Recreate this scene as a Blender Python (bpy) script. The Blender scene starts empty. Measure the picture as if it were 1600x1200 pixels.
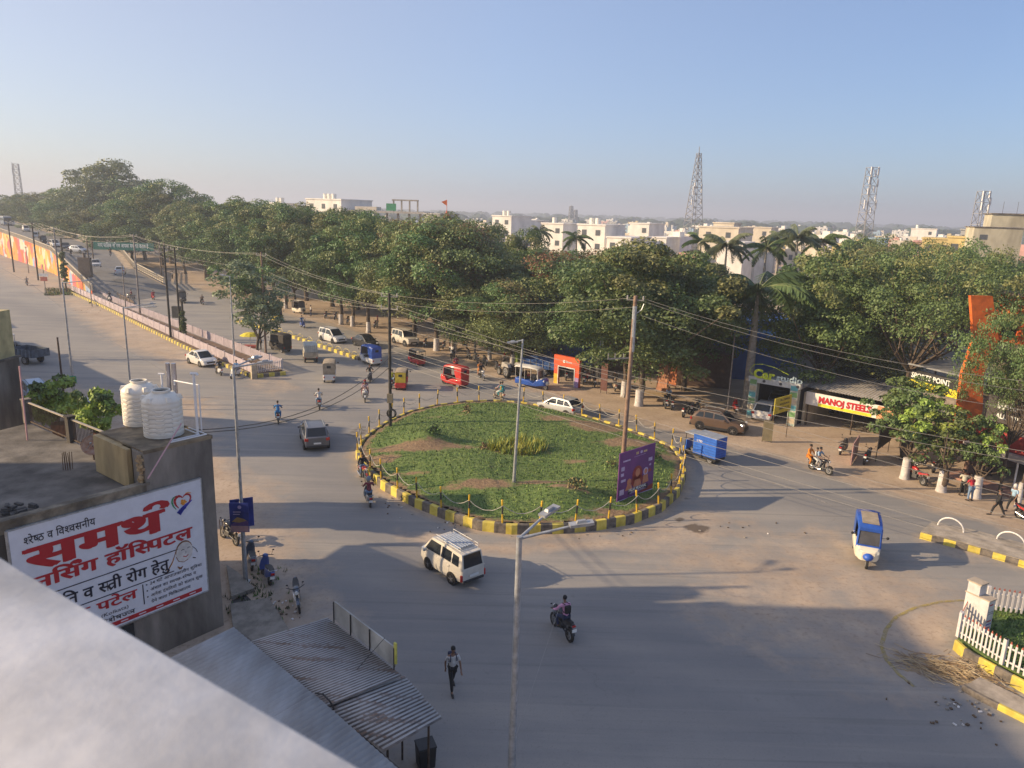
import bpy, bmesh, math, random
import numpy as np
from mathutils import Vector, Matrix
S = bpy.context.scene
COL = S.collection
R = math.radians
rnd = random.Random(7)

# ---------------------------------------------------------------- camera
H = 16.5; FPX = 1150.0; PITCH = R(13.1); ROLL = math.atan(0.03)
def ray(px, py):
    x = px-800.0; y = py-600.0
    c, s = math.cos(ROLL), math.sin(ROLL)
    xr = x*c+y*s; yr = -x*s+y*c
    cp, sp = math.cos(PITCH), math.sin(PITCH)
    return Vector((xr/FPX, cp-yr/FPX*sp, -sp-yr/FPX*cp))
def G(px, py, z=0.0):
    """point on the horizontal plane z seen at a pixel of the photo"""
    d = ray(px, py); t = (H-z)/-d.z
    return Vector((d.x*t, d.y*t, z))
def proj(p):
    v = Vector(p)-Vector((0, 0, H)); cp, sp = math.cos(PITCH), math.sin(PITCH)
    dy = v.y*cp-v.z*sp; dz = v.y*sp+v.z*cp
    xr = v.x/dy*FPX; yr = -dz/dy*FPX; c, s = math.cos(ROLL), math.sin(ROLL)
    return 800+xr*c-yr*s, 600+xr*s+yr*c
def zat(py, gx, gy):
    lo, hi = -5.0, 120.0
    for _ in range(40):
        m = (lo+hi)/2
        if proj((gx, gy, m))[1] > py: lo = m
        else: hi = m
    return lo
cd = bpy.data.cameras.new('camera'); cam = bpy.data.objects.new('camera', cd); COL.objects.link(cam); S.camera = cam
cd.sensor_width = 36; cd.sensor_fit = 'HORIZONTAL'; cd.lens = FPX/1600*36; cd.clip_start = 0.05; cd.clip_end = 20000
r0 = ray(800, 600).normalized(); rx = (ray(801, 600)-ray(800, 600)).normalized(); up = rx.cross(r0)
cam.matrix_world = Matrix(((rx.x, up.x, -r0.x, 0), (rx.y, up.y, -r0.y, 0), (rx.z, up.z, -r0.z, H), (0, 0, 0, 1)))
cd.dof.use_dof = True; cd.dof.focus_distance = 45; cd.dof.aperture_fstop = 7.0

# ---------------------------------------------------------------- light
SUN_EL = R(22.5); SUN_TO = Vector((-1, -0.10, 0)).normalized()
w = bpy.data.worlds.new('World'); S.world = w; w.use_nodes = True
nt = w.node_tree; bg = nt.nodes['Background']
sky = nt.nodes.new('ShaderNodeTexSky'); sky.sky_type = 'NISHITA'; sky.sun_disc = False
sky.sun_elevation = SUN_EL; sky.sun_rotation = math.atan2(SUN_TO.x, SUN_TO.y)
sky.altitude = 300; sky.air_density = 1.0; sky.dust_density = 1.5; sky.ozone_density = 5.0
mxs = nt.nodes.new('ShaderNodeMixRGB'); mxs.inputs[0].default_value = .45   # pale veil of haze over the sky, brighter round the sun
wc = nt.nodes.new('ShaderNodeTexCoord'); vd_ = nt.nodes.new('ShaderNodeVectorMath'); vd_.operation = 'DOT_PRODUCT'; vd_.inputs[1].default_value = SUN_TO; nt.links.new(wc.outputs['Generated'], vd_.inputs[0])
mr_ = nt.nodes.new('ShaderNodeMapRange'); mr_.inputs[1].default_value = -.57; mr_.inputs[2].default_value = .57; nt.links.new(vd_.outputs['Value'], mr_.inputs[0])
cr_ = nt.nodes.new('ShaderNodeValToRGB'); nt.links.new(mr_.outputs[0], cr_.inputs[0]); e_ = cr_.color_ramp.elements; e_[0].color = (.29, .34, .54, 1); e_[1].color = (.87, .75, .67, 1); q_ = e_.new(.43); q_.color = (.54, .61, .83, 1)
vs_ = nt.nodes.new('ShaderNodeVectorMath'); vs_.operation = 'SCALE'; vs_.inputs['Scale'].default_value = 5.; nt.links.new(cr_.outputs[0], vs_.inputs[0]); nt.links.new(vs_.outputs[0], mxs.inputs[2])
nt.links.new(sky.outputs[0], mxs.inputs[1]); nt.links.new(mxs.outputs[0], bg.inputs[0]); bg.inputs[1].default_value = 0.13
sl = bpy.data.lights.new('sun', 'SUN'); sl.energy = 4.9; sl.angle = R(0.6); sl.color = (1.0, 0.75, 0.46)
so = bpy.data.objects.new('sun', sl); COL.objects.link(so)
dirv = Vector((SUN_TO.x*math.cos(SUN_EL), SUN_TO.y*math.cos(SUN_EL), math.sin(SUN_EL)))
so.rotation_euler = dirv.to_track_quat('Z', 'Y').to_euler()
S.view_settings.view_transform = 'Standard'; S.view_settings.look = 'None'; S.view_settings.gamma = 1
S.view_settings.exposure = 0.6
S.render.engine = 'CYCLES'; S.cycles.volume_bounces = 0; S.cycles.max_bounces = 6; S.cycles.transparent_max_bounces = 8

# ---------------------------------------------------------------- materials
_mc = {}
def lin(h):
    if isinstance(h, str):
        h = tuple(int(h[i:i+2], 16)/255 for i in (0, 2, 4))
        return tuple(c/12.92 if c <= .04045 else ((c+.055)/1.055)**2.4 for c in h)
    return h
def mat(name, col=(.5, .5, .5), rough=.7, metal=0.0, var=.12, scale=3.0, col2=None, bump=0.0, bscale=20., wave=None, coat=0., stain=0., streak=None):
    key = (name,)
    if key in _mc: return _mc[key]
    m = bpy.data.materials.new(name); m.use_nodes = True; t = m.node_tree; L = t.links.new
    b = t.nodes['Principled BSDF']; b.inputs['Roughness'].default_value = rough; b.inputs['Metallic'].default_value = metal
    if coat: b.inputs['Coat Weight'].default_value = coat; b.inputs['Coat Roughness'].default_value = .08
    col = lin(col); col2 = lin(col2) if col2 is not None else None
    tc = t.nodes.new('ShaderNodeTexCoord'); n = t.nodes.new('ShaderNodeTexNoise'); n.inputs['Scale'].default_value = scale; n.inputs['Detail'].default_value = 5; n.inputs['Roughness'].default_value = .6
    src = tc.outputs['Object']
    if streak:
        mp = t.nodes.new('ShaderNodeMapping'); mp.inputs['Scale'].default_value = streak; L(src, mp.inputs[0]); L(mp.outputs[0], n.inputs[0])
    else: L(src, n.inputs[0])
    cr = t.nodes.new('ShaderNodeValToRGB'); L(n.outputs[0], cr.inputs[0])
    a = tuple(max(0, c*(1-var*1.6)) for c in col); c2 = col2 if col2 is not None else tuple(min(1, c*(1+var)) for c in col)
    if col2 is not None: a = col
    cr.color_ramp.elements[0].position = .36; cr.color_ramp.elements[0].color = (*a, 1)
    cr.color_ramp.elements[1].position = .64; cr.color_ramp.elements[1].color = (*c2, 1)
    out = cr.outputs[0]
    if stain:
        n2 = t.nodes.new('ShaderNodeTexNoise'); n2.inputs['Scale'].default_value = scale*.45; n2.inputs['Detail'].default_value = 8
        mp2 = t.nodes.new('ShaderNodeMapping'); mp2.inputs['Scale'].default_value = (1, 1, .35); L(tc.outputs['Object'], mp2.inputs[0]); L(mp2.outputs[0], n2.inputs[0])
        mr = t.nodes.new('ShaderNodeMapRange'); L(n2.outputs[0], mr.inputs[0]); mr.inputs[1].default_value = .47; mr.inputs[2].default_value = .62; mr.inputs[4].default_value = stain
        mx = t.nodes.new('ShaderNodeMixRGB'); L(mr.outputs[0], mx.inputs[0]); L(out, mx.inputs[1]); mx.inputs[2].default_value = (.035, .03, .025, 1); out = mx.outputs[0]
    L(out, b.inputs['Base Color'])
    if bump:
        bn = t.nodes.new('ShaderNodeTexNoise'); bn.inputs['Scale'].default_value = bscale; bn.inputs['Detail'].default_value = 4; L(tc.outputs['Object'], bn.inputs[0])
        bp = t.nodes.new('ShaderNodeBump'); bp.inputs['Strength'].default_value = bump; bp.inputs['Distance'].default_value = .03; L(bn.outputs[0], bp.inputs['Height']); L(bp.outputs[0], b.inputs['Normal'])
    _mc[key] = m
    return m
def glass(name='dark_glass', col=(.02, .025, .03)):
    return mat(name, col, .08, 0, .1)
M_GL = glass(); M_TY = mat('tyre_rubber', (.022, .021, .02), .85, 0, .2); M_RIM = mat('alloy_rim', (.45, .45, .45), .35, .7, .1)
M_BLK = mat('black_plastic', (.02, .02, .022), .5, 0, .2); M_CHR = mat('bright_metal', (.6, .6, .6), .25, .9, .1)
M_GALV = mat('galvanised_steel', (.42, .44, .46), .45, .5, .15, 6); M_TL = mat('red_lamp_glass', (.45, .02, .015), .2, 0, .1)
M_HL = mat('clear_lamp_glass', (.75, .75, .72), .12, .2, .1); M_PLT = mat('plate_white', (.75, .75, .72), .5, 0, .05)
M_YP = mat('yellow_paint', (.62, .47, .03), .6, 0, .25, 4, stain=.25); M_KB = mat('black_paint', (.045, .042, .04), .7, 0, .3, 4)
M_CON = mat('concrete', (.33, .3, .26), .85, 0, .22, 1.5, bump=.4); M_WHITE = mat('white_paint', (.74, .72, .7), .6, 0, .1, 3, stain=.15)
M_DCON = mat('stained_concrete', (.17, .15, .13), .9, 0, .35, 1.2, bump=.5, stain=.8)
M_RED = mat('red_paint', (.5, .03, .03), .5, 0, .15)

# ---------------------------------------------------------------- mesh builder
class MB:
    def __init__(s): s.v = []; s.f = []; s.m = []
    def add(s, vs, fs, m=0):
        o = len(s.v); s.v.extend(tuple(x) for x in vs); s.f.extend(tuple(o+i for i in f) for f in fs); s.m.extend([m]*len(fs)); return s
    def box(s, c, d, m=0, rz=0., top=1.0, rot=None):
        hx, hy, hz = d[0]/2, d[1]/2, d[2]/2; vs = []
        cs, sn = math.cos(rz), math.sin(rz)
        for z, k in ((-hz, 1), (hz, top)):
            for x, y in ((-hx, -hy), (hx, -hy), (hx, hy), (-hx, hy)):
                p = Vector((x*k, y*k, z))
                if rot is not None: p = rot @ p
                vs.append((c[0]+p.x*cs-p.y*sn, c[1]+p.x*sn+p.y*cs, c[2]+p.z))
        return s.add(vs, [(3, 2, 1, 0), (4, 5, 6, 7), (0, 1, 5, 4), (1, 2, 6, 5), (2, 3, 7, 6), (3, 0, 4, 7)], m)
    def beam(s, a, b, wx, wz, m=0):
        a = Vector(a); b = Vector(b); d = b-a; L = d.length
        if L < 1e-6: return s
        q = d.to_track_quat('Y', 'Z').to_matrix(); vs = []
        for y in (0, L):
            for x, z in ((-wx/2, -wz/2), (wx/2, -wz/2), (wx/2, wz/2), (-wx/2, wz/2)): vs.append(a+q @ Vector((x, y, z)))
        return s.add(vs, [(0, 1, 2, 3), (7, 6, 5, 4), (0, 4, 5, 1), (1, 5, 6, 2), (2, 6, 7, 3), (3, 7, 4, 0)], m)
    def tube(s, pts, r, n=6, m=0, caps=True):
        pts = [Vector(p) for p in pts]; k = len(pts); rr = r if isinstance(r, (list, tuple)) else [r]*k
        rings = []; pu = None
        for i in range(k):
            d = (pts[min(i+1, k-1)]-pts[max(i-1, 0)]).normalized()
            if pu is None: pu = d.orthogonal().normalized()
            u = (pu-d*pu.dot(d))
            u = u.normalized() if u.length > 1e-5 else d.orthogonal().normalized()
            pu = u; vv = d.cross(u)
            rings.append([pts[i]+(u*math.cos(2*math.pi*j/n)+vv*math.sin(2*math.pi*j/n))*rr[i] for j in range(n)])
        return s.loft(rings, m, caps)
    def loft(s, rings, m=0, caps=True, closed=True):
        n = len(rings[0]); vs = [p for r_ in rings for p in r_]; fs = []
        for i in range(len(rings)-1):
            for j in range(n if closed else n-1):
                a = i*n+j; b = i*n+(j+1) % n; fs.append((a, b, b+n, a+n))
        if caps: fs.append(tuple(range(n-1, -1, -1))); fs.append(tuple((len(rings)-1)*n+j for j in range(n)))
        return s.add(vs, fs, m)
    def prism(s, poly, z0, z1, m=0, mt=None):
        n = len(poly); a = sum(poly[i][0]*poly[(i+1) % n][1]-poly[(i+1) % n][0]*poly[i][1] for i in range(n))
        if a < 0: poly = poly[::-1]
        vs = [(p[0], p[1], z0) for p in poly]+[(p[0], p[1], z1) for p in poly]
        s.add(vs, [tuple(range(n-1, -1, -1))]+[(i, (i+1) % n, (i+1) % n+n, i+n) for i in range(n)], m)
        o = len(s.v)-2*n; s.f.append(tuple(o+n+i for i in range(n))); s.m.append(m if mt is None else mt); return s
    def extr(s, pts, d, m=0):
        """polygon of 3-D points given thickness vector d"""
        n = len(pts); d = Vector(d); vs = [Vector(p) for p in pts]; vs += [p+d for p in vs]
        return s.add(vs, [tuple(range(n-1, -1, -1)), tuple(n+i for i in range(n))]+[(i, (i+1) % n, (i+1) % n+n, i+n) for i in range(n)], m)
    def panel(s, pts, inset=.1, off=.006, m=0, out=None):
        pts = [Vector(p) for p in pts]; c = sum(pts, Vector())/len(pts)
        nn = (pts[1]-pts[0]).cross(pts[2]-pts[0]).normalized()
        if out is not None and nn.dot(Vector(out)) < 0: nn = -nn
        q = [p+(c-p)*inset for p in pts]
        return s.extr([p-nn*.01 for p in q], nn*(.01+off), m)
    def ball(s, c, r, n=8, m=0, sc=(1, 1, 1)):
        rings = []
        k = max(3, n//2)
        for i in range(k+1):
            ph = -math.pi/2+math.pi*i/k; rr = max(.02, math.cos(ph))
            rings.append([(c[0]+r*sc[0]*rr*math.cos(2*math.pi*j/n), c[1]+r*sc[1]*rr*math.sin(2*math.pi*j/n), c[2]+r*sc[2]*math.sin(ph)) for j in range(n)])
        return s.loft(rings, m)
    def disc(s, c, ax, r, t, n=20, m=0, r2=None):
        ax = Vector(ax).normalized(); c = Vector(c); u = ax.orthogonal().normalized(); v = ax.cross(u)
        rg = lambda o, q: [c+ax*o+(u*math.cos(2*math.pi*j/n)+v*math.sin(2*math.pi*j/n))*q for j in range(n)]
        return s.loft([rg(-t/2, r), rg(t/2, r if r2 is None else r2)], m)
    def wheel_tyre(s, c, ax, r, wd, m=0, n=20):
        ax = Vector(ax).normalized(); c = Vector(c); u = ax.orthogonal().normalized(); v = ax.cross(u)
        prof = [(-wd/2, r*.62), (-wd/2, r*.92), (-wd*.3, r), (wd*.3, r), (wd/2, r*.92), (wd/2, r*.62)]
        rings = [[c+ax*o+(u*math.cos(2*math.pi*j/n)+v*math.sin(2*math.pi*j/n))*q for j in range(n)] for o, q in prof]
        return s.loft(rings, m, caps=False)
    def mesh(s, name, mats):
        me = bpy.data.meshes.new(name); me.from_pydata([tuple(p) for p in s.v], [], s.f); me.update()
        for x in (mats if isinstance(mats, (list, tuple)) else [mats]): me.materials.append(x)
        me.polygons.foreach_set('material_index', s.m); return me
    def build(s, name, mats, parent=None, smooth=None, bevel=0, loc=None, rz=0.):
        me = s.mesh(name, mats)
        if smooth is not None:
            me.polygons.foreach_set('use_smooth', [True]*len(me.polygons)); me.set_sharp_from_angle(angle=R(smooth))
        o = bpy.data.objects.new(name, me); COL.objects.link(o)
        if parent is not None: o.parent = parent
        if loc is not None: o.location = loc
        o.rotation_euler.z = rz
        if bevel:
            b = o.modifiers.new('bevel', 'BEVEL'); b.width = bevel; b.segments = 2; b.limit_method = 'ANGLE'; b.angle_limit = R(25)
        return o
def tag(o, label=None, cat=None, group=None, kind=None):
    if label: o['label'] = label
    if cat: o['category'] = cat
    if group: o['group'] = group
    if kind: o['kind'] = kind
    return o
def thing(name, label, cat, loc=(0, 0, 0), rz=0., group=None):
    o = bpy.data.objects.new(name, None); o.empty_display_size = .2; COL.objects.link(o)
    o.location = loc; o.rotation_euler.z = rz
    return tag(o, label, cat, group)
def dup(root, loc, rz, label, group=None, sc=None):
    def cp(o, par):
        c = o.copy(); COL.objects.link(c); c.parent = par
        for ch in o.children: cp(ch, c)
        return c
    r = cp(root, None); r.location = loc; r.rotation_euler.z = rz; r['label'] = label
    if group: r['group'] = group
    elif 'group' in r: del r['group']
    if sc: r.scale = (sc,)*3 if not isinstance(sc, tuple) else sc
    return r
def recenter(o):
    """move a mesh thing's origin to its base centre"""
    me = o.data; n = len(me.vertices); a = np.empty(n*3); me.vertices.foreach_get('co', a); a = a.reshape(-1, 3)
    c = np.array([(a[:, 0].min()+a[:, 0].max())/2, (a[:, 1].min()+a[:, 1].max())/2, a[:, 2].min()])
    a -= c; me.vertices.foreach_set('co', a.ravel()); me.update(); o.location = o.location+Vector(c); return o
def hdg(a, b):
    d = Vector(b)-Vector(a); return math.atan2(-d.x, d.y)
# ---------------------------------------------------------------- ground, road and island
def P2(*pp): return [G(*p).xy for p in pp]
def sdist(X, Y, poly):
    """signed distance to polygon: negative inside"""
    n = len(poly); d = np.full(X.shape, 1e9); ins = np.zeros(X.shape, bool)
    for i in range(n):
        ax, ay = poly[i]; bx, by = poly[(i+1) % n]; ex, ey = bx-ax, by-ay; L2 = ex*ex+ey*ey+1e-12
        t = np.clip(((X-ax)*ex+(Y-ay)*ey)/L2, 0, 1); d = np.minimum(d, np.hypot(X-ax-t*ex, Y-ay-t*ey))
        c = ((ay > Y) != (by > Y)) & (X < (bx-ax)*(Y-ay)/(by-ay+1e-12)+ax); ins ^= c
    return np.where(ins, -d, d)
ISL = P2((559, 715), (566, 733), (600, 765), (650, 792), (700, 812), (750, 828), (800, 834), (870, 833), (930, 828), (985, 818), (1030, 800), (1058, 775), (1068, 748), (1066, 728), (1050, 708), (1010, 690), (960, 672), (910, 657), (860, 645), (815, 637), (770, 634), (725, 636), (680, 642), (640, 652), (605, 668), (580, 685), (565, 700))
ROAD = P2((-500, 375), (-30, 356), (0, 352), (60, 372), (150, 400), (230, 430), (300, 448), (400, 478), (470, 497), (520, 508), (600, 532), (640, 548), (700, 566), (760, 588), (820, 608), (900, 626), (960, 650), (1040, 672), (1100, 690), (1170, 704), (1240, 720), (1300, 745), (1380, 770), (1460, 795), (1540, 818), (1640, 848), (1900, 930), (1900, 1500), (760, 1500), (640, 1210), (560, 1050), (500, 990), (450, 930), (420, 850), (395, 760), (330, 700), (200, 640), (60, 600), (-60, 560), (-700, 480))
th = np.radians(np.linspace(-62, 60, 380)); rr = np.exp(np.linspace(math.log(9), math.log(420), 420))
TH, RR = np.meshgrid(th, rr); GX = RR*np.sin(TH); GY = RR*np.cos(TH)
dR = sdist(GX, GY, ROAD); dI = sdist(GX, GY, ISL)
extra = [([(118, 462), (230, 508), (330, 562), (300, 575), (200, 545), (130, 500), (95, 470)], .8, 4), ([(0, 410), (60, 425), (120, 455), (90, 470), (0, 430)], .6, 5), ([(20, 590), (330, 625), (330, 700), (200, 650), (0, 620)], .75, 4), ([(330, 740), (420, 760), (470, 880), (560, 1000), (500, 1040), (380, 900)], .75, 4), ([(160, 500), (230, 500), (330, 560), (300, 575), (200, 520)], .7, 3), ([(380, 590), (450, 580), (470, 610), (400, 620)], .5, 3), ([(390, 600), (440, 585), (470, 640), (380, 700)], .25, 6),
         ([(1000, 820), (1100, 790), (1180, 830), (1100, 900), (960, 860)], .55, 5), ([(1100, 860), (1300, 830), (1460, 910), (1500, 1010), (1440, 1080), (1280, 1040), (1080, 960)], .6, 5),
         ([(1380, 960), (1500, 930), (1500, 1010), (1400, 1020)], .75, 2.5), ([(620, 830), (800, 850), (930, 845), (1050, 815), (1000, 850), (800, 868), (640, 850)], .7, 1.6), ([(1430, 830), (1600, 880), (1600, 900), (1430, 860)], .45, 1.5),
         ([(620, 655), (760, 630), (800, 636), (700, 645), (600, 680), (575, 690)], .6, 2), ([(860, 640), (960, 665), (1080, 715), (1060, 700)], .5, 1.5), ([(1060, 1010), (1500, 1080), (1600, 1190), (1500, 1130)], .25, 3)]
dust = np.clip((dR+1.5)/3.0, 0, 1)
dust = np.maximum(dust, .85*np.clip(1-dI/1.3, 0, 1)*np.clip((dI+2)/2, 0, 1))
for pp, amt, sw in extra:
    dd = sdist(GX, GY, P2(*pp)); dust = np.maximum(dust, amt*np.clip(1-(dd+sw*.4)/sw, 0, 1))
def stain_at(px, py, rx, ry, k):
    c = G(px, py); return k*np.exp(-(((GX-c.x)/rx)**2+((GY-c.y)/ry)**2)*1.5)
wet = stain_at(1090, 826, .9, .8, 1)+stain_at(1062, 812, .4, .5, .8)+stain_at(560, 675, 1.6, 3., .55)+stain_at(660, 652, 3, 1.5, .5)+stain_at(1080, 760, 1.2, 3.5, .35)+stain_at(590, 800, 1, 1, .2)
wet = wet+.35*np.clip(1-np.abs(dI-.55)/.6, 0, 1)*(GY < 42)
worn = np.zeros_like(GX)
for pp in ([(700, 690), (0, 470)], [(430, 900), (1250, 1150)], [(470, 640), (720, 1000)], [(980, 960), (1500, 1200)], [(640, 590), (1500, 850)], [(900, 632), (1640, 850)]):
    a, b = G(*pp[0]), G(*pp[1]); e = (b-a).xy; L2 = e.length_squared
    t = np.clip(((GX-a.x)*e.x+(GY-a.y)*e.y)/L2, 0, 1); dd = np.hypot(GX-a.x-t*e.x, GY-a.y-t*e.y); worn = np.maximum(worn, np.exp(-(dd/2.4)**2))
nv = GX.size; nr, nc = GX.shape
me = bpy.data.meshes.new('road'); idx = np.arange(nv).reshape(nr, nc)
F4 = np.stack([idx[:-1, :-1], idx[:-1, 1:], idx[1:, 1:], idx[1:, :-1]], -1).reshape(-1, 4)
me.from_pydata(np.stack([GX.ravel(), GY.ravel(), np.full(nv, .012)], -1).tolist(), [], F4.tolist())
for nm, arr in (('dust', dust), ('wet', wet), ('worn', worn)):
    at = me.attributes.new(nm, 'FLOAT', 'POINT'); at.data.foreach_set('value', arr.ravel().astype(np.float32))
def nodes_mat(name):
    m = bpy.data.materials.new(name); m.use_nodes = True; t = m.node_tree
    return m, t, t.links.new, t.nodes['Principled BSDF'], t.nodes.new('ShaderNodeTexCoord')
def nz(t, L, src, sc, det=6, rough=.6, mapsc=None):
    n = t.nodes.new('ShaderNodeTexNoise'); n.inputs['Scale'].default_value = sc; n.inputs['Detail'].default_value = det; n.inputs['Roughness'].default_value = rough
    if mapsc:
        mp = t.nodes.new('ShaderNodeMapping'); mp.inputs['Scale'].default_value = mapsc[:3]
        if len(mapsc) > 3: mp.inputs['Rotation'].default_value = (0, 0, mapsc[3])
        L(src, mp.inputs[0]); src = mp.outputs[0]
    L(src, n.inputs[0]); return n.outputs[0]
def ramp(t, L, src, a, b, ca=(0, 0, 0), cb=(1, 1, 1)):
    c = t.nodes.new('ShaderNodeValToRGB'); L(src, c.inputs[0]); e = c.color_ramp.elements
    e[0].position = a; e[1].position = b; e[0].color = (*ca, 1); e[1].color = (*cb, 1); return c.outputs[0]
def mixc(t, L, fac, a, b, mode='MIX'):
    x = t.nodes.new('ShaderNodeMixRGB'); x.blend_type = mode
    for i, q in ((0, fac), (1, a), (2, b)):
        if isinstance(q, tuple): x.inputs[i].default_value = (*q, 1)
        elif isinstance(q, (int, float)): x.inputs[i].default_value = q
        else: L(q, x.inputs[i])
    return x.outputs[0]
def mth(t, L, op, a, b=0., c=None):
    x = t.nodes.new('ShaderNodeMath'); x.operation = op
    for i, q in enumerate((a, b) if c is None else (a, b, c)):
        if isinstance(q, (int, float)): x.inputs[i].default_value = q
        else: L(q, x.inputs[i])
    return x.outputs[0]
DIRT_A, DIRT_B = (.36, .275, .20), (.49, .39, .295)
def dirt_col(t, L, src):
    d = mixc(t, L, ramp(t, L, nz(t, L, src, .35, 8), .35, .68), DIRT_A, DIRT_B)
    return mixc(t, L, ramp(t, L, nz(t, L, src, 4, 6, .7), .52, .72), d, (.25, .18, .125))
m, t, L, b, tc = nodes_mat('dusty_asphalt'); src = tc.outputs['Object']
def attr(t, n):
    a = t.nodes.new('ShaderNodeAttribute'); a.attribute_name = n; return a.outputs['Fac']
base = mixc(t, L, ramp(t, L, nz(t, L, src, .16, 9, .65, (1, 1, 1, .8)), .36, .66), (.20, .198, .196), (.285, .27, .25))
base = mixc(t, L, ramp(t, L, nz(t, L, src, .5, 6, .6, (.12, 1.6, 1, .85)), .42, .75), base, (.34, .31, .27))
base = mixc(t, L, mth(t, L, 'MULTIPLY', attr(t, 'worn'), .5), base, (.16, .16, .165))
base = mixc(t, L, mth(t, L, 'MULTIPLY', ramp(t, L, nz(t, L, src, 2.2, 8, .75), .60, .68), .35), base, (.11, .105, .1))
base = mixc(t, L, mth(t, L, 'MULTIPLY', ramp(t, L, nz(t, L, src, 55, 3, .8), .3, .7), .22), base, (.32, .3, .28), 'MIX')
vo = t.nodes.new('ShaderNodeTexVoronoi'); vo.feature = 'DISTANCE_TO_EDGE'; vo.inputs['Scale'].default_value = .17
wn = t.nodes.new('ShaderNodeVectorMath'); wn.operation = 'ADD'
nn = t.nodes.new('ShaderNodeTexNoise'); nn.inputs['Scale'].default_value = .9; nn.inputs['Detail'].default_value = 5; L(src, nn.inputs[0])
sc_ = t.nodes.new('ShaderNodeVectorMath'); sc_.operation = 'SCALE'; sc_.inputs['Scale'].default_value = 2.5; L(nn.outputs['Color'], sc_.inputs[0]); L(src, wn.inputs[0]); L(sc_.outputs[0], wn.inputs[1]); L(wn.outputs[0], vo.inputs['Vector'])
base = mixc(t, L, mth(t, L, 'MULTIPLY', ramp(t, L, vo.outputs[0], .0, .008, (1, 1, 1), (0, 0, 0)), mth(t, L, 'MULTIPLY', ramp(t, L, nz(t, L, src, .12, 2), .5, .62), .22)), base, (.09, .085, .08))
base = mixc(t, L, mth(t, L, 'MULTIPLY', ramp(t, L, nz(t, L, src, 1.1, 5, .6, (.05, 2.2, 1, -.62)), .56, .66), .35), base, (.14, .138, .135))
base = mixc(t, L, mth(t, L, 'MULTIPLY', ramp(t, L, nz(t, L, src, .9, 5, .6, (.05, 2.0, 1, 1.0)), .57, .68), .3), base, (.36, .33, .29))
base = mixc(t, L, mth(t, L, 'MULTIPLY', ramp(t, L, nz(t, L, src, 14, 6, .85), .56, .62), .4), base, (.12, .115, .11))
df = mth(t, L, 'ADD', attr(t, 'dust'), mth(t, L, 'MULTIPLY', mth(t, L, 'SUBTRACT', nz(t, L, src, .55, 9, .65), .5), 1.5))
dfr = ramp(t, L, df, .22, .78)
mul = mth(t, L, 'MULTIPLY', dfr, ramp(t, L, attr(t, 'dust'), .02, .25))
colr = mixc(t, L, mul, base, dirt_col(t, L, src))
wetf = ramp(t, L, mth(t, L, 'ADD', attr(t, 'wet'), mth(t, L, 'MULTIPLY', mth(t, L, 'SUBTRACT', nz(t, L, src, 1.6, 6, .6), .5), 1.0)), .38, .6)
colr = mixc(t, L, mth(t, L, 'MULTIPLY', wetf, mth(t, L, 'MINIMUM', mth(t, L, 'MULTIPLY', attr(t, 'wet'), 2.), .8)), colr, (.07, .05, .035))
L(colr, b.inputs['Base Color']); b.inputs['Roughness'].default_value = .85
bp = t.nodes.new('ShaderNodeBump'); bp.inputs['Strength'].default_value = .35; bp.inputs['Distance'].default_value = .02; L(nz(t, L, src, 25, 5, .7), bp.inputs['Height']); L(bp.outputs[0], b.inputs['Normal'])
me.materials.append(m); M_ASPH = m
road = bpy.data.objects.new('road', me); COL.objects.link(road); tag(road, kind='structure')
# big ground
m, t, L, b, tc = nodes_mat('far_ground'); src = tc.outputs['Object']
dc = dirt_col(t, L, src)
gm = mixc(t, L, ramp(t, L, nz(t, L, src, .004, 7, .7), .40, .56), (.10, .13, .05), (.17, .15, .09))
vd = t.nodes.new('ShaderNodeVectorMath'); vd.operation = 'LENGTH'; L(src, vd.inputs[0])
L(mixc(t, L, mth(t, L, 'MULTIPLY', ramp(t, L, mth(t, L, 'DIVIDE', vd.outputs['Value'], 1000.), .12, .3), 1.), dc, gm), b.inputs['Base Color']); b.inputs['Roughness'].default_value = .95
M_FG = m
g = MB(); n = 64
cen = (0, 0, 0); rings = [[(q*math.sin(2*math.pi*j/n), q*math.cos(2*math.pi*j/n), 0) for j in range(n)] for q in (8, 60, 200, 600, 1500, 4000, 7500)]
g.loft(rings, 0, caps=False); g.f.append(tuple(range(n))); g.m.append(0)
g.build('ground', M_FG); tag(bpy.data.objects['ground'], kind='structure')

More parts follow.
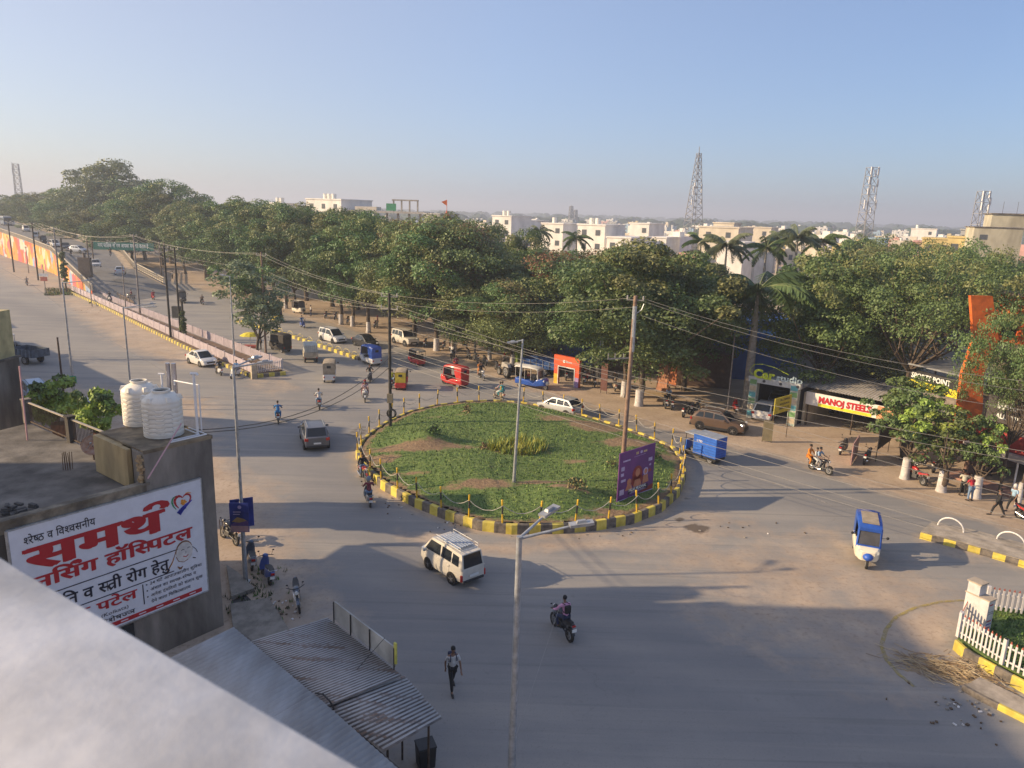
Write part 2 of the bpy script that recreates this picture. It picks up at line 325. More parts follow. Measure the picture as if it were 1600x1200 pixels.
def kerb_line(name, pts, label, hgt=.3, wd=.28, step=.62, closed=False, z0=0., mats=None, cat='kerb', group=None, seglen=None):
    """painted kerb: blocks alternating between two paints, each block real"""
    P = [Vector((p[0], p[1], 0)) for p in pts]
    if closed: P.append(P[0])
    Ls = [(P[i+1]-P[i]).length for i in range(len(P)-1)]; T = sum(Ls); n = max(2, int(round(T/step)))
    if closed and n % 2: n += 1
    def at(s):
        s = max(0, min(T, s))
        for i, l in enumerate(Ls):
            if s <= l or i == len(Ls)-1:
                return P[i]+(P[i+1]-P[i])*(s/l if l else 0), (P[i+1]-P[i]).normalized()
            s -= l
    mb = MB(); sub = 2
    for k in range(n):
        rings = []
        for q in range(sub+1):
            p, d = at(T*(k+q/sub)/n)
            if closed:
                _, d1 = at((T*(k+q/sub)/n-.4) % T); _, d2 = at((T*(k+q/sub)/n+.4) % T); d = (d1+d2).normalized()
            nn = Vector((-d.y, d.x, 0))
            rings.append([p-nn*wd/2+Vector((0, 0, z0)), p-nn*(wd/2-.02)+Vector((0, 0, z0+hgt-.03)), p-nn*(wd/2-.05)+Vector((0, 0, z0+hgt)), p+nn*(wd/2-.05)+Vector((0, 0, z0+hgt)), p+nn*(wd/2-.02)+Vector((0, 0, z0+hgt-.03)), p+nn*wd/2+Vector((0, 0, z0))])
        mb.loft(rings, k % 2, caps=(not closed and k in (0, n-1)))
    o = mb.build(name, mats or [M_YK, M_KB2]); recenter(o); tag(o, label, cat, group); return o
M_YK = mat('worn_yellow_kerb', (.55, .43, .05), .75, 0, .2, 3, col2=(.66, .55, .12), stain=.35); M_KB2 = mat('worn_black_kerb', (.07, .062, .055), .85, 0, .3, 3, col2=(.2, .17, .14))
isl_kerb = kerb_line('roundabout_kerb', ISL, 'tall yellow and black striped kerb ringing the green roundabout', .55, .3, .62, True)
# island soil mound and lawn
IC = sum((Vector(p) for p in ISL), Vector((0, 0)))/len(ISL)
def isl_h(x, y, d):
    e = np.clip(-d/3.5, 0, 1); return .47+.55*e*e*(3-2*e)*(.7+.3*np.sin(x*.7)*np.cos(y*.5))
xs = np.arange(-12, 13.6, .3); ys = np.arange(35, 66, .3); X, Y = np.meshgrid(xs, ys); dd = sdist(X, Y, ISL)
Z = np.where(dd < -.05, isl_h(X, Y, dd), .1)
for (px, py, rr_, hh) in ((560+110, 688, 1.2, .3), (880, 775, 1.6, .45), (665, 690, 1.0, .25), (1020, 720, 1.3, .3), (840, 650, 2, .3)):
    c = G(px, py, .8); Z += np.where(dd < -.3, hh*np.exp(-(((X-c.x)**2+(Y-c.y)**2)/rr_**2)), 0)
bare = np.zeros_like(X)
for (px, py, rx_, ry_, k) in ((640, 700, 3.6, .9, .9), (700, 697, 2.5, .8, .8), (808, 702, 2.2, 1.5, 1), (900, 722, 1.4, .6, .7), (760, 757, 2.2, .9, .9), (850, 755, 2.2, .7, .8), (885, 772, 1.5, .6, .9), (930, 665, 2.6, 1.8, 1), (980, 690, 2.2, 1.4, 1), (1030, 710, 1.6, 1.2, .9), (870, 655, 2.2, 1., .8), (960, 793, 1.8, .5, .9), (680, 650, .9, .5, .6), (600, 712, 1.2, 1., .9), (700, 760, 1.8, .5, .6), (640, 735, 1.8, .5, .7), (780, 735, 1.3, .8, .4), (720, 650, 1, .6, .5)):
    c = G(px, py, .8); bare = np.maximum(bare, k*np.exp(-(((X-c.x)/rx_)**2+((Y-c.y)/ry_)**2)))
bare = np.maximum(bare, np.clip(1-(-dd-.2)/1.0, 0, 1)*.8)
idx = np.arange(X.size).reshape(X.shape); cell = dd[:-1, :-1] < -.12
F4 = np.stack([idx[:-1, :-1], idx[:-1, 1:], idx[1:, 1:], idx[1:, :-1]], -1)[cell]
me = bpy.data.meshes.new('roundabout_lawn'); me.from_pydata(np.stack([X.ravel(), Y.ravel(), Z.ravel()], -1).tolist(), [], F4.reshape(-1, 4).tolist())
at = me.attributes.new('bare', 'FLOAT', 'POINT'); at.data.foreach_set('value', bare.ravel().astype(np.float32))
m, t, L, b, tc = nodes_mat('lawn_soil'); src = tc.outputs['Object']
gr = mixc(t, L, ramp(t, L, nz(t, L, src, 1.1, 8, .7), .35, .65), (.10, .18, .04), (.21, .28, .08))
gr = mixc(t, L, ramp(t, L, nz(t, L, src, 9, 4, .7), .4, .7), gr, (.05, .085, .02))
bf = ramp(t, L, mth(t, L, 'ADD', attr(t, 'bare'), mth(t, L, 'MULTIPLY', mth(t, L, 'SUBTRACT', nz(t, L, src, 1.3, 9, .7), .5), 1.3)), .38, .62)
L(mixc(t, L, bf, gr, mixc(t, L, ramp(t, L, nz(t, L, src, 5, 6, .7), .35, .65), (.16, .1, .06), (.33, .23, .13))), b.inputs['Base Color']); b.inputs['Roughness'].default_value = .95
bp = t.nodes.new('ShaderNodeBump'); bp.inputs['Strength'].default_value = .9; bp.inputs['Distance'].default_value = .12; L(nz(t, L, src, 7, 6, .7), bp.inputs['Height']); L(bp.outputs[0], b.inputs['Normal'])
me.materials.append(m); me.polygons.foreach_set('use_smooth', [True]*len(me.polygons)); M_LAWN = m
tag(link := bpy.data.objects.new('roundabout_soil', me), kind='structure'); COL.objects.link(link)
# grass tufts: stuff
def tufts(name, spots, hmin, hmax, wid, mats, label, cat='grass', kind='stuff', blades=5):
    mb = MB(); r_ = random.Random(hash(name) % 999 if False else len(name))
    for (x, y, z) in spots:
        k = r_.randrange(len(mats))
        for q in range(blades):
            a = r_.uniform(0, 6.283); h = r_.uniform(hmin, hmax); w_ = wid*r_.uniform(.6, 1.2); bx, by = x+r_.uniform(-.08, .08), y+r_.uniform(-.08, .08)
            tx, ty = math.cos(a), math.sin(a); lean = h*r_.uniform(.1, .8)
            mb.add([(bx-ty*w_, by+tx*w_, z-.02), (bx+ty*w_, by-tx*w_, z-.02), (bx+tx*lean, by+ty*lean, z+h)], [(0, 1, 2)], k)
    o = mb.build(name, mats); return tag(o, label, cat, kind=kind)
M_G1 = mat('grass_blades', (.085, .17, .03), .7, 0, .2); M_G2 = mat('grass_blades_light', (.19, .27, .06), .7, 0, .2); M_G3 = mat('grass_blades_dry', (.28, .23, .09), .8, 0, .2); M_G4 = mat('grass_blades_dark', (.035, .075, .018), .7, 0, .2)
flat = [(i, j) for i in range(0, X.shape[0], 1) for j in range(0, X.shape[1], 1) if dd[i, j] < -.4 and bare[i, j] < .42]
r1 = random.Random(4); sp = []
for i, j in flat:
    for q in range(2):
        if r1.random() < .95: sp.append((X[i, j]+r1.uniform(-.15, .15), Y[i, j]+r1.uniform(-.15, .15), Z[i, j]))
tufts('lawn_grass', sp, .05, .14, .035, [M_G1, M_G2, M_G1, M_G4, M_G2], 'green grass covering the mound of the roundabout', blades=3)
def isl_z(x, y):
    i = int(round((y-35)/.3)); j = int(round((x+12)/.3)); return float(Z[min(max(i, 0), Z.shape[0]-1), min(max(j, 0), Z.shape[1]-1)])
c0 = G(808, 700, .9); sp = []
for k in range(230):
    a = r1.uniform(0, 6.28); q = r1.uniform(0, 1)**.5; x, y = c0.x+q*2.0*math.cos(a), c0.y+q*1.4*math.sin(a); sp.append((x, y, isl_z(x, y)))
M_YG = mat('yellow_green_leaf', (.36, .36, .05), .6, 0, .25)
tufts('yellow_plants', sp, .35, .8, .05, [M_YG, M_G2, M_YG], 'clump of tall yellow green plants at the middle of the roundabout', 'plants', blades=4)
def dry_bush(name, px, py, rad, label, mats, cnt=260, h=.6):
    c = G(px, py, .8); mb = MB(); z0 = isl_z(c.x, c.y)
    for k in range(cnt):
        a = r1.uniform(0, 6.28); e = r1.uniform(.05, 1.4); p = Vector((math.cos(a)*math.cos(e), math.sin(a)*math.cos(e), math.sin(e)*h/rad))*rad*r1.uniform(.45, 1)
        u = Vector((r1.uniform(-1, 1), r1.uniform(-1, 1), r1.uniform(-1, 1))).normalized(); v = u.orthogonal().normalized(); s_ = r1.uniform(.04, .1)
        mb.add([p-u*s_, p+v*s_*.6, p+u*s_, p-v*s_*.6], [(0, 1, 2, 3)], r1.randrange(len(mats)))
    for k in range(9):
        a = r1.uniform(0, 6.28); mb.tube([(0, 0, 0), (math.cos(a)*rad*.3, math.sin(a)*rad*.3, h*.5), (math.cos(a)*rad*.6, math.sin(a)*rad*.6, h*.8)], [.02, .012, .006], 4, len(mats))
    o = mb.build(name, mats+[mat('twig', (.12, .08, .05), .9)], loc=(c.x, c.y, z0)); return tag(o, label, 'bush', 'low bushes on the roundabout')
dry_bush('bush', 678, 688, .55, 'small dark green bush on the left side of the roundabout lawn', [M_G4, M_G1])
dry_bush('bush', 900, 772, .7, 'low dark scrubby bush near the front right of the roundabout lawn', [M_G4, M_G3])
dry_bush('bush', 1022, 722, .6, 'dark green bush behind the purple poster on the roundabout', [M_G4, M_G1])
dry_bush('bush', 730, 648, .45, 'thin dry brown sapling at the back of the roundabout lawn', [M_G3, mat('dead_leaf', (.2, .12, .07), .9)], 90, .8)
dry_bush('bush', 757, 702, .4, 'pale dry weed left of the yellow plants on the roundabout', [M_G3, mat('dead_leaf', (.2, .12, .07), .9)], 90, .5)
dry_bush('bush', 955, 735, .6, 'sparse light green weed left of the purple poster', [M_G2, M_G3], 90, .7)
# bollard posts + chains round the island
M_CHN = mat('white_rope', (.42, .40, .36), .7)
NP = 38
ISLc = [Vector((p[0], p[1], 0)) for p in ISL]+[Vector((ISL[0][0], ISL[0][1], 0))]
Ls = [(ISLc[i+1]-ISLc[i]).length for i in range(len(ISLc)-1)]; T = sum(Ls)
def isl_at(s):
    s %= T
    for i, l in enumerate(Ls):
        if s <= l: return ISLc[i]+(ISLc[i+1]-ISLc[i])*(s/l)
        s -= l
    return ISLc[-1]
proto = thing('bollard_post', 'short yellow and black post on the roundabout kerb holding the white rope', 'post', group='posts around the roundabout')
mb = MB(); mb.disc((0, 0, .25), (0, 0, 1), .05, .5, 10, 0); mb.disc((0, 0, .72), (0, 0, 1), .05, .44, 10, 1); mb.disc((0, 0, 1.07), (0, 0, 1), .05, .26, 10, 0)
mb.build('post_shaft', [mat('post_yellow', (.68, .42, .02), .5, 0, .2, stain=.15), M_KB], proto)
MB().ball((0, 0, 1.23), .065, 8).build('post_knob', mat('post_yellow'), proto)
pts = [isl_at(T*k/NP) for k in range(NP)]
for k, p in enumerate(pts):
    inn = (Vector((IC.x, IC.y, 0))-p).normalized()*.0; loc = (p.x+inn.x, p.y+inn.y, .54)
    t_ = proto if k == 0 else dup(proto, loc, 0, proto['label'], proto['group']); t_.location = loc; t_.rotation_euler = (r1.gauss(0, .045), r1.gauss(0, .045), r1.uniform(0, 3))
for k in range(NP):
    a, c = pts[k], pts[(k+1) % NP]
    if k in (19,): continue
    q = []
    for i in range(11):
        u = i/10; q.append(a.lerp(c, u)+Vector((0, 0, 1.52-.42*4*u*(1-u)*r1.uniform(.95, 1.05))))
    o = MB().tube(q, .018, 5).build('rope', M_CHN); recenter(o); tag(o, 'white rope sagging between two yellow and black posts on the roundabout', 'rope', 'ropes around the roundabout')
# far-side wooded ground etc. markings
def strip(name, pts, wd, m, z, label=None):
    P = [Vector((p[0], p[1], z)) for p in pts]; mb = MB(); rings = []
    for i, p in enumerate(P):
        d = (P[min(i+1, len(P)-1)]-P[max(i-1, 0)]).normalized(); n_ = Vector((-d.y, d.x, 0)); rings.append([p-n_*wd/2, p+n_*wd/2])
    mb.loft(rings, 0, caps=False, closed=False); o = mb.build(name, m); return tag(o, kind='structure')
def faded(name, col, thr=.5):
    m, t, L, b, tc = nodes_mat(name); src = tc.outputs['Object']; b.inputs['Base Color'].default_value = (*col, 1); b.inputs['Roughness'].default_value = .8
    tr = t.nodes.new('ShaderNodeBsdfTransparent'); mx = t.nodes.new('ShaderNodeMixShader'); L(ramp(t, L, nz(t, L, src, 2.5, 8, .8), thr-.12, thr+.15), mx.inputs[0]); L(tr.outputs[0], mx.inputs[1]); L(b.outputs[0], mx.inputs[2]); L(mx.outputs[0], t.nodes['Material Output'].inputs[0]); return m
M_FY = faded('faded_yellow_line', (.42, .33, .1), .5); M_FW = faded('faded_white_line', (.45, .42, .38), .5)
arc = [(1530, 940), (1500, 939), (1470, 941), (1430, 950), (1400, 965), (1384, 985), (1377, 1010), (1385, 1032), (1405, 1055), (1430, 1075)]
strip('road_marking', [G(*p) for p in arc], .16, M_FY, .03)
strip('road_marking', [G(*p) for p in ((1495, 1040), (1500, 1055), (1520, 1068))], .14, M_FY, .03)
strip('road_marking', [G(*p) for p in ((1072, 703), (1120, 722), (1200, 752), (1300, 790))], .12, M_FW, .03)
strip('road_marking', [G(*p) for p in ((150, 520), (230, 565), (290, 600))], .12, M_FW, .03)
strip('road_marking', [G(*p) for p in ((0, 418), (50, 445), (95, 480))], .25, M_FW, .03)
# ---------------------------------------------------------------- text
def glyphs(txt, bold=0.0):
    c = bpy.data.curves.new('tmp', 'FONT'); c.body = txt; c.offset = bold; c.resolution_u = 2
    o = bpy.data.objects.new('tmp', c); COL.objects.link(o); dg = bpy.context.evaluated_depsgraph_get(); me = bpy.data.meshes.new_from_object(o.evaluated_get(dg))
    v = [tuple(q.co) for q in me.vertices]; f = [tuple(p.vertices) for p in me.polygons]
    bpy.data.objects.remove(o); bpy.data.curves.remove(c); bpy.data.meshes.remove(me); return v, f
MARKS = 'ािीुूेैोौंँॉृ्'
def clip_x(v, f, xm):
    bm = bmesh.new(); vs = [bm.verts.new(p) for p in v]
    for q in f:
        try: bm.faces.new([vs[i] for i in q])
        except ValueError: pass
    bmesh.ops.bisect_plane(bm, geom=bm.verts[:]+bm.edges[:]+bm.faces[:], plane_co=(xm, 0, 0), plane_no=(1, 0, 0), clear_outer=True)
    bm.verts.index_update(); V = [tuple(q.co) for q in bm.verts]; F = [tuple(q.index for q in p.verts) for p in bm.faces]; bm.free(); return V, F
def layout(tokens, bold=0., sx=1.0):
    """tokens: str runs, ('h', char) half form, ('reph',) hook over the letter just set, ('ra',) stroke under it, ' ' gap -> verts, faces, width (x from 0)"""
    V, F, x = [], [], 0.0; last = 0.6
    def put(v, f, dx):
        o = len(V); V.extend((p[0]+dx, p[1]) for p in v); F.extend(tuple(o+i for i in q) for q in f)
    for tk in tokens:
        if tk == ' ': x += .3; continue
        if isinstance(tk, tuple) and tk[0] == 'h':
            v, f = glyphs(tk[1], bold); xs = [p[0] for p in v]; w_ = max(xs); v, f = clip_x(v, f, w_*.74); put(v, f, x); x += w_*.72; continue
        if isinstance(tk, tuple) and tk[0] == 'reph':
            cx = x-.10-(tk[1] if len(tk) > 1 else 0)
            pts = [(cx+.15*math.cos(R(a)), .76+.13*math.sin(R(a))) for a in (190, 150, 110, 70, 30, -10, -40)]; rr_ = ribbon(pts, (.07+bold)*.9); n_ = len(pts); o = len(V); V.extend(rr_)
            for i in range(n_-1): F.append((o+i, o+i+1, o+2*n_-2-i, o+2*n_-1-i))
            continue
        if isinstance(tk, tuple) and tk[0] == 'ra':
            b_ = .03+bold; x1, x0 = x-.16, x-.16-last*.5; o = len(V); V.extend([(x0, .0-b_), (x1, .2-b_), (x1, .2+b_), (x0, .0+b_)]); F.append((o, o+1, o+2, o+3)); continue
        v, f = glyphs(tk, bold); put(v, f, x)
        bs = tk.rstrip('ंु'); w_ = max((p[0] for p in (glyphs(bs, bold)[0] if bs else [])), default=0); x += .26 if tk == 'ि' else w_+(.0 if tk[-1] > '\u0900' else .06); last = w_
    return [(p[0]*sx, p[1]) for p in V], F, x*sx
def put_text(tokens, org, u, vv, h, width=None, m=None, name='lettering', parent=None, bold=0., sx=1.0, off=.012, align='l', shear=0., fat=0.):
    """set text on a plane: org at baseline, u along, vv up (unit), cap height ~ h"""
    if isinstance(tokens, str): tokens = [tokens]
    V, F, W = layout(tokens, bold, sx)
    k = h/.7; kx = k if width is None else width/W
    org, u, vv = Vector(org), Vector(u), Vector(vv); nn = u.cross(vv).normalized(); x0 = 0 if align == 'l' else -W*kx/2
    cps = [(0, 0)] if not fat else [(0, 0), (fat, 0), (-fat, 0), (fat*.5, fat*.3), (-fat*.5, -fat*.3)]
    me = bpy.data.meshes.new(name); nV = len(V); me.from_pydata([tuple(org+u*(x0+(x+fx+y*shear)*kx)+vv*((y+fy)*k)+nn*(off+.0012*i)) for i, (fx, fy) in enumerate(cps) for x, y in V], [], [tuple(i*nV+q for q in f) for i in range(len(cps)) for f in F]); me.materials.append(m)
    o = bpy.data.objects.new(name, me); COL.objects.link(o)
    if parent is not None: o.parent = parent; o.matrix_parent_inverse = parent.matrix_basis.inverted() if False else Matrix.Identity(4)
    return o
def poly_on(mb, pts, org, u, vv, off, m):
    org, u, vv = Vector(org), Vector(u), Vector(vv); nn = u.cross(vv).normalized()
    q = [org+u*x+vv*y+nn*off for x, y in pts]; return mb.extr(q, nn*.004, m)
def ell(cx, cy, rx_, ry_, n=20, a0=0, a1=360, rot=0):
    r_ = R(rot); out = []
    for i in range(n+(0 if a1-a0 == 360 else 1)):
        a = R(a0+(a1-a0)*i/n); x, y = rx_*math.cos(a), ry_*math.sin(a); out.append((cx+x*math.cos(r_)-y*math.sin(r_), cy+x*math.sin(r_)+y*math.cos(r_)))
    return out
def ribbon(pts, wd):
    L_, R_ = [], []
    for i, p in enumerate(pts):
        a = pts[max(i-1, 0)]; b = pts[min(i+1, len(pts)-1)]; dx, dy = b[0]-a[0], b[1]-a[1]; l = math.hypot(dx, dy) or 1; w_ = wd[i] if isinstance(wd, (list, tuple)) else wd
        L_.append((p[0]-dy/l*w_/2, p[1]+dx/l*w_/2)); R_.append((p[0]+dy/l*w_/2, p[1]-dx/l*w_/2))
    return L_+R_[::-1]
def ribbons(mb, pts, wd, org, u, vv, off, m):
    for i in range(len(pts)-1): poly_on(mb, ribbon(pts[i:i+2], wd), org, u, vv, off, m)

# ---------------------------------------------------------------- hospital building with the billboard
A0 = Vector((-11.29, 26.54, 0)); DU = Vector((-.6106, -.7920, 0)).normalized(); DN = Vector((.7920, -.6106, 0)).normalized()   # facade direction (to the left), outward normal
def FW(s, t, z): return A0+DU*s-DN*t+Vector((0, 0, z))   # s along facade, t into the building
bld = thing('corner_building', 'dark stained concrete building with a flat terrace, carrying the hospital billboard', 'building', A0)
def rel(mb): mb.v = [tuple(Vector(p)-A0) for p in mb.v]; return mb
M_TER = mat('terrace_slab', (.17, .155, .135), .9, 0, .3, .8, bump=.6, bscale=8, stain=.35); M_WL = mat('weathered_wall', (.25, .225, .195), .9, 0, .3, .7, bump=.5, stain=.85, streak=(1, 1, .3))
M_OCH = mat('ochre_wall', (.42, .31, .15), .85, 0, .2, 1.4, col2=(.55, .42, .22), stain=.4, streak=(1, 1, .3))
mb = MB()
quad = lambda s0, t0, s1, t1: [FW(s0, t0, 0).xy, FW(s1, t0, 0).xy, FW(s1, t1, 0).xy, FW(s0, t1, 0).xy]
mb.prism(quad(2.55, 0, 16, 11), 0, 6.35, 0, 1)
rel(mb).build('wall', [M_WL, M_TER], bld)
mb = MB(); mb.prism(quad(2.55, 0.0, 16, .22), 6.352, 6.72, 0); mb.prism(quad(2.45, -.06, 16, .26), 6.722, 6.8, 0)
rel(mb).build('roof_parapet', mat('parapet_top', (.27, .23, .17), .9, 0, .25, 2, stain=.6), bld)
mb = MB(); tower_poly = [FW(0, 0, 0), FW(2.55, 0, 0), FW(2.55, .9, 0), FW(2.2, 1.6, 0), FW(2.2, 3.6, 0), FW(0, 3.6, 0)]
mb.prism([p.xy for p in tower_poly], 0, 7.86, 0, 0)
rel(mb).build('tank_tower', M_WL, bld)
mb = MB()
for (s0, t0, s1, t1) in ((-.03, -.03, 2.58, .02), (-.03, -.03, .02, 3.63)): mb.prism(quad(s0, t0, s1, t1), 7.86, 7.99, 0)
mb.prism(quad(.02, .02, 2.5, 3.55), 7.862, 7.93, 0)
rel(mb).build('tower_slab', mat('slab_top', (.28, .22, .14), .9, 0, .25, 2, stain=.5), bld)
mb = MB(); mb.prism([FW(2.56, .95, 0).xy, FW(2.72, .95, 0).xy, FW(2.72, 3.6, 0).xy, FW(2.21, 3.6, 0).xy, FW(2.21, 1.66, 0).xy, FW(2.56, 1.66, 0).xy], 6.4, 7.85)
rel(mb).build('ochre_panel', M_OCH, bld)
mb = MB(); r2 = random.Random(3)
for k in range(40):
    z = r2.uniform(6.5, 7.8); mb.box(FW(2.60+r2.uniform(0, .07), r2.uniform(.05, .3), z), (.12, .1, .09), 0, r2.uniform(0, 3))
rel(mb).build('broken_brick_edge', mat('broken_brick', (.3, .2, .11), .95, 0, .4, 9, col2=(.5, .38, .22)), bld)
# windows + ledges along facade below the board (seen from a step aside)
for s in (3.4, 6.2, 9., 11.8):
    mb = MB(); mb.box(FW(s+.6, -.01, .2+1.0), (1.1, .06, 1.0), 0, math.atan2(DU.y, DU.x)); rel(mb).build('window', M_GL, bld)
# railing at the back of terrace
M_IRON = mat('rusty_iron', (.10, .07, .05), .8, .3, .3, 5)
rail = thing('terrace_railing', 'dark iron balustrade with concrete posts along the far edge of the left roof terrace', 'railing', (0, 0, 0))
ra, rb = G(190, 700, 7.0), G(42, 640, 7.0)
tz = 6.36
RA, RB = Vector((ra.x, ra.y, tz)), Vector((rb.x, rb.y, tz)); rd = (RB-RA); rl = rd.length; rdn = rd.normalized()
mb = MB(); 
for k in range(int(rl/.13)):
    p = RA+rdn*(k*.13+.06); mb.tube([p, p+Vector((0, 0, 1.0))], .014, 4)
mb.beam(RA+Vector((0, 0, .12)), RB+Vector((0, 0, .12)), .05, .05)
mb.build('baluster_row', M_IRON, rail)
MB().beam(RA+Vector((0, 0, 1.02)), RB+Vector((0, 0, 1.02)), .07, .06).build('handrail', mat('handrail_steel', (.45, .4, .33), .5, .4), rail)
for u in (0, .5, 1):
    p = RA.lerp(RB, u); mb = MB(); mb.box((p.x, p.y, tz+.55), (.3, .3, 1.1), 0, math.atan2(rd.y, rd.x)); mb.box((p.x, p.y, tz+1.13), (.36, .36, .06), 0, math.atan2(rd.y, rd.x)); mb.build('rail_post', M_DCON, rail)
# terrace continues to the railing: rear slab
mb = MB(); mb.prism([FW(2.2, 3.0, 0).xy, (RA.x, RA.y), (RB.x, RB.y), FW(16, 9, 0).xy, FW(16, 3, 0).xy], 5.9, 6.345); rel(mb).build('rear_terrace', M_TER, bld)
# left neighbour: dark wall with yellow storey above
nb = thing('yellow_building', 'pale yellow upper storey on a dark stained wall at the left edge of the photo', 'building', (RB.x, RB.y, 0))
c0 = G(43, 640, 5.0); c0 = Vector((c0.x*33.2/c0.y, 33.2, 0)); hD = zat(588, c0.x, 33.2); hY = zat(500, c0.x-1, 34)
k4 = 37.5/33.2; bx, by = c0.x*k4-.05, 33.2
NX = lambda x: x-RB.x
MB().box((NX(bx-3), by-RB.y+2.9, hD/2), (6, 2.6, hD)).build('dark_wall', M_WL, nb)
MB().box((NX(bx-3.1), by-RB.y+2.9, (hD+hY)/2+.05), (6, 2.4, hY-hD-.1)).build('yellow_wall', mat('pale_yellow_wall', (.5, .43, .22), .8, 0, .12, 2, stain=.2), nb)
MB().box((NX(bx-3), by-RB.y+2.9, hD+.05), (6.1, 2.8, .1)).build('ledge', M_DCON, nb)
MB().box((NX(bx+.02), by-RB.y+1.42, hD/2), (.3, .35, hD)).build('downpipe_pier', M_DCON, nb)
# rebar bundles
for (px, py, lab) in ((105, 735, 'bundle of bare reinforcing rods rising from the left roof terrace'),):
    c = G(px, py, 6.36); mb = MB()
    for k in range(8): x, y = (k % 4)*.09, (k//4)*.16; mb.tube([(x, y, 0), (x+r2.uniform(-.04, .04), y, .7)], .013, 4)
    o = mb.build('rebar_bundle', mat('rust', (.12, .07, .045), .9, .2), loc=(c.x-.15, c.y, 6.36)); tag(o, lab, 'rebar')
c = FW(0.9, -1.2, 0); c = G(345, 838)
mb = MB()
for k in range(5): mb.tube([(k*.12, 0, 0), (k*.12+r2.uniform(-.06, .06), .05, .9)], .02, 4)
o = mb.build('rebar_bundle', mat('rust'), loc=(c.x, c.y, 0)); tag(o, 'thin dark rods standing beside the tower corner next to a parked motorcycle', 'rebar')
# clutter bricks at left of terrace
mb = MB()
c = G(25, 800, 6.36)
for k in range(14): mb.box((r2.uniform(-.5, .5), r2.uniform(-.3, .3), .05+.06*(k % 3)), (.3, .12, .08), 0, r2.uniform(0, 3))
o = mb.build('rubble_pile', mat('dark_rubble', (.09, .085, .08), .9), loc=(c.x, c.y, 6.36)); tag(o, 'small pile of dark rubble on the left roof terrace beside the parapet', 'rubble', kind='stuff')
# satellite dish
c = G(143, 686, 7.25)
dish = thing('satellite_dish', 'rust stained round satellite dish fixed to the terrace railing left of the water tanks', 'satellite dish', (c.x, c.y, 7.0))
mb = MB(); aim = Vector((.35, -.8, .45)).normalized(); u_ = aim.orthogonal().normalized(); v_ = aim.cross(u_)
mb.loft([[aim*(-.12+.14*(q*q))+(u_*math.cos(2*math.pi*j/24)+v_*math.sin(2*math.pi*j/24))*(.02+.38*q) for j in range(24)] for q in (0, .25, .5, .75, 1)]+[[aim*(-.15+.14*(q*q))+(u_*math.cos(2*math.pi*j/24)+v_*math.sin(2*math.pi*j/24))*(.02+.38*q) for j in range(24)] for q in (1, .5, 0)])
mb.build('reflector', mat('rusty_dish', (.42, .33, .28), .6, .1, .2, 5, col2=(.3, .15, .09)), dish, 40)
mb = MB(); mb.tube([aim*-.12, aim*-.12+Vector((0, 0, -.7))], .03, 6); mb.build('mast', M_IRON, dish); mb = MB(); mb.tube([u_*.3, aim*.4], .012, 4); mb.ball(aim*.42, .05, 8); mb.build('feed_arm', M_GALV, dish)
# water tanks
def tank(loc, r, h, label):
    t = thing('water_tank', label, 'water tank', loc, group='cream water tanks on the tower')
    mb = MB(); prof = [(0, r*.96), (.03, r)]
    nb_ = 7
    for k in range(nb_):
        z = .06+(h*.74-.06)*k/nb_; dz = (h*.74-.06)/nb_; prof += [(z, r*.985), (z+dz*.12, r), (z+dz*.88, r), (z+dz, r*.985)]
    prof += [(h*.76, r*1.0), (h*.82, r*.97), (h*.90, r*.72), (h*.95, r*.47), (h*.955, r*.42), (h*1.0, r*.42)]
    n = 40; rings = []
    for z, q in prof: rings.append([(q*math.cos(2*math.pi*j/n), q*math.sin(2*math.pi*j/n), z+(.018*math.cos(12*2*math.pi*j/n) if .1 < z < h*.72 else 0)) for j in range(n)])
    mb.loft(rings, 0, caps=False)
    for k in range(6):
        a = k*math.pi/3+.3; mb.box((r*.83*math.cos(a), r*.83*math.sin(a), h*.85), (.3, .2, .16), 0, a, .6)
    mb.build('tank_body', mat('cream_plastic', (.80, .75, .65), .45, 0, .04, 3), t, 50)
    mb = MB(); mb.disc((0, 0, h*.965), (0, 0, 1), r*.40, .01, 28); mb.build('open_hatch', M_BLK, t)
    mb = MB(); n = 28; mb.loft([[(q*math.cos(2*math.pi*j/n), q*math.sin(2*math.pi*j/n), z) for j in range(n)] for z, q in ((h*.99, r*.40), (h*1.015, r*.40), (h*1.015, r*.47), (h*.99, r*.47))], 0, caps=False); mb.build('hatch_rim', mat('cream_plastic'), t, 40)
    for k in range(6):
        z = h*(.14+.095*k); pts = []
        for i in range(25):
            a = -math.pi*.95+i*math.pi*.75/24; zz = z+.035*(1 if (i//4) % 2 else -1)*(1 if i % 4 in (0, 1, 2, 3) else 0)
            pts.append(((r+.004)*math.cos(a), (r+.004)*math.sin(a), zz))
        MB().tube(pts, .007, 4).build('moulded_wave', mat('tank_groove', (.42, .40, .38), .6), t)
    return t
ta, tb = G(250, 684, 7.94), G(211, 667, 7.94)
tank((ta.x-.05, ta.y+.45, 7.94), .70, 1.72, 'front cream plastic water tank with an open black hatch, right of the pair')
tank((tb.x, tb.y+.55, 7.94), .66, 1.72, 'rear cream plastic water tank partly hidden behind its twin, left of the pair')
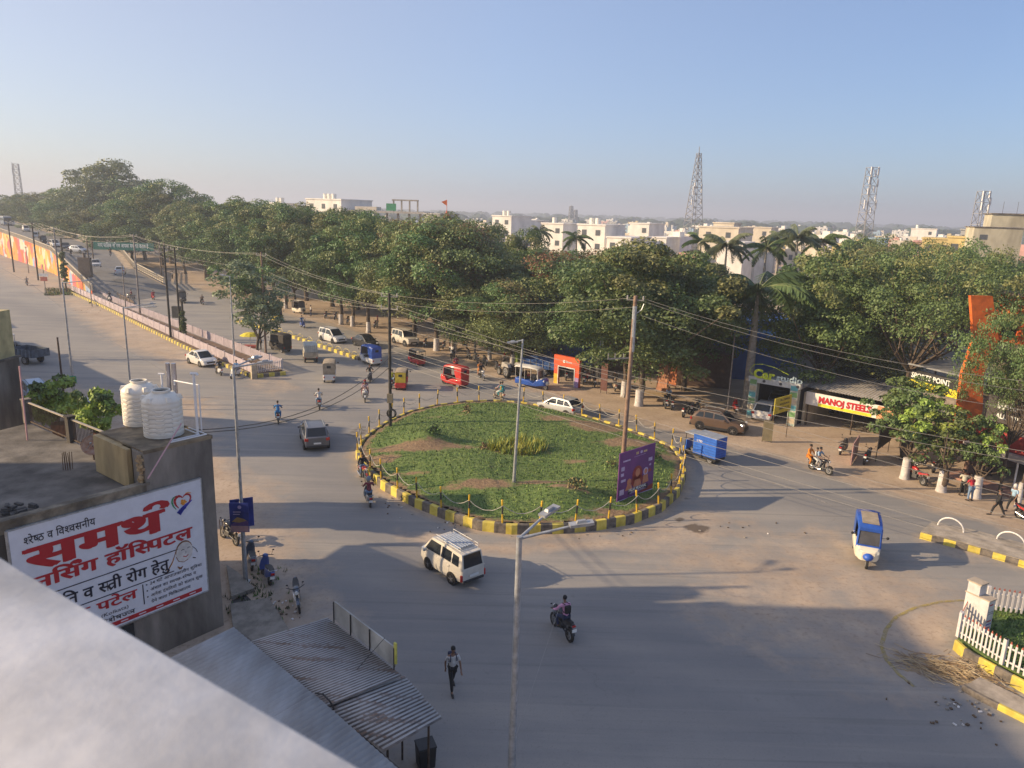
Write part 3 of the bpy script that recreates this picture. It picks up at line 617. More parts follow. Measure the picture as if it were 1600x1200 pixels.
# white pvc pipes
pv = thing('pvc_pipework', 'white plastic water pipes running along the tower top and standing up beside the tanks', 'pipework', tuple(FW(.4, .4, 7.95)))
o0 = FW(.4, .4, 7.95)
p0 = G(309, 678, 7.99)
pa = Vector((p0.x, p0.y, 7.99)); px_ = zat(583, pa.x, pa.y)
mb = MB(); mb.tube([pa, (pa.x, pa.y, px_)], .05, 8); mb.tube([(pa.x-.12, pa.y, px_-.02), (pa.x+.12, pa.y, px_-.02), (pa.x+.14, pa.y, px_-.08)], .05, 8); mb.v = [tuple(Vector(p)-o0) for p in mb.v]; mb.build('vent_pipe', mat('pvc_white', (.78, .77, .76), .4, 0, .04), pv)
pb = G(306, 676, 7.99)+Vector((.12, .25, 0)); zz = px_-.55; tk = G(264, 612, 9.3)
mb = MB(); mb.tube([pb, (pb.x, pb.y, zz), (tk.x+.1, tk.y+.3, zz-.12), (tk.x+.1, tk.y+.3, zz-.3)], .028, 8); mb.v = [tuple(Vector(p)-o0) for p in mb.v]; mb.build('feed_pipe', mat('pvc_white'), pv)
mb = MB(); q0 = FW(1.5, .12, 8.03); mb.tube([q0, FW(.12, .12, 8.03), FW(.12, 1.4, 8.03)], .03, 8); mb.tube([FW(1.4, .3, 8.03), FW(.3, .3, 8.03), FW(.3, 1.3, 8.03)], .028, 8); mb.v = [tuple(Vector(p)-o0) for p in mb.v]; mb.build('floor_pipe', mat('pvc_white'), pv)
pt = Vector((tb.x+.75, tb.y+.9, 7.95)); mb = MB(); mb.tube([pt, pt+Vector((0, 0, 1.95))], .04, 8); mb.tube([pt+Vector((-.12, 0, 1.93)), pt+Vector((.12, 0, 1.93))], .04, 8); mb.v = [tuple(Vector(p)-o0) for p in mb.v]; mb.build('short_vent_pipe', mat('pvc_white'), pv)
fl = thing('steel_flue', 'pair of tall shiny steel flue pipes standing behind the cream water tanks', 'flue pipes', (pt.x, pt.y+.2, 7.9))
zt = zat(567, pt.x, pt.y+.2)-7.9
for dx in (.18, .42): MB().tube([(dx, 0, 0), (dx, 0, zt)], .09, 12).build('pipe', mat('shiny_steel', (.5, .5, .55), .25, .8, .1), fl, 40)
mb = MB(); a_, b_ = FW(1.0, -.03, 7.55), FW(.0, .7, 9.0); a2 = G(231, 748, 7.2); b2 = G(283, 662, 8.6)
mb.tube([a2, b2], .028, 6); o = mb.build('pink_pole', mat('pink_pipe', (.55, .32, .33), .6)); recenter(o); tag(o, 'faded pink pipe leaning diagonally against the front of the tank tower', 'pipe')
a2 = G(40, 665, 7.0); mb = MB(); mb.tube([(0, 0, 0), (0.05, 0, 3.4)], .035, 6); o = mb.build('pink_pole', mat('pink_pipe'), loc=(a2.x, a2.y, 6.2)); tag(o, 'upright faded pink pipe standing by the dark wall at far left', 'pipe')

# billboard
bb = thing('hospital_billboard', 'large white hospital billboard with red and black Devanagari lettering on the left building', 'billboard', A0)
U = -DU; Vz = Vector((0, 0, 1)); B0 = FW(6.95, -.10, 1.84); BW, BH = 6.35, 4.62   # lower left corner as one reads it
o_ = MB().extr([B0-A0, B0-A0+U*BW, B0-A0+U*BW+Vz*BH, B0-A0+Vz*BH], -DN*.06).build('board', mat('board_white', (.66, .68, .74), .5, 0, .03), bb)
mb = MB()
for (a, b) in (((0, 0), (BW, 0)), ((BW, 0), (BW, BH)), ((BW, BH), (0, BH)), ((0, BH), (0, 0))):
    mb.beam(B0-A0+U*a[0]+Vz*a[1]-DN*.03, B0-A0+U*b[0]+Vz*b[1]-DN*.03, .09, .05)
mb.build('board_frame', M_GALV, bb)
OB = B0-A0
M_TR = mat('sign_red', (.42, .012, .02), .5, 0, .03); M_TK = mat('sign_black', (.015, .015, .03), .5, 0, .03); M_TG = mat('sign_green', (.02, .25, .1), .5); M_TBL = mat('sign_blue', (.02, .04, .42), .5); M_TO = mat('sign_orange', (.75, .3, .03), .5)
def bt(tok, fx, fy, h, width, m, bold=.0, nm='lettering', fat=0.):   # fx, fy fractions of the board
    return put_text(tok, OB+U*(fx*BW)+Vz*(fy*BH), U, Vz, h, width, m, nm, bb, bold, fat=fat)
bt([('h', 'श'), 'रे', ('h', 'ष'), 'ठ', ' ', 'व', ' ', 'ि', 'व', ('h', 'श'), 'व', 'स', 'नी', 'य'], .065, .87, .26, 2.15, M_TK, .012)
bt(['स', 'म', 'थ', ('reph',)], .07, .665, .86, 4.4, M_TR, .012, 'title_lettering', .04)
bt(['न', 'ि', 'स', ('reph', .05), 'ं', 'ग', ' ', 'हॉ', 'ि', ('h', 'स'), 'प', 'ट', 'ल'], .09, .525, .44, 5.3, M_TR, .012, 'title_lettering', .03)
mb = MB(); poly_on(mb, [(0.06*BW, .455*BH), (.83*BW, .455*BH), (.83*BW, .463*BH), (.06*BW, .463*BH)], OB, U, Vz, .004, 0)
poly_on(mb, [(0.06*BW, .282*BH), (.80*BW, .282*BH), (.80*BW, .29*BH), (.06*BW, .29*BH)], OB, U, Vz, .004, 0)
poly_on(mb, [(.612*BW, .10*BH), (.618*BW, .10*BH), (.618*BW, .27*BH), (.612*BW, .27*BH)], OB, U, Vz, .004, 0); mb.build('rule_line', M_TK, bb)
bt(['प', ('ra',), 'सू', 'ि', 'त', ' ', 'व', ' ', ('h', 'स'), 'त', ('ra',), 'ी', ' ', 'रो', 'ग', ' ', 'हे', 'तु'], .08, .325, .40, 4.4, M_TK, .012, fat=.012)
bt(['डॉ', ' ', 'क', ' ', 'प', 'टे', 'ल'], .10, .185, .34, 3.05, M_TR, .012, fat=.02)
bt(['(Kolkata)'], .38, .125, .13, .95, M_TK)
bt(['स', ('h', 'त'), 'र', 'ी', ' ', 'रो', 'ग', ' ', 'ि', 'व', 'शे', 'ष', ('h', 'ज'), 'ञ'], .16, .065, .17, 2.55, M_TK, .012)
for k, (tk, wd) in enumerate(((['24', ' ', 'घं', 'टे', ' ', 'आ', 'पा', 'त', 'का', 'ली', 'न', ' ', 'सु', 'ि', 'व', 'धा'], 2.0), (['अं', 'च', 'ल', ' ', 'का', ' ', ('h', 'स'), 'व', ('h', 'च'), 'छ', '-', ('h', 'श'), 'रे', ('h', 'ष'), 'ठ', ' ', 'व'], 1.75), (['अ', 'ने', 'क', ' ', 'दं', 'प', 'ि', 'त', 'यों', ' ', 'को', ' ', 'सं', 'ता', 'न', ' ', 'सु', 'ख'], 2.0), (['दे', 'ने', ' ', 'वा', 'ला', ' ', 'ि', 'च', 'ि', 'क', ('h', 'त'), 'सा', 'ल', 'य'], 1.5))):
    bt(tk, .655, .245-.052*k, .115, wd, M_TK, .008)
mb = MB()
for k in range(3): poly_on(mb, ell(.637*BW, (.255-.052*k)*BH, .028, .028, 10), OB, U, Vz, .006, 0)
mb.build('bullet_dot', M_TK, bb)
mb = MB(); poly_on(mb, [(.05*BW, .018*BH), (.96*BW, .018*BH), (.96*BW, .052*BH), (.05*BW, .052*BH)], OB, U, Vz, .004, 0); mb.build('red_band', M_TR, bb)
mb = MB()
for k in range(9): poly_on(mb, [((.08+.1*k)*BW, .03*BH), ((.12+.1*k)*BW, .03*BH), ((.12+.1*k)*BW, .038*BH), ((.08+.1*k)*BW, .038*BH)], OB, U, Vz, .01, 0)
mb.build('band_lettering', mat('board_white'), bb)
# heart-and-hand logo
lx, ly = .885*BW, .845*BH; mb = MB()
def rb(pts, wd, mi, off=.008):
    pts = [(lx+x, ly+y) for x, y in pts]
    for i in range(len(pts)-1):
        w0 = wd[i] if isinstance(wd, list) else wd; w1 = wd[i+1] if isinstance(wd, list) else wd; poly_on(mb, ribbon(pts[i:i+2], [w0, w1]), OB, U, Vz, off, mi)
heartL = [(-.02, .16), (-.08, .24), (-.18, .27), (-.28, .22), (-.32, .1), (-.28, -.05), (-.18, -.2)]
rb(heartL, [.02, .07, .1, .11, .09, .06, .02], 0); rb([(-.26, .3), (-.38, .24), (-.42, .1), (-.38, -.06), (-.28, -.22)], [.02, .05, .06, .05, .02], 1)
rb([(-.02, .16), (.06, .24), (.17, .26), (.27, .2), (.30, .08), (.24, -.05), (.14, -.14)], [.02, .05, .07, .07, .06, .04, .02], 0); rb([(.1, .3), (.22, .31), (.33, .25)], .025, 3)
rb([(-.2, -.42), (-.08, -.3), (.05, -.2), (.18, -.12), (.34, -.02)], [.2, .17, .14, .09, .03], 2); rb([(-.2, -.42), (-.05, -.28), (.1, -.26)], [.1, .12, .04], 2)
for x, y, q in ((-.04, .05, .05), (.05, .03, .045), (.0, -.06, .07), (.1, -.03, .04), (-.06, -.04, .045)): poly_on(mb, ell(lx+x, ly+y, q, q, 10), OB, U, Vz, .012, 3)
mb.build('heart_logo', [M_TR, M_TG, M_TBL, M_TO], bb)
# line drawing of a baby
mb = MB(); lx, ly = .87*BW, .42*BH
M_BRN = mat('sign_brown', (.22, .09, .03), .5); M_SKN = mat('sign_cream', (.62, .6, .58), .5)
poly_on(mb, ell(lx, ly, .33, .4, 24), OB, U, Vz, .003, 1)
rb([(.33*math.cos(a), .42*math.sin(a)) for a in [R(x) for x in range(20, 200, 20)]], [.01, .03, .05, .06, .06, .06, .05, .03, .02], 0)
rb([(-.33, -.1), (-.25, -.3), (-.05, -.4), (.12, -.34)], .02, 0); rb([(.32, .1), (.45, -.05), (.5, -.2)], .02, 2); rb([(-.3, .2), (-.45, -.2), (-.7, -.55)], [.01, .03, .05], 0); rb([(-.42, -.1), (-.5, -.3), (-.62, -.45)], .03, 3)
rb([(-.12, .08), (-.06, .11), (0, .08)], .022, 2); rb([(.12, .1), (.18, .13), (.24, .1)], .022, 2); rb([(-.06, -.16), (.04, -.22), (.14, -.16)], .03, 4); rb([(.05, .02), (.06, -.06), (.02, -.08)], .012, 2); rb([(-.3, -.5), (-.2, -.62), (-.1, -.55)], [.03, .09, .02], 0); rb([(.3, -.35), (.42, -.4)], .03, 2)
mb.build('baby_drawing', [M_BRN, M_SKN, M_TK, M_TO, M_TR], bb)

# ---------------------------------------------------------------- own roof ledge and building
M_LEDGE = mat('whitewashed_ledge', (.70, .68, .65), .85, 0, .12, 7, bump=.04, bscale=30, stain=.3)
LA, LBp = G(0, 866, 16.05), G(558, 1192, 16.05); ld = (LBp-LA).normalized(); ln = Vector((ld.y, -ld.x, 0))
if ln.y > 0: ln = -ln
hb = thing('home_building', 'building below the camera whose whitewashed roof ledge crosses the lower left corner', 'building', (0, 0, 0))
p0, p1 = LA-ld*2.2, LBp+ld*9
mb = MB(); nseg = 26; rings = []
for k in range(nseg+1):
    q = p0.lerp(p1, k/nseg)-ln*(.004*math.sin(k*2.1)+.003*math.sin(k*5.3)); a = q; b_ = q+ln*.62
    rings.append([a+Vector((0, 0, -.15)), a+Vector((0, 0, -.006)), a+ln*.006, b_-ln*.02, b_+Vector((0, 0, -.02)), b_+Vector((0, 0, -.15))])
mb.loft(rings); mb.build('roof_ledge', M_LEDGE, hb, 60)
mb = MB(); q0, q1 = LA-ld*2.0+ln*.06, LBp+ld*8.8+ln*.06; mb.prism([q0.xy, q1.xy, (q1+ln*.3).xy, (q0+ln*.3).xy], 0, 15.9)
q2 = q1+ln*9; q3 = q0+ln*9; mb.prism([(q0+ln*.31).xy, (q1+ln*.31).xy, q2.xy, q3.xy], 0, 15.0); mb.build('wall', mat('cream_wall', (.5, .45, .38), .85, 0, .12, 1, stain=.3), hb)

# ---------------------------------------------------------------- tin roofs
M_TIN = mat('galvanised_sheet', (.32, .30, .28), .65, .1, .15, 1.1, col2=(.42, .415, .41), stain=.25, streak=(1.5, .35, 1)); M_TIN2 = mat('rust_streaked_sheet', (.27, .18, .13), .65, .1, .2, 1.3, col2=(.47, .455, .44), stain=.1, streak=(.5, 2.2, 1))
M_TIN2.node_tree.nodes['Color Ramp'].color_ramp.elements[1].position = .46
M_RUST = mat('rust_streak', (.17, .09, .055), .8, .1, .3, 4)
def corr(name, c, m, parent, pitch=.1, amp=.016, dirty=True):
    """corrugated sheet over quad c[0..3]; ridges run from edge 0-3 towards edge 1-2"""
    c = [Vector(p) for p in c]; W = (c[3]-c[0]).length; n = max(8, int(round(W/pitch))*4); pitch = W/(n/4); rings = [[], []]
    nn = (c[1]-c[0]).cross(c[3]-c[0]).normalized()
    if nn.z < 0: nn = -nn
    for i in range(n+1):
        u = i/n; h = nn*(amp*math.sin(u*W/pitch*2*math.pi)); rings[0].append(c[0].lerp(c[3], u)+h); rings[1].append(c[1].lerp(c[2], u)+h)
    mb = MB(); mb.loft(rings, 0, caps=False, closed=False); mb.m = [1 if dirty and math.sin((i+.5)/n*W/pitch*2*math.pi) < -.1 else 0 for i in range(n)]; o = mb.build(name, [m, mat('groove_grime', (.21, .185, .165), .85, 0, .25, 2)] if dirty else m, parent, 80)
    s = o.modifiers.new('thick', 'SOLIDIFY'); s.thickness = .01; return o
def Z(p, z): return Vector((p[0], p[1], z))
shed = thing('tin_shed', 'low shop shed with long grey corrugated tin roofs between the ledge and the road', 'shed', (-6, 18, 0))
SO = Vector((-6, 18, 0)); sub = lambda ps: [Vector(p)-SO for p in ps]
a1, a2 = G(365, 980, 3.3), G(490, 1085, 3.3); a3 = G(618, 1200, 3.3); d_ = (a3-a1).normalized(); n_ = Vector((d_.y, -d_.x, 0)); n_ = -n_ if n_.x > 0 else n_
corr('ridge_sheet', sub([a1-n_*.0, a1+n_*2.6+Z((0, 0), -.25), a2+n_*2.6+Z((0, 0), -.25), a2]), M_TIN, shed, .2, .016, False)
corr('ridge_sheet', sub([a2+Z((0, 0), .03), a2+n_*2.6+Z((0, 0), -.22), a3+n_*2.6+d_*.8+Z((0, 0), -.22), a3+d_*.8+Z((0, 0), .03)]), M_TIN, shed, .2, .016, False)
b1, b2, b3, b4 = G(398, 1000, 3.12), G(512, 965, 2.95), G(628, 1055, 2.95), G(515, 1102, 3.12)
corr('flat_sheet', sub([b1-(b2-b1)*.18, b2, b3, b4-(b3-b4)*.10]), M_TIN2, shed, .115, .02)
c1, c2, c3, c4 = G(515, 1100, 2.98), G(632, 1056, 2.75), G(691, 1122, 2.75), G(602, 1173, 2.98)
corr('lower_sheet', sub([c1-(c2-c1)*.12, c2, c3, c4]), M_TIN2, shed, .16, .034)
mb = MB(); 
for p, z in ((b2, 2.9), (b3, 2.7), (c3.lerp(c1, .12), 2.65), (c4.lerp(c2, .1), 2.8)):
    mb.tube([Z(p, 0)-SO, Z(p, z)-SO], .035, 6)
mb.build('roof_post', M_IRON, shed)
mb = MB()   # stall wall and dark interior
e1, e2 = Z(a1, 0)+(Z(b2, 0)-Z(b1, 0)).normalized()*.3, Z(a3, 0)+(Z(c3, 0)-Z(c4, 0)).normalized()*.3
mb.beam(e1-SO+Vector((0, 0, 1.45)), e2-SO+Vector((0, 0, 1.45)), .12, 2.9); mb.build('back_wall', M_DCON, shed)
# sign board seen from behind on the roof edge
sb = thing('roof_signboard', 'long whitish signboard with black struts standing on the road edge of the tin roof', 'signboard', tuple(b2))
s1, s2 = G(523, 968, 3.0), G(617, 1043, 3.0); ztop = zat(940, s1.x, s1.y)
mb = MB(); dd_ = (s2-s1).normalized(); nn_ = Vector((-dd_.y, dd_.x, 0)); q = s1-b2
mb.extr([q, q+(s2-s1), q+(s2-s1)+Vz*(ztop-3.0), q+Vz*(ztop-3.0)], nn_*.05); mb.build('panel', mat('aged_white_panel', (.45, .45, .42), .7, 0, .1, 2, stain=.3), sb)
mb = MB()
for u in (0, .3, .62, 1): p = q+(s2-s1)*u; mb.tube([p+Vz*-.1-nn_*.03, p+Vz*(ztop-3.0)-nn_*.03], .022, 5)
mb.tube([q+(s2-s1)*.85+Vz*.75, q+(s2-s1)*.85-Vector((.75, .55, .0))], .012, 4); mb.build('strut', M_BLK, sb)
mb = MB(); mb.box(q+(s2-s1)*1.01+Vz*.5, (.1, .06, .7), 0, math.atan2(dd_.y, dd_.x)); mb.build('yellow_end_panel', mat('dull_yellow', (.5, .48, .1), .6), sb)
g = G(665, 1195); t = thing('rubbish_bin', 'black plastic bin standing under the corner of the lower tin roof', 'bin', tuple(g)); MB().box((0, 0, .35), (.5, .45, .7), 0, .4, 1.12).build('bin_body', M_BLK, t, bevel=.04); MB().box((0, 0, .74), (.58, .54, .06), 0, .4).build('lid', M_BLK, t, bevel=.02)
# cable loop on roof
cb = [G(493, 1083, 3.36), G(505, 1085, 3.6), G(515, 1095, 3.55), G(522, 1108, 3.25)]
o = MB().tube(cb, .025, 6).build('cable_loop', M_BLK); recenter(o); tag(o, 'black cable looping out of the joint between two tin roofs', 'cable')
# drain slabs between building and shed
M_SLAB = mat('drain_slab', (.24, .215, .18), .9, 0, .2, 2, bump=.4)
def slab(name, pp, z0, z1, m, label, cat):
    mb = MB(); mb.prism([G(*p).xy for p in pp], z0, z1); o = mb.build(name, m); recenter(o); return tag(o, label, cat)
slab('concrete_slab', [(360, 950), (420, 940), (460, 1003), (408, 1030), (366, 1000)], 0.02, .2, M_SLAB, 'large grey concrete slab over the drain between the tower and the tin roof', 'slab')
slab('concrete_slab', [(354, 888), (372, 900), (398, 925), (362, 938)], .02, .2, M_SLAB, 'small pale concrete slab against the tower foot beside the dark drain opening', 'slab')
slab('drain_opening', [(361, 940), (384, 930), (400, 946), (363, 958)], .02, .034, M_BLK, 'black open drain gap between two concrete slabs at the tower foot', 'drain')
# ---------------------------------------------------------------- fences, medians, park corner
M_PINK = mat('pinkish_white_fence', (.55, .48, .52), .7, 0, .08, 2, stain=.12); M_FP = mat('fence_white', (.6, .57, .57), .55, 0, .06); M_FR = mat('fence_red_tip', (.35, .09, .06), .6)
def picket_fence(name, a, b, label, h=1.0, z0=.3, gap=.15, tips=True, m=None, posts=2.2):
    a = Vector((a[0], a[1], 0)); b = Vector((b[0], b[1], 0)); d = b-a; L_ = d.length; u = d.normalized(); t = thing(name, label, 'fence', (a.x, a.y, z0)); ang = math.atan2(u.y, u.x)
    m = m or M_FP; mb = MB(); tp = MB(); n = int(L_/gap)
    for k in range(n+1):
        p = u*(k*gap); mb.box((p.x, p.y, h*.5), (.075, .03, h), 0, ang)
        if tips: tp.box((p.x, p.y, h+.05), (.075, .032, .1), 0, ang, .3)
    mb.build('picket_row', m, t)
    if tips: tp.build('picket_tips', M_FR, t)
    mb = MB(); 
    for z in (.2, h*.8): mb.beam((u*0)+Vector((0, 0, z))+Vector((-u.y, u.x, 0))*.03, d+Vector((0, 0, z))+Vector((-u.y, u.x, 0))*.03, .04, .06)
    mb.build('rail', m, t); k = max(1, round(L_/posts))
    for i in range(k+1):
        p = d*(i/k); MB().box((p.x, p.y, (h+.1)/2), (.12, .12, h+.12), 0, ang).build('fence_post', m, t)
    return t
mA, mB_ = G(112, 460), G(397, 590)
nL = [(112, 459), (160, 480), (210, 505), (284, 542), (340, 568), (396, 591)]; nR = [(441, 582), (379, 556), (300, 525), (238, 500), (180, 477), (125, 455)]
mb = MB(); mb.prism([G(*p).xy for p in nL+nR], .013, .28); o = mb.build('median_soil', mat('median_soil', (.14, .09, .06), .95, 0, .3, 2)); tag(o, kind='structure')
kerb_line('median_kerb', [G(*p).xy for p in nL+[(446, 586)]], 'yellow and black striped kerb along the left side of the fenced median', .38, .28, .55)
picket_fence('median_fence', G(112, 456).xy, G(396, 588).xy, 'long pinkish white fence on the left side of the median with the tree', .95, .3, .11, False, M_PINK, 2.6)
picket_fence('median_fence', G(125, 454).xy, G(441, 580).xy, 'long pinkish white fence on the road side of the median with the tree', .95, .3, .14, False, M_PINK, 2.6)
picket_fence('median_fence', G(398, 588).xy, G(441, 581).xy, 'short white picket fence closing the near end of the median', .95, .3, .2, False, M_FP, 2.6)
mb = MB(); c = G(397, 592); mb.box((0, 0, .7), (.5, .45, 1.4)); o = mb.build('median_pillar', mat('stone_pillar', (.45, .38, .28), .85, 0, .2, 3, stain=.3), loc=(c.x, c.y, 0), rz=.6); tag(o, 'square sandy pillar at the near corner of the fenced median', 'pillar')
# middle kerb with hoops
def hoop(loc, rz, label, group, m, r=.55, wd=.9):
    mb = MB(); mb.tube([(wd*math.cos(math.pi*i/12), 0, r*math.sin(math.pi*i/12)) for i in range(13)], .04, 6)
    o = mb.build('hoop_rail', m, loc=loc, rz=rz, smooth=50); return tag(o, label, 'hoop rail', group)
M2 = [(372, 503), (420, 517), (470, 532), (520, 549), (562, 563)]
M2p = [G(*p) for p in M2]
kerb_line('divider_kerb', [p.xy for p in M2p], 'low yellow and black kerb dividing the two carriageways behind the stopped autos', .4, .45, .7)
for k in range(13):
    u = (k+.5)/13*4; i = int(u); p = M2p[i].lerp(M2p[i+1], u-i); d = M2p[i+1]-M2p[i]
    hoop((p.x, p.y, .38), math.atan2(d.y, d.x), 'dull yellow metal hoop on the striped divider kerb', 'hoops on the divider kerb', mat('hoop_yellow', (.5, .42, .2), .6), .45, .75)
# bottom right median
mb = MB(); mb.prism([G(*p).xy for p in ((1438, 838), (1456, 822), (1530, 838), (1600, 858), (1760, 905), (1760, 945), (1600, 884), (1520, 860))], .013, .3); o = mb.build('paved_median', mat('dusty_paving', (.36, .31, .25), .9, 0, .2, 1.5, bump=.3)); tag(o, kind='structure')
kerb_line('median_kerb', [G(*p).xy for p in ((1437, 841), (1520, 863), (1600, 887), (1760, 948))], 'yellow and black kerb of the paved median with white hoops at the right edge', .34, .16, .55)
for (pa, pb_, lab) in (((1464, 828), (1504, 840), 'white metal hoop at the left end of the paved median on the right'), ((1556, 850), (1600, 864), 'white metal hoop on the paved median at the right edge of the photo')):
    a, b = G(*pa), G(*pb_); d = b-a; c = (a+b)/2; hoop((c.x, c.y, .3), math.atan2(d.y, d.x), lab, 'white hoops on the paved median', M_WHITE, .6, d.length/2)
# corner park at lower right
PK = [(1494, 1010), (1500, 985), (1536, 955), (1600, 962), (1800, 990), (1900, 1250), (1600, 1070), (1540, 1038)]
mb = MB(); mb.prism([G(*p).xy for p in PK], .013, .32); o = mb.build('park_lawn_bed', M_LAWN); tag(o, kind='structure')
sp = []; poly = np.array([tuple(G(*p).xy) for p in PK]); x0, y0 = poly.min(0); x1_, y1_ = poly.max(0)
cand = [(r1.uniform(x0, x1_), r1.uniform(y0, y1_)) for _ in range(5200)]
ok = sdist(np.array([c[0] for c in cand]), np.array([c[1] for c in cand]), [tuple(p) for p in poly]) < -.3
tufts('park_grass', [(c[0], c[1], .32) for c, k in zip(cand, ok) if k], .05, .14, .035, [M_G1, M_G2, M_G4, M_G1], 'dark green lawn behind the white picket fence in the lower right corner', blades=4)
kerb_line('park_kerb', [G(*p).xy for p in ((1492, 1015), (1510, 1032), (1545, 1052), (1600, 1082), (1760, 1170))], 'black and yellow kerb under the white picket fence of the corner park', .45, .2, .62)
kerb_line('pavement_kerb', [G(*p).xy for p in ((1504, 1078), (1528, 1092), (1600, 1128), (1760, 1210))], 'low black and yellow kerb nearest the bottom right corner', .22, .2, 1.15, mats=[M_KB2, M_YK])
mb = MB(); mb.prism([G(*p).xy for p in ((1506, 1078), (1530, 1065), (1600, 1100), (1760, 1190), (1760, 1208), (1600, 1126))], .013, .2); o = mb.build('pavement', mat('dusty_paving')); tag(o, kind='structure')
picket_fence('park_fence', G(1494, 1008).xy, G(1562, 1052).xy, 'white picket fence with red tips beside the pillar, its near left stretch', .95, .4, .17)
picket_fence('park_fence', G(1562, 1052).xy, G(1700, 1128).xy, 'white picket fence with red tips running off the bottom right edge', .95, .4, .2)
picket_fence('park_fence', G(1538, 962).xy, G(1680, 985).xy, 'white picket fence with red tips at the back of the corner park lawn', .95, .35, .19)
picket_fence('park_fence', G(1494, 1006).xy, G(1506, 982).xy, 'short side stretch of white picket fence left of the lettered pillar', .95, .4, .17)
c = G(1521, 992); pl = thing('lettered_pillar', 'stepped white marble pillar with red and blue lettering at the corner of the park', 'pillar', (c.x, c.y, 0), .5)
M_MAR = mat('grey_marble', (.6, .58, .57), .5, 0, .1, 3, stain=.15)
MB().box((0, 0, .9), (.46, .95, 1.8)).build('lower_block', M_MAR, pl, bevel=.02); MB().box((.0, .2, 2.05), (.46, .5, .5)).build('upper_block', M_MAR, pl, bevel=.02)
MB().box((0, 0.0, 1.82), (.52, 1.0, .05)).build('ledge_slab', mat('sand_cap', (.42, .35, .27), .8), pl); MB().box((0, .2, 2.33), (.52, .58, .06)).build('cap_slab', mat('sand_cap'), pl)
mb = MB()
for k, (z, wd, mi) in enumerate(((1.62, .3, 0), (1.3, .42, 1), (1.22, .42, 1), (.9, .35, 0), (.75, .4, 2), (.6, .35, 0))):
    for j in range(4): mb.box((-.15+wd*j/4*.9, -.478, z), (.06, .01, .05 if mi != 1 else .02), mi)
mb.build('pillar_lettering', [M_TR, M_TK, M_TBL], pl)
# straw pile
mb = MB(); c = G(1470, 1045)
for k in range(520):
    u = r1.random(); x = r1.gauss(0, .75)+u*1.6-.7; y = r1.gauss(0, .42)-.25*x; a = r1.gauss(-.6, .55); l = r1.uniform(.2, .75); z = abs(r1.gauss(0, .1))+.03
    mb.beam((x, y, z), (x+l*math.cos(a), y+l*math.sin(a), max(.02, z+r1.uniform(-.1, .08))), .014, .014, k % 3)
o = mb.build('cut_stalks', [mat('dry_straw', (.42, .31, .17), .8), mat('dry_straw_dark', (.22, .15, .09), .8), mat('dry_straw_pale', (.52, .42, .27), .8)], loc=(c.x, c.y, 0)); tag(o, 'heap of dry cut stalks lying on the road beside the corner park', 'straw', kind='stuff')
# litter line
mb = MB()
for (px, py, rx_, n_) in ((1497, 1100, 1.2, 25), (1560, 1130, 2.0, 25), (720, 822, 1.5, 20), (640, 792, 2, 20), (420, 950, 1., 40), (460, 1000, 1.2, 20), (1150, 830, 2, 10), (960, 832, 2, 10), (150, 485, 3, 25), (240, 510, 2, 12)):
    c = G(px, py)
    for k in range(n_): x, y = c.x+r1.gauss(0, rx_*.6), c.y+r1.gauss(0, rx_*.4); mb.box((x, y, .04), (r1.uniform(.03, .14), r1.uniform(.03, .1), .04), r1.choice([0, 0, 1, 2]), r1.uniform(0, 3))
o = mb.build('litter', [mat('litter_brown', (.12, .08, .05), .9), M_WHITE, M_CON]); tag(o, 'scattered bits of litter and stones along the road edges', 'litter', kind='stuff')
# low weeds by drain
sp = [(G(r1.gauss(400, 22), r1.gauss(945, 30))) for _ in range(140)]
tufts('drain_weeds', [(p.x, p.y, .02) for p in sp], .08, .25, .03, [M_G4, M_G1], 'small weeds growing along the open drain beside the dark tower', 'weeds')
# far verge grass at flyover end
sp = [(G(r1.uniform(70, 125), r1.uniform(452, 462))) for _ in range(260)]+[(G(r1.uniform(140, 190), r1.uniform(452, 476))) for _ in range(160)]
tufts('verge_weeds', [(p.x, p.y, .02) for p in sp], .2, .6, .08, [M_G4, M_G1, M_G3], 'rough weeds on the verge at the foot of the flyover ramp', 'weeds')

# ---------------------------------------------------------------- flyover
fo = thing('flyover', 'flyover ramp with a painted mural side wall and white railings climbing to the far left', 'flyover', (-70, 135, 0))
FO = Vector((-70, 135, 0)); FN = [Vector((-66.5, 116.5, 0)), Vector((-71.8, 124.9, 1.2)), Vector((-88, 146, 3.0)), Vector((-104.1, 166.9, 4.7)), Vector((-125, 190, 5.6)), Vector((-145.7, 212, 6.4)), Vector((-190, 265, 7.4)), Vector((-260, 350, 7.6)), Vector((-380, 500, 7.6))]
M_MUR = bpy.data.materials.new('painted_mural'); M_MUR.use_nodes = True; t = M_MUR.node_tree; L = t.links.new; b = t.nodes['Principled BSDF']; tc = t.nodes.new('ShaderNodeTexCoord')
vz = t.nodes.new('ShaderNodeTexVoronoi'); vz.inputs['Scale'].default_value = .33; dn = t.nodes.new('ShaderNodeTexNoise'); dn.inputs['Scale'].default_value = .25; dn.inputs['Detail'].default_value = 4
sc_ = t.nodes.new('ShaderNodeVectorMath'); sc_.operation = 'SCALE'; sc_.inputs['Scale'].default_value = 7; ad = t.nodes.new('ShaderNodeVectorMath'); L(tc.outputs['Object'], dn.inputs[0]); L(dn.outputs['Color'], sc_.inputs[0]); L(sc_.outputs[0], ad.inputs[0]); L(tc.outputs['Object'], ad.inputs[1]); L(ad.outputs[0], vz.inputs['Vector'])
sp_ = t.nodes.new('ShaderNodeSeparateColor'); L(vz.outputs['Color'], sp_.inputs[0]); cr = t.nodes.new('ShaderNodeValToRGB'); cr.color_ramp.interpolation = 'CONSTANT'; L(sp_.outputs[0], cr.inputs[0]); e = cr.color_ramp.elements
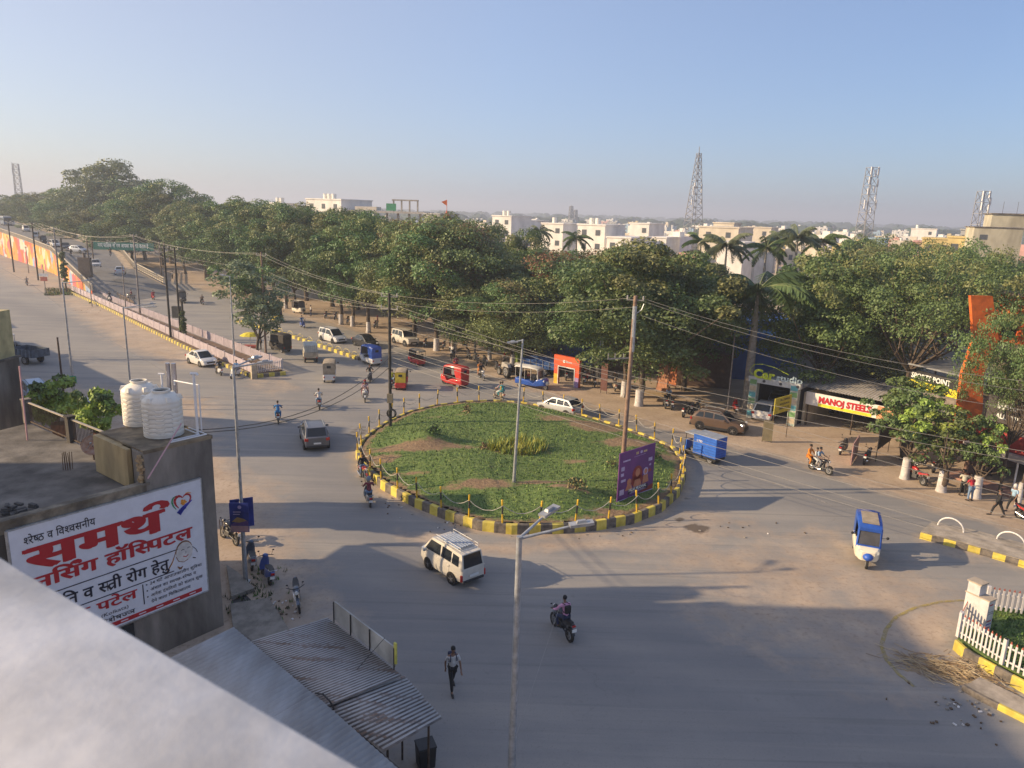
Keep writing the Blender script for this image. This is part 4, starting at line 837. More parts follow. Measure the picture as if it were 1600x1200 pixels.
for i, (p_, c_) in enumerate(((0, (.55, .12, .04)), (.2, (.62, .3, .05)), (.38, (.6, .42, .12)), (.5, (.5, .1, .12)), (.62, (.25, .35, .5)), (.75, (.62, .25, .05)), (.88, (.6, .5, .4)))):
    q = e[i] if i < 2 else e.new(p_); q.position = p_; q.color = (*c_, 1)
L(cr.outputs[0], b.inputs['Base Color']); b.inputs['Roughness'].default_value = .8
W_FO = 14.0
def nrm(i):
    a = FN[max(i-1, 0)]; b_ = FN[min(i+1, len(FN)-1)]; d = (b_-a); d.z = 0; d.normalize(); return Vector((d.y, -d.x, 0))
mb = MB(); rings = []; FFAR = [Vector((-62, 137, 0)), Vector((-67.5, 142, 1.0)), Vector((-79, 153.5, 2.9))]
for i, p in enumerate(FN):
    n_ = nrm(i); n_ = n_ if n_.x > 0 else -n_
    if i >= 3: FFAR.append(p+n_*W_FO)
    q = FFAR[i]; rings.append([Vector((p.x, p.y, -.2))-FO, p-FO, q-FO, Vector((q.x, q.y, -.2))-FO])
def deck_z(p):
    if sdist(np.array([p.x]), np.array([p.y]), [tuple(q.xy) for q in FN]+[tuple(q.xy) for q in FFAR[::-1]])[0] > 0: return 0.
    best = None
    for i in range(len(FN)-1):
        e = (FN[i+1]-FN[i]).xy; d = (p-FN[i]).xy; u = d.dot(e)/e.length_squared
        if 0 <= u <= 1.0: best = FN[i].z+(FN[i+1].z-FN[i].z)*u; break
    return best if best is not None else FN[-1].z
def on_deck(px, py):
    z = 8.2
    while z > 0:
        p = G(px, py, z)
        if deck_z(p) >= z: return p
        z -= .05
    return G(px, py)
mb.loft([[r_[1], r_[2]] for r_ in rings], 0, caps=False, closed=False); mb.build('deck', mat('flyover_asphalt', (.17, .165, .16), .85, 0, .12, .4), fo)
mb = MB(); mb.loft([[r_[2], r_[3]] for r_ in rings], 0, caps=False, closed=False); mb.build('far_wall', mat('mural_far', (.4, .34, .27), .85), fo)
mb = MB(); mb.loft([[r_[0], r_[1]+Vector((0, 0, .35))] for r_ in rings[1:]], 0, caps=False, closed=False); mb.build('mural_wall', M_MUR, fo)
# railings of real balusters
M_RAILW = mat('railing_cream', (.52, .45, .34), .7, 0, .12)
for side, nm in ((0, 'near_railing'), (1, 'far_railing')):
    mb = MB(); P = [Vector(r_[1] if side == 0 else r_[2]) for r_ in rings[1:7]]
    for i in range(len(P)-1):
        a, b_ = P[i], P[i+1]; n_ = int((b_-a).length/1.1)
        for k in range(n_): p = a.lerp(b_, k/n_); mb.box((p.x, p.y, p.z+.85), (.35, .25, 1.0))
        for z, h_ in ((.45, .2), (.9, .12), (1.35, .14)): mb.beam(a+Vector((0, 0, z)), b_+Vector((0, 0, z)), .2, h_)
    mb.build(nm, M_RAILW, fo)
# sandy shoulder + low fence at ramp end
mb = MB(); mb.prism([G(*p).xy for p in ((130, 452), (150, 444), (185, 452), (210, 474), (205, 480), (160, 468))], .013, .2); o = mb.build('traffic_island', mat('island_dirt', (.3, .2, .12), .95, 0, .2, 1)); tag(o, kind='structure')
picket_fence('ramp_fence', G(150, 449).xy, G(203, 477).xy, 'row of short rusty posts and rails on the dirt wedge at the ramp foot', .9, .2, 1.2, False, mat('rusty_rail', (.35, .27, .2), .8), 2.4)
# shoulder strip along far side railing
mb = MB(); mb.loft([[Vector(r_[2])+FO+Vector((0, 0, .03))+nrm(i)*(1.6 if nrm(i).x < 0 else -1.6), Vector(r_[2])+FO+Vector((0, 0, .03))] for i, r_ in enumerate(rings[:8])], 0, caps=False, closed=False); o = mb.build('road_shoulder', mat('sandy_shoulder', (.4, .32, .23), .95, 0, .2, 1)); tag(o, kind='structure')
# overhead sign
og = thing('overhead_sign', 'green overhead direction sign with white Devanagari text spanning the road on two posts', 'road sign', (-84, 152, 0))
gl, gr_ = G(134, 440), G(256, 445); OG = Vector((-84, 152, 0))
pl_, pr_ = G(145, 398, 4.0), G(238, 398, 4.0); YS = 150.0
def at_y(px, py, y):
    d = ray(px, py); t_ = y/d.y; return Vector((d.x*t_, y, H+d.z*t_))
q00, q10, q11, q01 = at_y(146, 391, 152), at_y(240, 391, 152), at_y(240, 379, 152), at_y(146, 379, 152)
q10.z = q00.z = (q00.z+q10.z)/2; q11.z = q01.z = (q11.z+q01.z)/2
MB().extr([q00-OG, q10-OG, q11-OG, q01-OG], (0, .15, 0)).build('sign_panel', mat('sign_panel_green', (.02, .16, .12), .5), og)
put_text(['न', 'ग', 'र', ' ', 'पा', 'ि', 'ल', 'क', ' ', 'नि', 'ग', 'म', ' ', 'आ', 'प', 'का', ' ', 'स्वा'[0], 'वा', 'ग', 'त', ' ', 'क', 'र', 'ता', ' ', 'है'], q00-OG+Vector((1.0, -.03, .55)), (1, 0, 0), Vz, .75, (q10-q00).length-2, mat('sign_white', (.75, .78, .75), .5), 'sign_text', og, .02)
for q in (q00, q10):
    x_ = q.x-OG.x+(-.8 if q is q00 else 1.6); mb = MB()
    for dx in (-.5, .5): mb.tube([(x_+dx, .2, 0), (x_+dx, .2, q01.z+.4)], .14, 6)
    for k in range(8): mb.tube([(x_-.5, .2, k), (x_+.5, .2, k+.9)], .05, 4)
    mb.build('lattice_post', mat('rusty_brown', (.13, .1, .08), .8), og)
mb = MB(); mb.beam((q00.x-OG.x-1, .2, q01.z-.1), (q10.x-OG.x+1.8, .2, q01.z-.1), .12, .12); mb.beam((q00.x-OG.x-1, .2, q00.z+.1), (q10.x-OG.x+1.8, .2, q00.z+.1), .12, .12); mb.build('cross_beam', mat('rusty_brown'), og)

# ---------------------------------------------------------------- lamps and poles
def lamp(loc, h, arms, label, m=None, r=(.095, .055), lean=(0, 0)):
    t = thing('street_lamp', label, 'street lamp', loc, group='galvanised street lamps'); m = m or M_GALV
    mb = MB(); mb.tube([(0, 0, 0), (lean[0]*.5, lean[1]*.5, h*.5), (lean[0], lean[1], h)], [r[0]*1.15, (r[0]+r[1])/2, r[1]], 10); mb.box((0, 0, .02), (.35, .35, .04)); mb.build('lamp_post', m, t, 50)
    for (dx, dy, dz) in arms:
        d = Vector((dx, dy, dz)); e_ = Vector((lean[0], lean[1], h-.06)); MB().tube([e_, e_+d*.85], [.045, .03], 8).build('lamp_arm', m, t, 50)
        u = Vector((dx, dy, 0)).normalized(); mb = MB(); c = e_+d*.93; q = Vector((dx, dy, dz*.5)).to_track_quat('Y', 'Z').to_matrix()
        mb.box(c, (.24, .62, .07), 0, 0, 1, q); mb.box(c+Vector((0, 0, .06)), (.14, .3, .08), 0, 0, .7, q); hd = mb.build('lamp_head', mat('lamp_head_grey', (.38, .39, .4), .4, .4), t)
        MB().box(c+Vector((0, 0, -.042)), (.2, .45, .015), 0, 0, 1, q).build('lamp_glass', M_HL, hd)
    return t
def toward(g, z, px, py, ylike=None):
    """offset from pole head at ground g, height z to the sight line of a pixel at the pole's own depth"""
    p = at_y(px, py, (ylike if ylike is not None else g.y)); return (p.x-g.x, p.y-g.y, p.z-z)
g = Vector((.3, 17.1, 0)); hz = zat(838, g.x, g.y)
lamp(tuple(g), hz, [toward(g, hz, 862, 792, g.y+.9), toward(g, hz, 916, 813, g.y+.25)], 'tall twin arm street lamp in the foreground, its base cut by the bottom edge', r=(.11, .075))
g = G(803, 752, .9); hz = zat(530, g.x, g.y); lamp((g.x, g.y, .7), hz-.7, [toward(g, hz, 793, 533), ], 'single arm street lamp standing on the roundabout lawn', lean=(.25, 0))
g = G(384, 909); hz = zat(572, g.x, g.y); lamp(tuple(g), hz, [toward(g, hz, 401, 556, g.y+1.1), toward(g, hz, 418, 563, g.y+.4)], 'twin arm street lamp carrying the blue poster beside parked scooters')
g = G(118, 632); hz = zat(441, g.x, g.y); lamp(tuple(g), hz, [toward(g, hz, 137, 437), ], 'street lamp with a small green sign on its post at the left service road')
g = G(207, 640); hz = zat(480, g.x, g.y); lamp(tuple(g), hz, [toward(g, hz, 240, 473, g.y+1.), toward(g, hz, 241, 478)], 'twin arm street lamp rising behind the cream water tanks')
g = G(367, 572); hz = zat(431, g.x, g.y); lamp((g.x, g.y, .2), hz-.2, [toward(g, hz, 348, 429), ], 'slim street lamp in the fenced median in front of the bushy tree')
g = G(2, 560); hz = zat(445, g.x, g.y); lamp(tuple(g), hz, [toward(g, hz, -12, 440), ], 'street lamp at the left edge in front of dark foliage')
g = G(229, 450, .2); hz = zat(338, g.x, g.y)
def pole(loc, h, label, m, r=.1, r2_=None, arms=((.9, 0),), lean=(0, 0), kind='utility_pole', grp='utility poles'):
    t = thing(kind, label, 'utility pole', loc, group=grp); r2_ = r2_ or r*.75
    mb = MB(); mb.tube([(0, 0, 0), (lean[0], lean[1], h)], [r, r2_], 8); mb.build('pole_shaft', m, t, 50)
    for k, (wd, dz) in enumerate(arms):
        q = R(rnd.uniform(25, 60)); mb = MB(); z = h-.15-dz; a = Vector((math.cos(q), -math.sin(q)*.4, 0)).normalized(); c = Vector((lean[0], lean[1], 0))*(z/h)
        mb.beam(c-a*wd/2+Vector((0, 0, z)), c+a*wd/2+Vector((0, 0, z)), .07, .07); mb.build('cross_arm', mat('arm_steel', (.25, .24, .22), .6, .4), t)
        for s_ in (-.46, 0, .46): mb = MB(); p = c+a*wd*s_; mb.disc((p.x, p.y, z+.1), (0, 0, 1), .045, .14, 8); mb.ball((p.x, p.y, z+.2), .055, 8); mb.build('insulator', mat('brown_insulator', (.4, .38, .36), .4), t)
    return t
M_PSC = mat('brown_pole', (.26, .17, .12), .8, 0, .2, 3, stain=.2); M_DKP = mat('dark_pole', (.05, .045, .04), .7, .3, .3, 4); M_GP = mat('grey_pole', (.27, .24, .22), .8, .1, .2, 3)
POLES = {}
def mkpole(key, bx_, by_, topy, label, m, r, arms=((1.1, 0),), z0=0., lean=(0, 0)):
    g = G(bx_, by_, z0); hz = zat(topy, g.x, g.y); t = pole((g.x, g.y, 0), hz, label, m, r, None, arms, lean); POLES[key] = (Vector((g.x+lean[0], g.y+lean[1], 0)), hz); return t
# near roundabout poles
t = mkpole('A', 971, 748, 462, 'tall brown utility pole on the roundabout, behind the purple poster', M_PSC, .15, ((1.0, .1), ), .8, (.12, 0))
hz = POLES['A'][1]
mb = MB(); mb.tube([(.12, 0, hz-1.1), (.5, -.1, hz-.8), (.62, -.1, hz-.45)], .03, 6); mb.tube([(.12, 0, hz-3.3), (.12, 0, hz-.6)], .13, 8); mb.build('bent_bracket', M_GALV, t)
mb = MB(); za = zat(562, POLES['A'][0].x, POLES['A'][0].y); mb.beam((-1.3, 0, za), (.1, 0, za+.1), .08, .08)
for x_ in (-1.25, -.85, -.35): mb.tube([(x_, 0, za), (x_, 0, za+.35)], .035, 6)
mb.build('low_cross_arm', mat('arm_steel'), t)
t = mkpole('B', 610, 668, 458, 'black lattice utility pole with a cable coil at the back left of the roundabout', M_DKP, .13, ((1.3, .1), (1.5, 1.0)), .4)
mb = MB(); zc = zat(645, POLES['B'][0].x, POLES['B'][0].y); mb.tube([(.12+.34*math.cos(a), -.16, zc+.34*math.sin(a)) for a in [R(x) for x in range(0, 361, 20)]], .05, 6); mb.tube([(.12+.26*math.cos(a), -.2, zc+.28*math.sin(a)) for a in [R(x) for x in range(0, 361, 20)]], .03, 6); mb.build('cable_coil', M_BLK, t)
mb = MB(); zc = zat(622, POLES['B'][0].x, POLES['B'][0].y); mb.box((0, -.05, zc), (.42, .3, .7)); mb.build('junction_box', mat('box_tan', (.3, .24, .16), .7), t)
g = G(600, 560); o = MB().tube([(0, 0, 0), (0, 0, 1)], .08, 6)
mkpole('C', 416, 562, 394, 'reddish brown utility pole at the near end of the fenced median', M_PSC, .13, ((1.2, .2),))
mkpole('D', 219, 492, 366, 'pale utility pole standing left of the two black poles', M_GP, .14, ((1.3, .1), (1.3, 1.0)))
t = mkpole('E', 267, 530, 384, 'black utility pole, left of the close pair in the median', M_DKP, .15, ((1.2, .1),))
mkpole('F', 283, 534, 386, 'black utility pole, right of the close pair in the median', M_DKP, .13, ((1.2, .1),))
g = POLES['E'][0]; mb = MB(); zc = zat(487, g.x, g.y); mb.box((1.0, 0, zc), (1.0, .6, 1.4)); mb.build('transformer_box', mat('transformer_grey', (.08, .08, .075), .7), t)
mkpole('G', 95, 459, 355, 'utility pole beside the creeper covered posts at the ramp foot', M_GP, .17, ((1.4, .1),))
mkpole('H', 60, 438, 348, 'dark utility pole in front of the painted mural wall', M_DKP, .17, ((1.4, .1),))
mkpole('I', 22, 425, 345, 'dark utility pole nearest the left edge before the mural', M_DKP, .17, ((1.4, .1),))
mkpole('J', 45, 427, 385, 'thin pole between two dark poles before the mural', M_GP, .1, ((.6, .1),)); mkpole('K', 100, 620, 527, 'bare rusty post standing left of the green sign', mat('rusty_iron'), .09, ())
mkpole('L', 1136, 646, 520, 'slim pale pole on the dirt left of the garage', M_GP, .07, ((.6, .1),))
mkpole('M', 197, 486, 412, 'short grey pole by the fence left of the pale pole', M_GP, .1, ())
mkpole('N', 144, 479, 440, 'thin steel post with dirt at its foot beside the median kerb', M_GP, .08, ())
g = G(72, 462); sg = thing('traffic_sign', 'small red and white sign on a thin post at the service road junction', 'traffic sign', tuple(g)); hz = zat(370, g.x, g.y)
MB().tube([(0, 0, 0), (0, 0, 5.4)], .07, 6).build('post', M_GP, sg); MB().box((0, -.1, 3.6), (1.6, .06, .5)).build('white_panel', M_WHITE, sg); MB().box((0, -.1, 2.9), (1.2, .06, .7)).build('red_panel', mat('faded_red', (.5, .14, .09), .6), sg)
# small green sign on left lamp
g = G(118, 632); zc = zat(592, g.x, g.y); sg = thing('green_sign', 'small green direction sign with white text and an arrow fixed to the left lamp post', 'road sign', (g.x-.1, g.y-.14, zc))
MB().box((0, 0, 0), (.95, .04, .55)).build('panel', mat('bright_green_sign', (.02, .3, .16), .5), sg)
put_text(['बा', 'य', 'पा', 'स'], (-.4, -.03, .05), (1, 0, 0), Vz, .16, .75, mat('sign_white', (.75, .78, .75), .5), 'sign_text', sg, .02)
mb = MB(); poly_on(mb, [(-.3, -.16), (.15, -.16), (.15, -.22), (.32, -.13), (.15, -.04), (.15, -.10), (-.3, -.10)], (0, -.021, 0), (1, 0, 0), Vz, .01, 0); mb.build('arrow', mat('sign_white'), sg)
# wires
M_WIRE = mat('light_wire', (.30, .285, .26), .6, .2, .1); M_WIRED = mat('dark_wire', (.06, .055, .05), .6)
def wire(a, b, sag, label, m=None, r=.012, grp='overhead wires'):
    a, b = Vector(a), Vector(b); pts = []
    for i in range(15): u = i/14; pts.append(a.lerp(b, u)-Vector((0, 0, sag*4*u*(1-u))))
    o = MB().tube(pts, r, 4).build('overhead_wire', m or M_WIRE); recenter(o); return tag(o, label, 'wire', grp)
def PT(k, dz=0, dx=0, dy=0): p, h = POLES[k]; return Vector((p.x+dx, p.y+dy, h-dz))
Rend = at_y(1640, 612, 38); Rend2 = at_y(1640, 600, 40)
Lw = 'pale overhead wire between the black lattice pole and the tall brown pole'
for dz, lw_ in ((.1, 'upper '), (.65, 'lower ')): wire(PT('B', dz), PT('A', dz), .5, lw_+Lw, r=.009)
Lw = 'pale overhead wire from the tall brown pole to the right edge over the trees'
for py, dz, lw_ in ((592, .1, 'top '), (608, .25, 'middle '), (640, 1.1, 'lowest ')): wire(PT('A', dz, .3), at_y(1680, py+12, 36), .7, lw_+Lw)
Lw = 'low pale wires in front of the shops'
zB = zat(545, POLES['B'][0].x, POLES['B'][0].y)
za1 = at_y(655, 0, 1)
for k, (ya, yb_) in enumerate(((475, 776), (482, 790), (497, 712), (510, 728))):
    pa = at_y(612, ya, POLES['B'][0].y); pb_ = at_y(1640, yb_, 34); wire(pa, pb_, .5, ('highest', 'second', 'third', 'bottom')[k]+' of the four l'+Lw[1:])
Lw = 'lowest pale wires above the road by the shops'
for k, (ya, yb_) in enumerate(((541, 828), (548, 846), (558, 872), (566, 886))):
    pa = at_y(612, ya, POLES['B'][0].y); pb_ = at_y(1660, yb_, 31); wire(pa, pb_, .25, ('highest', 'second', 'third', 'bottom')[k]+' of the four l'+Lw[1:], r=.014)
Lw = 'pale overhead wire between the brown median pole and the black lattice pole'
for dz, dzb, dx in ((.1, .1, -.4), (.15, .15, .4), (1.6, 1.0, -.3), (2.4, 1.1, .3), (3.2, 1.2, 0)): wire(PT('C', dz, dx), PT('B', dzb, dx), .5, Lw)
Lw = 'pale overhead wire between the pale pole and the brown median pole'
for dz, dzb, dx in ((.1, .1, -.4), (.2, .2, .4), (1.0, 1.6, -.3), (1.2, 2.4, .3), (1.5, 3.2, 0)): wire(PT('D', dz, dx), PT('C', dzb, dx), .7, Lw)
Lw = 'overhead wire between the ramp foot pole and the pale pole'
for dz, dx in ((.1, -.4), (.2, .4), (.9, 0)): wire(PT('G', dz, dx), PT('D', dz, dx), .8, Lw, r=.018)
for a, b in (('H', 'G'), ('I', 'H')):
    for dx in (-.5, .5): wire(PT(a, .1, dx), PT(b, .1, dx), .6, 'overhead wire between the poles in front of the mural', r=.022)
for dx in (-.4, .4): wire(PT('D', .2, dx), PT('E', .2, dx), .3, 'overhead wire between the pale pole and the black pair', M_WIRED, r=.02)
Lw = 'dark service cable from the lattice pole down to the building with the billboard'
wire(at_y(607, 560, POLES['B'][0].y), FW(.1, 1.5, 7.9), 1.3, 'upper '+Lw, M_WIRED, .022); wire(at_y(607, 575, POLES['B'][0].y), FW(.1, 1.9, 7.7), 1.2, 'lower '+Lw, M_WIRED, .022)
wire(at_y(880, 930, 27), at_y(806, 1150, 16.2), .05, 'thin pale stay wire slanting up from the foreground lamp over the motorcycle', r=.008)
# posters
bp_ = thing('purple_poster', 'purple event poster on a wooden frame at the front right of the roundabout', 'poster', tuple(G(968, 795)))
g0, g1 = G(975, 800), G(1022, 778); q = [None]*4
u_ = (g1-g0); yA, yB = g0.y, g1.y
cA0, cB0, cA1, cB1 = at_y(962, 784, yA), at_y(1018, 768, yB), at_y(969, 706, yA), at_y(1023, 694, yB)
cA1.x = cA0.x = (cA0.x+cA1.x)/2; cB0.x = cB1.x = (cB0.x+cB1.x)/2; BO = Vector(bp_.location)
Up = (cB0-cA0); PW = Vector((Up.x, Up.y, 0)).length; Up = Vector((Up.x, Up.y, 0)).normalized(); z0_, z1_ = (cA0.z+cB0.z)/2, (cA1.z+cB1.z)/2; PH = z1_-z0_; PO = Vector((cA0.x, cA0.y, z0_))-BO; pn = Up.cross(Vz)
M_PUR = mat('poster_purple', (.10, .025, .16), .5, 0, .35, .9, col2=(.16, .035, .2)); M_LIL = mat('poster_lilac', (.45, .38, .6), .5); M_SKR = mat('poster_skin', (.5, .2, .12), .5); M_HAIR = mat('poster_hair', (.25, .03, .03), .5)
MB().extr([PO, PO+Up*PW, PO+Up*PW+Vz*PH, PO+Vz*PH], pn*.05).build('poster_sheet', M_PUR, bp_)
mb = MB()
for x in (.22, .86): p = PO+Up*PW*x-pn*.05; mb.beam(Vector((p.x, p.y, -.1+0.0)), p+Vz*(PH*.95), .09, .07)
mb.build('frame_post', mat('pale_wood', (.5, .42, .3), .8), bp_)
F_ = lambda x, y: PO+Up*(PW*x)+Vz*(PH*y)+pn*.05
mb = MB(); pp = lambda pts, m, off=.004: poly_on(mb, [(x*PW, y*PH) for x, y in pts], PO+pn*.05, Up, Vz, off, m)
pp([(0, 0), (1, 0), (1, .045), (0, .045)], 0); pp([(.05, .14), (.17, .14), (.17, .25), (.05, .25)], 0); pp([(.06, .63), (.15, .63), (.15, .71), (.06, .71)], 0); pp([(.06, .52), (.14, .52), (.14, .58), (.06, .58)], 0); pp([(.82, .66), (.93, .66), (.93, .73), (.82, .73)], 0); pp([(.07, .40), (.2, .40), (.2, .45), (.07, .45)], 0); pp(ell(.88, .58, .03, .022, 12), 0)
pp([(.1, .8), (.3, .8), (.3, .83), (.1, .83)], 0); pp([(.4, .84), (.72, .84), (.72, .845), (.4, .845)], 0); pp([(.45, .88), (.52, .88), (.52, .93), (.45, .93)], 3); pp(ell(.6, .905, .035, .03, 12), 0); pp([(.66, .88), (.76, .88), (.76, .92), (.66, .92)], 3)
pp([(.8, .42), (.93, .44), (.9, .5), (.8, .49)], 2); pp([(.7, .1), (1, .16), (1, .05), (.6, .06)], 2, .006)
# people printed on the poster, as soft generic shapes
pp(ell(.52, .47, .14, .17, 20), 2, .006); pp(ell(.52, .34, .17, .12, 20), 2, .006); pp(ell(.53, .5, .065, .085, 16), 1, .01); pp([(.42, .22), (.66, .22), (.6, .36), (.46, .36)], 1, .011)
pp(ell(.76, .47, .07, .08, 16), 0, .007); pp(ell(.76, .47, .045, .055, 16), 1, .01); pp([(.68, .22), (.86, .24), (.82, .40), (.7, .4)], 1, .009); pp(ell(.3, .36, .06, .07, 16), 1, .007); pp([(.2, .2), (.4, .2), (.36, .3), (.25, .31)], 1, .009)
pp([(.28, .1), (.84, .1), (.84, .2), (.28, .2)], 4, .014)
mb.build('poster_print', [M_LIL, M_SKR, M_HAIR, mat('poster_gold', (.5, .38, .2), .5), mat('poster_dark', (.04, .015, .06), .5)], bp_)
put_text('PALAK MUCHHAL', F_(.30, .155), Up, Vz, PH*.06, PW*.5, mat('sign_white'), 'poster_name', bp_, .03, off=.022)
mb = MB(); pp([(.36, .13), (.74, .13), (.74, .14), (.36, .14)], 0, .02); pp([(.33, .11), (.78, .11), (.78, .118), (.33, .118)], 0, .02); mb.build('small_print', M_LIL, bp_)
# blue posters on left lamp
g = G(381, 880); zc0, zc1 = zat(826, *G(384, 909).xy), zat(781, *G(384, 909).xy)
g = G(384, 909); b2_ = thing('blue_poster', 'pair of blue event posters tied back to back round the left lamp post', 'poster', (g.x, g.y, zc0-.1)); hh = zc1-zc0
for k, (x0, x1, yo) in enumerate(((-.48, .42, -.16), (-.58, .38, .16))):
    mb = MB(); o_ = Vector((x0, yo, 0)); du = Vector((x1-x0, -.18 if k == 0 else .2, .10)); mb.extr([o_, o_+du, o_+du+Vz*hh, o_+Vz*hh], (0, .03, 0)); mb.build('poster_sheet', mat('poster_blue', (.03, .05, .28), .5, 0, .3, 1.5), b2_)
mb = MB(); o_ = Vector((-.48, -.16, 0)); du = Vector((.90, -.18, .10)); L_ = du.length; du.normalize(); pb2 = lambda pts, m, off=.006: poly_on(mb, [(x*L_, y*hh) for x, y in pts], o_, du, Vz, off, m)
pb2([(0.03, .02), (.97, .02), (.97, .22), (.03, .22)], 0); pb2([(.03, .25), (.5, .42), (.97, .38), (.97, .24), (.03, .23)], 1); pb2([(.1, .36), (.4, .52), (.75, .46), (.9, .4), (.5, .33)], 2, .012); pb2(ell(.55, .86, .1, .06, 14), 3); pb2([(.2, .68), (.6, .68), (.6, .71), (.2, .71)], 3); pb2([(.2, .6), (.55, .6), (.55, .63), (.2, .63)], 3)
mb.build('poster_print', [mat('poster_pink', (.5, .3, .32), .5), mat('poster_violet', (.15, .08, .25), .5), mat('poster_amber', (.4, .25, .1), .5), M_LIL], b2_)
# ---------------------------------------------------------------- vehicles (forward = +y, origin on the ground under the centre)
def paint(name, col, met=.0): return mat('paint_'+name, col, .35, met, .05, 2, coat=.5, stain=.08)
def wheel(t, x, y, r, wd, front=False):
    s = 1 if x > 0 else -1; w_ = MB().wheel_tyre((0, 0, 0), (1, 0, 0), r, wd, n=22).build('wheel', M_TY, t, 40, loc=(x, y, r))
    mb = MB(); mb.disc((s*wd*.12, 0, 0), (1, 0, 0), r*.64, wd*.6, 20, 0)
    mb.build('rim', M_BLK, w_); mb = MB()
    for k in range(5):
        a = k*2*math.pi/5; mb.beam((s*wd*.45, 0, 0), (s*wd*.45, r*.6*math.cos(a), r*.6*math.sin(a)), .02, r*.2)
    mb.disc((s*wd*.45, 0, 0), (1, 0, 0), r*.16, .04, 10); mb.wheel_tyre((s*wd*.42, 0, 0), (1, 0, 0), r*.66, .03, n=20)
    mb.build('spokes', M_RIM, w_)
CARS = dict(
  suv=dict(L=4.27, W=1.78, H=1.63, zb=.24, belt=1.02, r=.34, wb=2.59, top=[(-2.13, .62), (-2.11, .98), (-1.95, 1.05), (-1.0, 1.04), (0.75, 1.02), (1.55, .98), (2.0, .84), (2.13, .62)], gh=(-2.0, -1.55, .35, 1.05), pill=[-1.05, -.28, .6]),
  hatch=dict(L=3.95, W=1.72, H=1.5, zb=.2, belt=.92, r=.30, wb=2.5, top=[(-1.97, .55), (-1.95, .88), (-1.8, .97), (-.9, .95), (.75, .92), (1.45, .84), (1.85, .68), (1.97, .5)], gh=(-1.88, -1.35, .3, 1.15), pill=[-.95, -.2, .7]),
  sedan=dict(L=4.1, W=1.69, H=1.5, zb=.2, belt=.92, r=.30, wb=2.43, top=[(-2.05, .6), (-2.02, .93), (-1.7, 1.0), (-1.1, .97), (.75, .92), (1.5, .84), (1.9, .68), (2.05, .5)], gh=(-1.5, -.85, .3, 1.2), pill=[-.75, -.1, .7]),
  mpv=dict(L=4.4, W=1.73, H=1.72, zb=.2, belt=.98, r=.31, wb=2.74, top=[(-2.2, .6), (-2.18, 1.0), (-2.1, 1.04), (-.9, 1.02), (.9, .98), (1.65, .88), (2.05, .7), (2.2, .5)], gh=(-2.15, -1.9, .45, 1.4), pill=[-1.3, -.35, .75]),
  jeep=dict(L=4.3, W=1.8, H=1.88, zb=.32, belt=1.1, r=.37, wb=2.68, top=[(-2.15, .6), (-2.14, 1.08), (-2.1, 1.12), (-.9, 1.12), (.8, 1.1), (1.9, 1.05), (2.1, .95), (2.15, .55)], gh=(-2.12, -2.0, .5, .9), pill=[-1.2, -.4, .4]),
  van=dict(L=3.37, W=1.42, H=1.66, zb=.24, belt=.95, r=.28, wb=1.84, top=[(-1.68, .5), (-1.67, .93), (-1.62, .98), (-.6, .98), (.9, .97), (1.4, .93), (1.62, .8), (1.68, .45)], gh=(-1.66, -1.5, .85, 1.45), pill=[-.85, -.02, .62]))
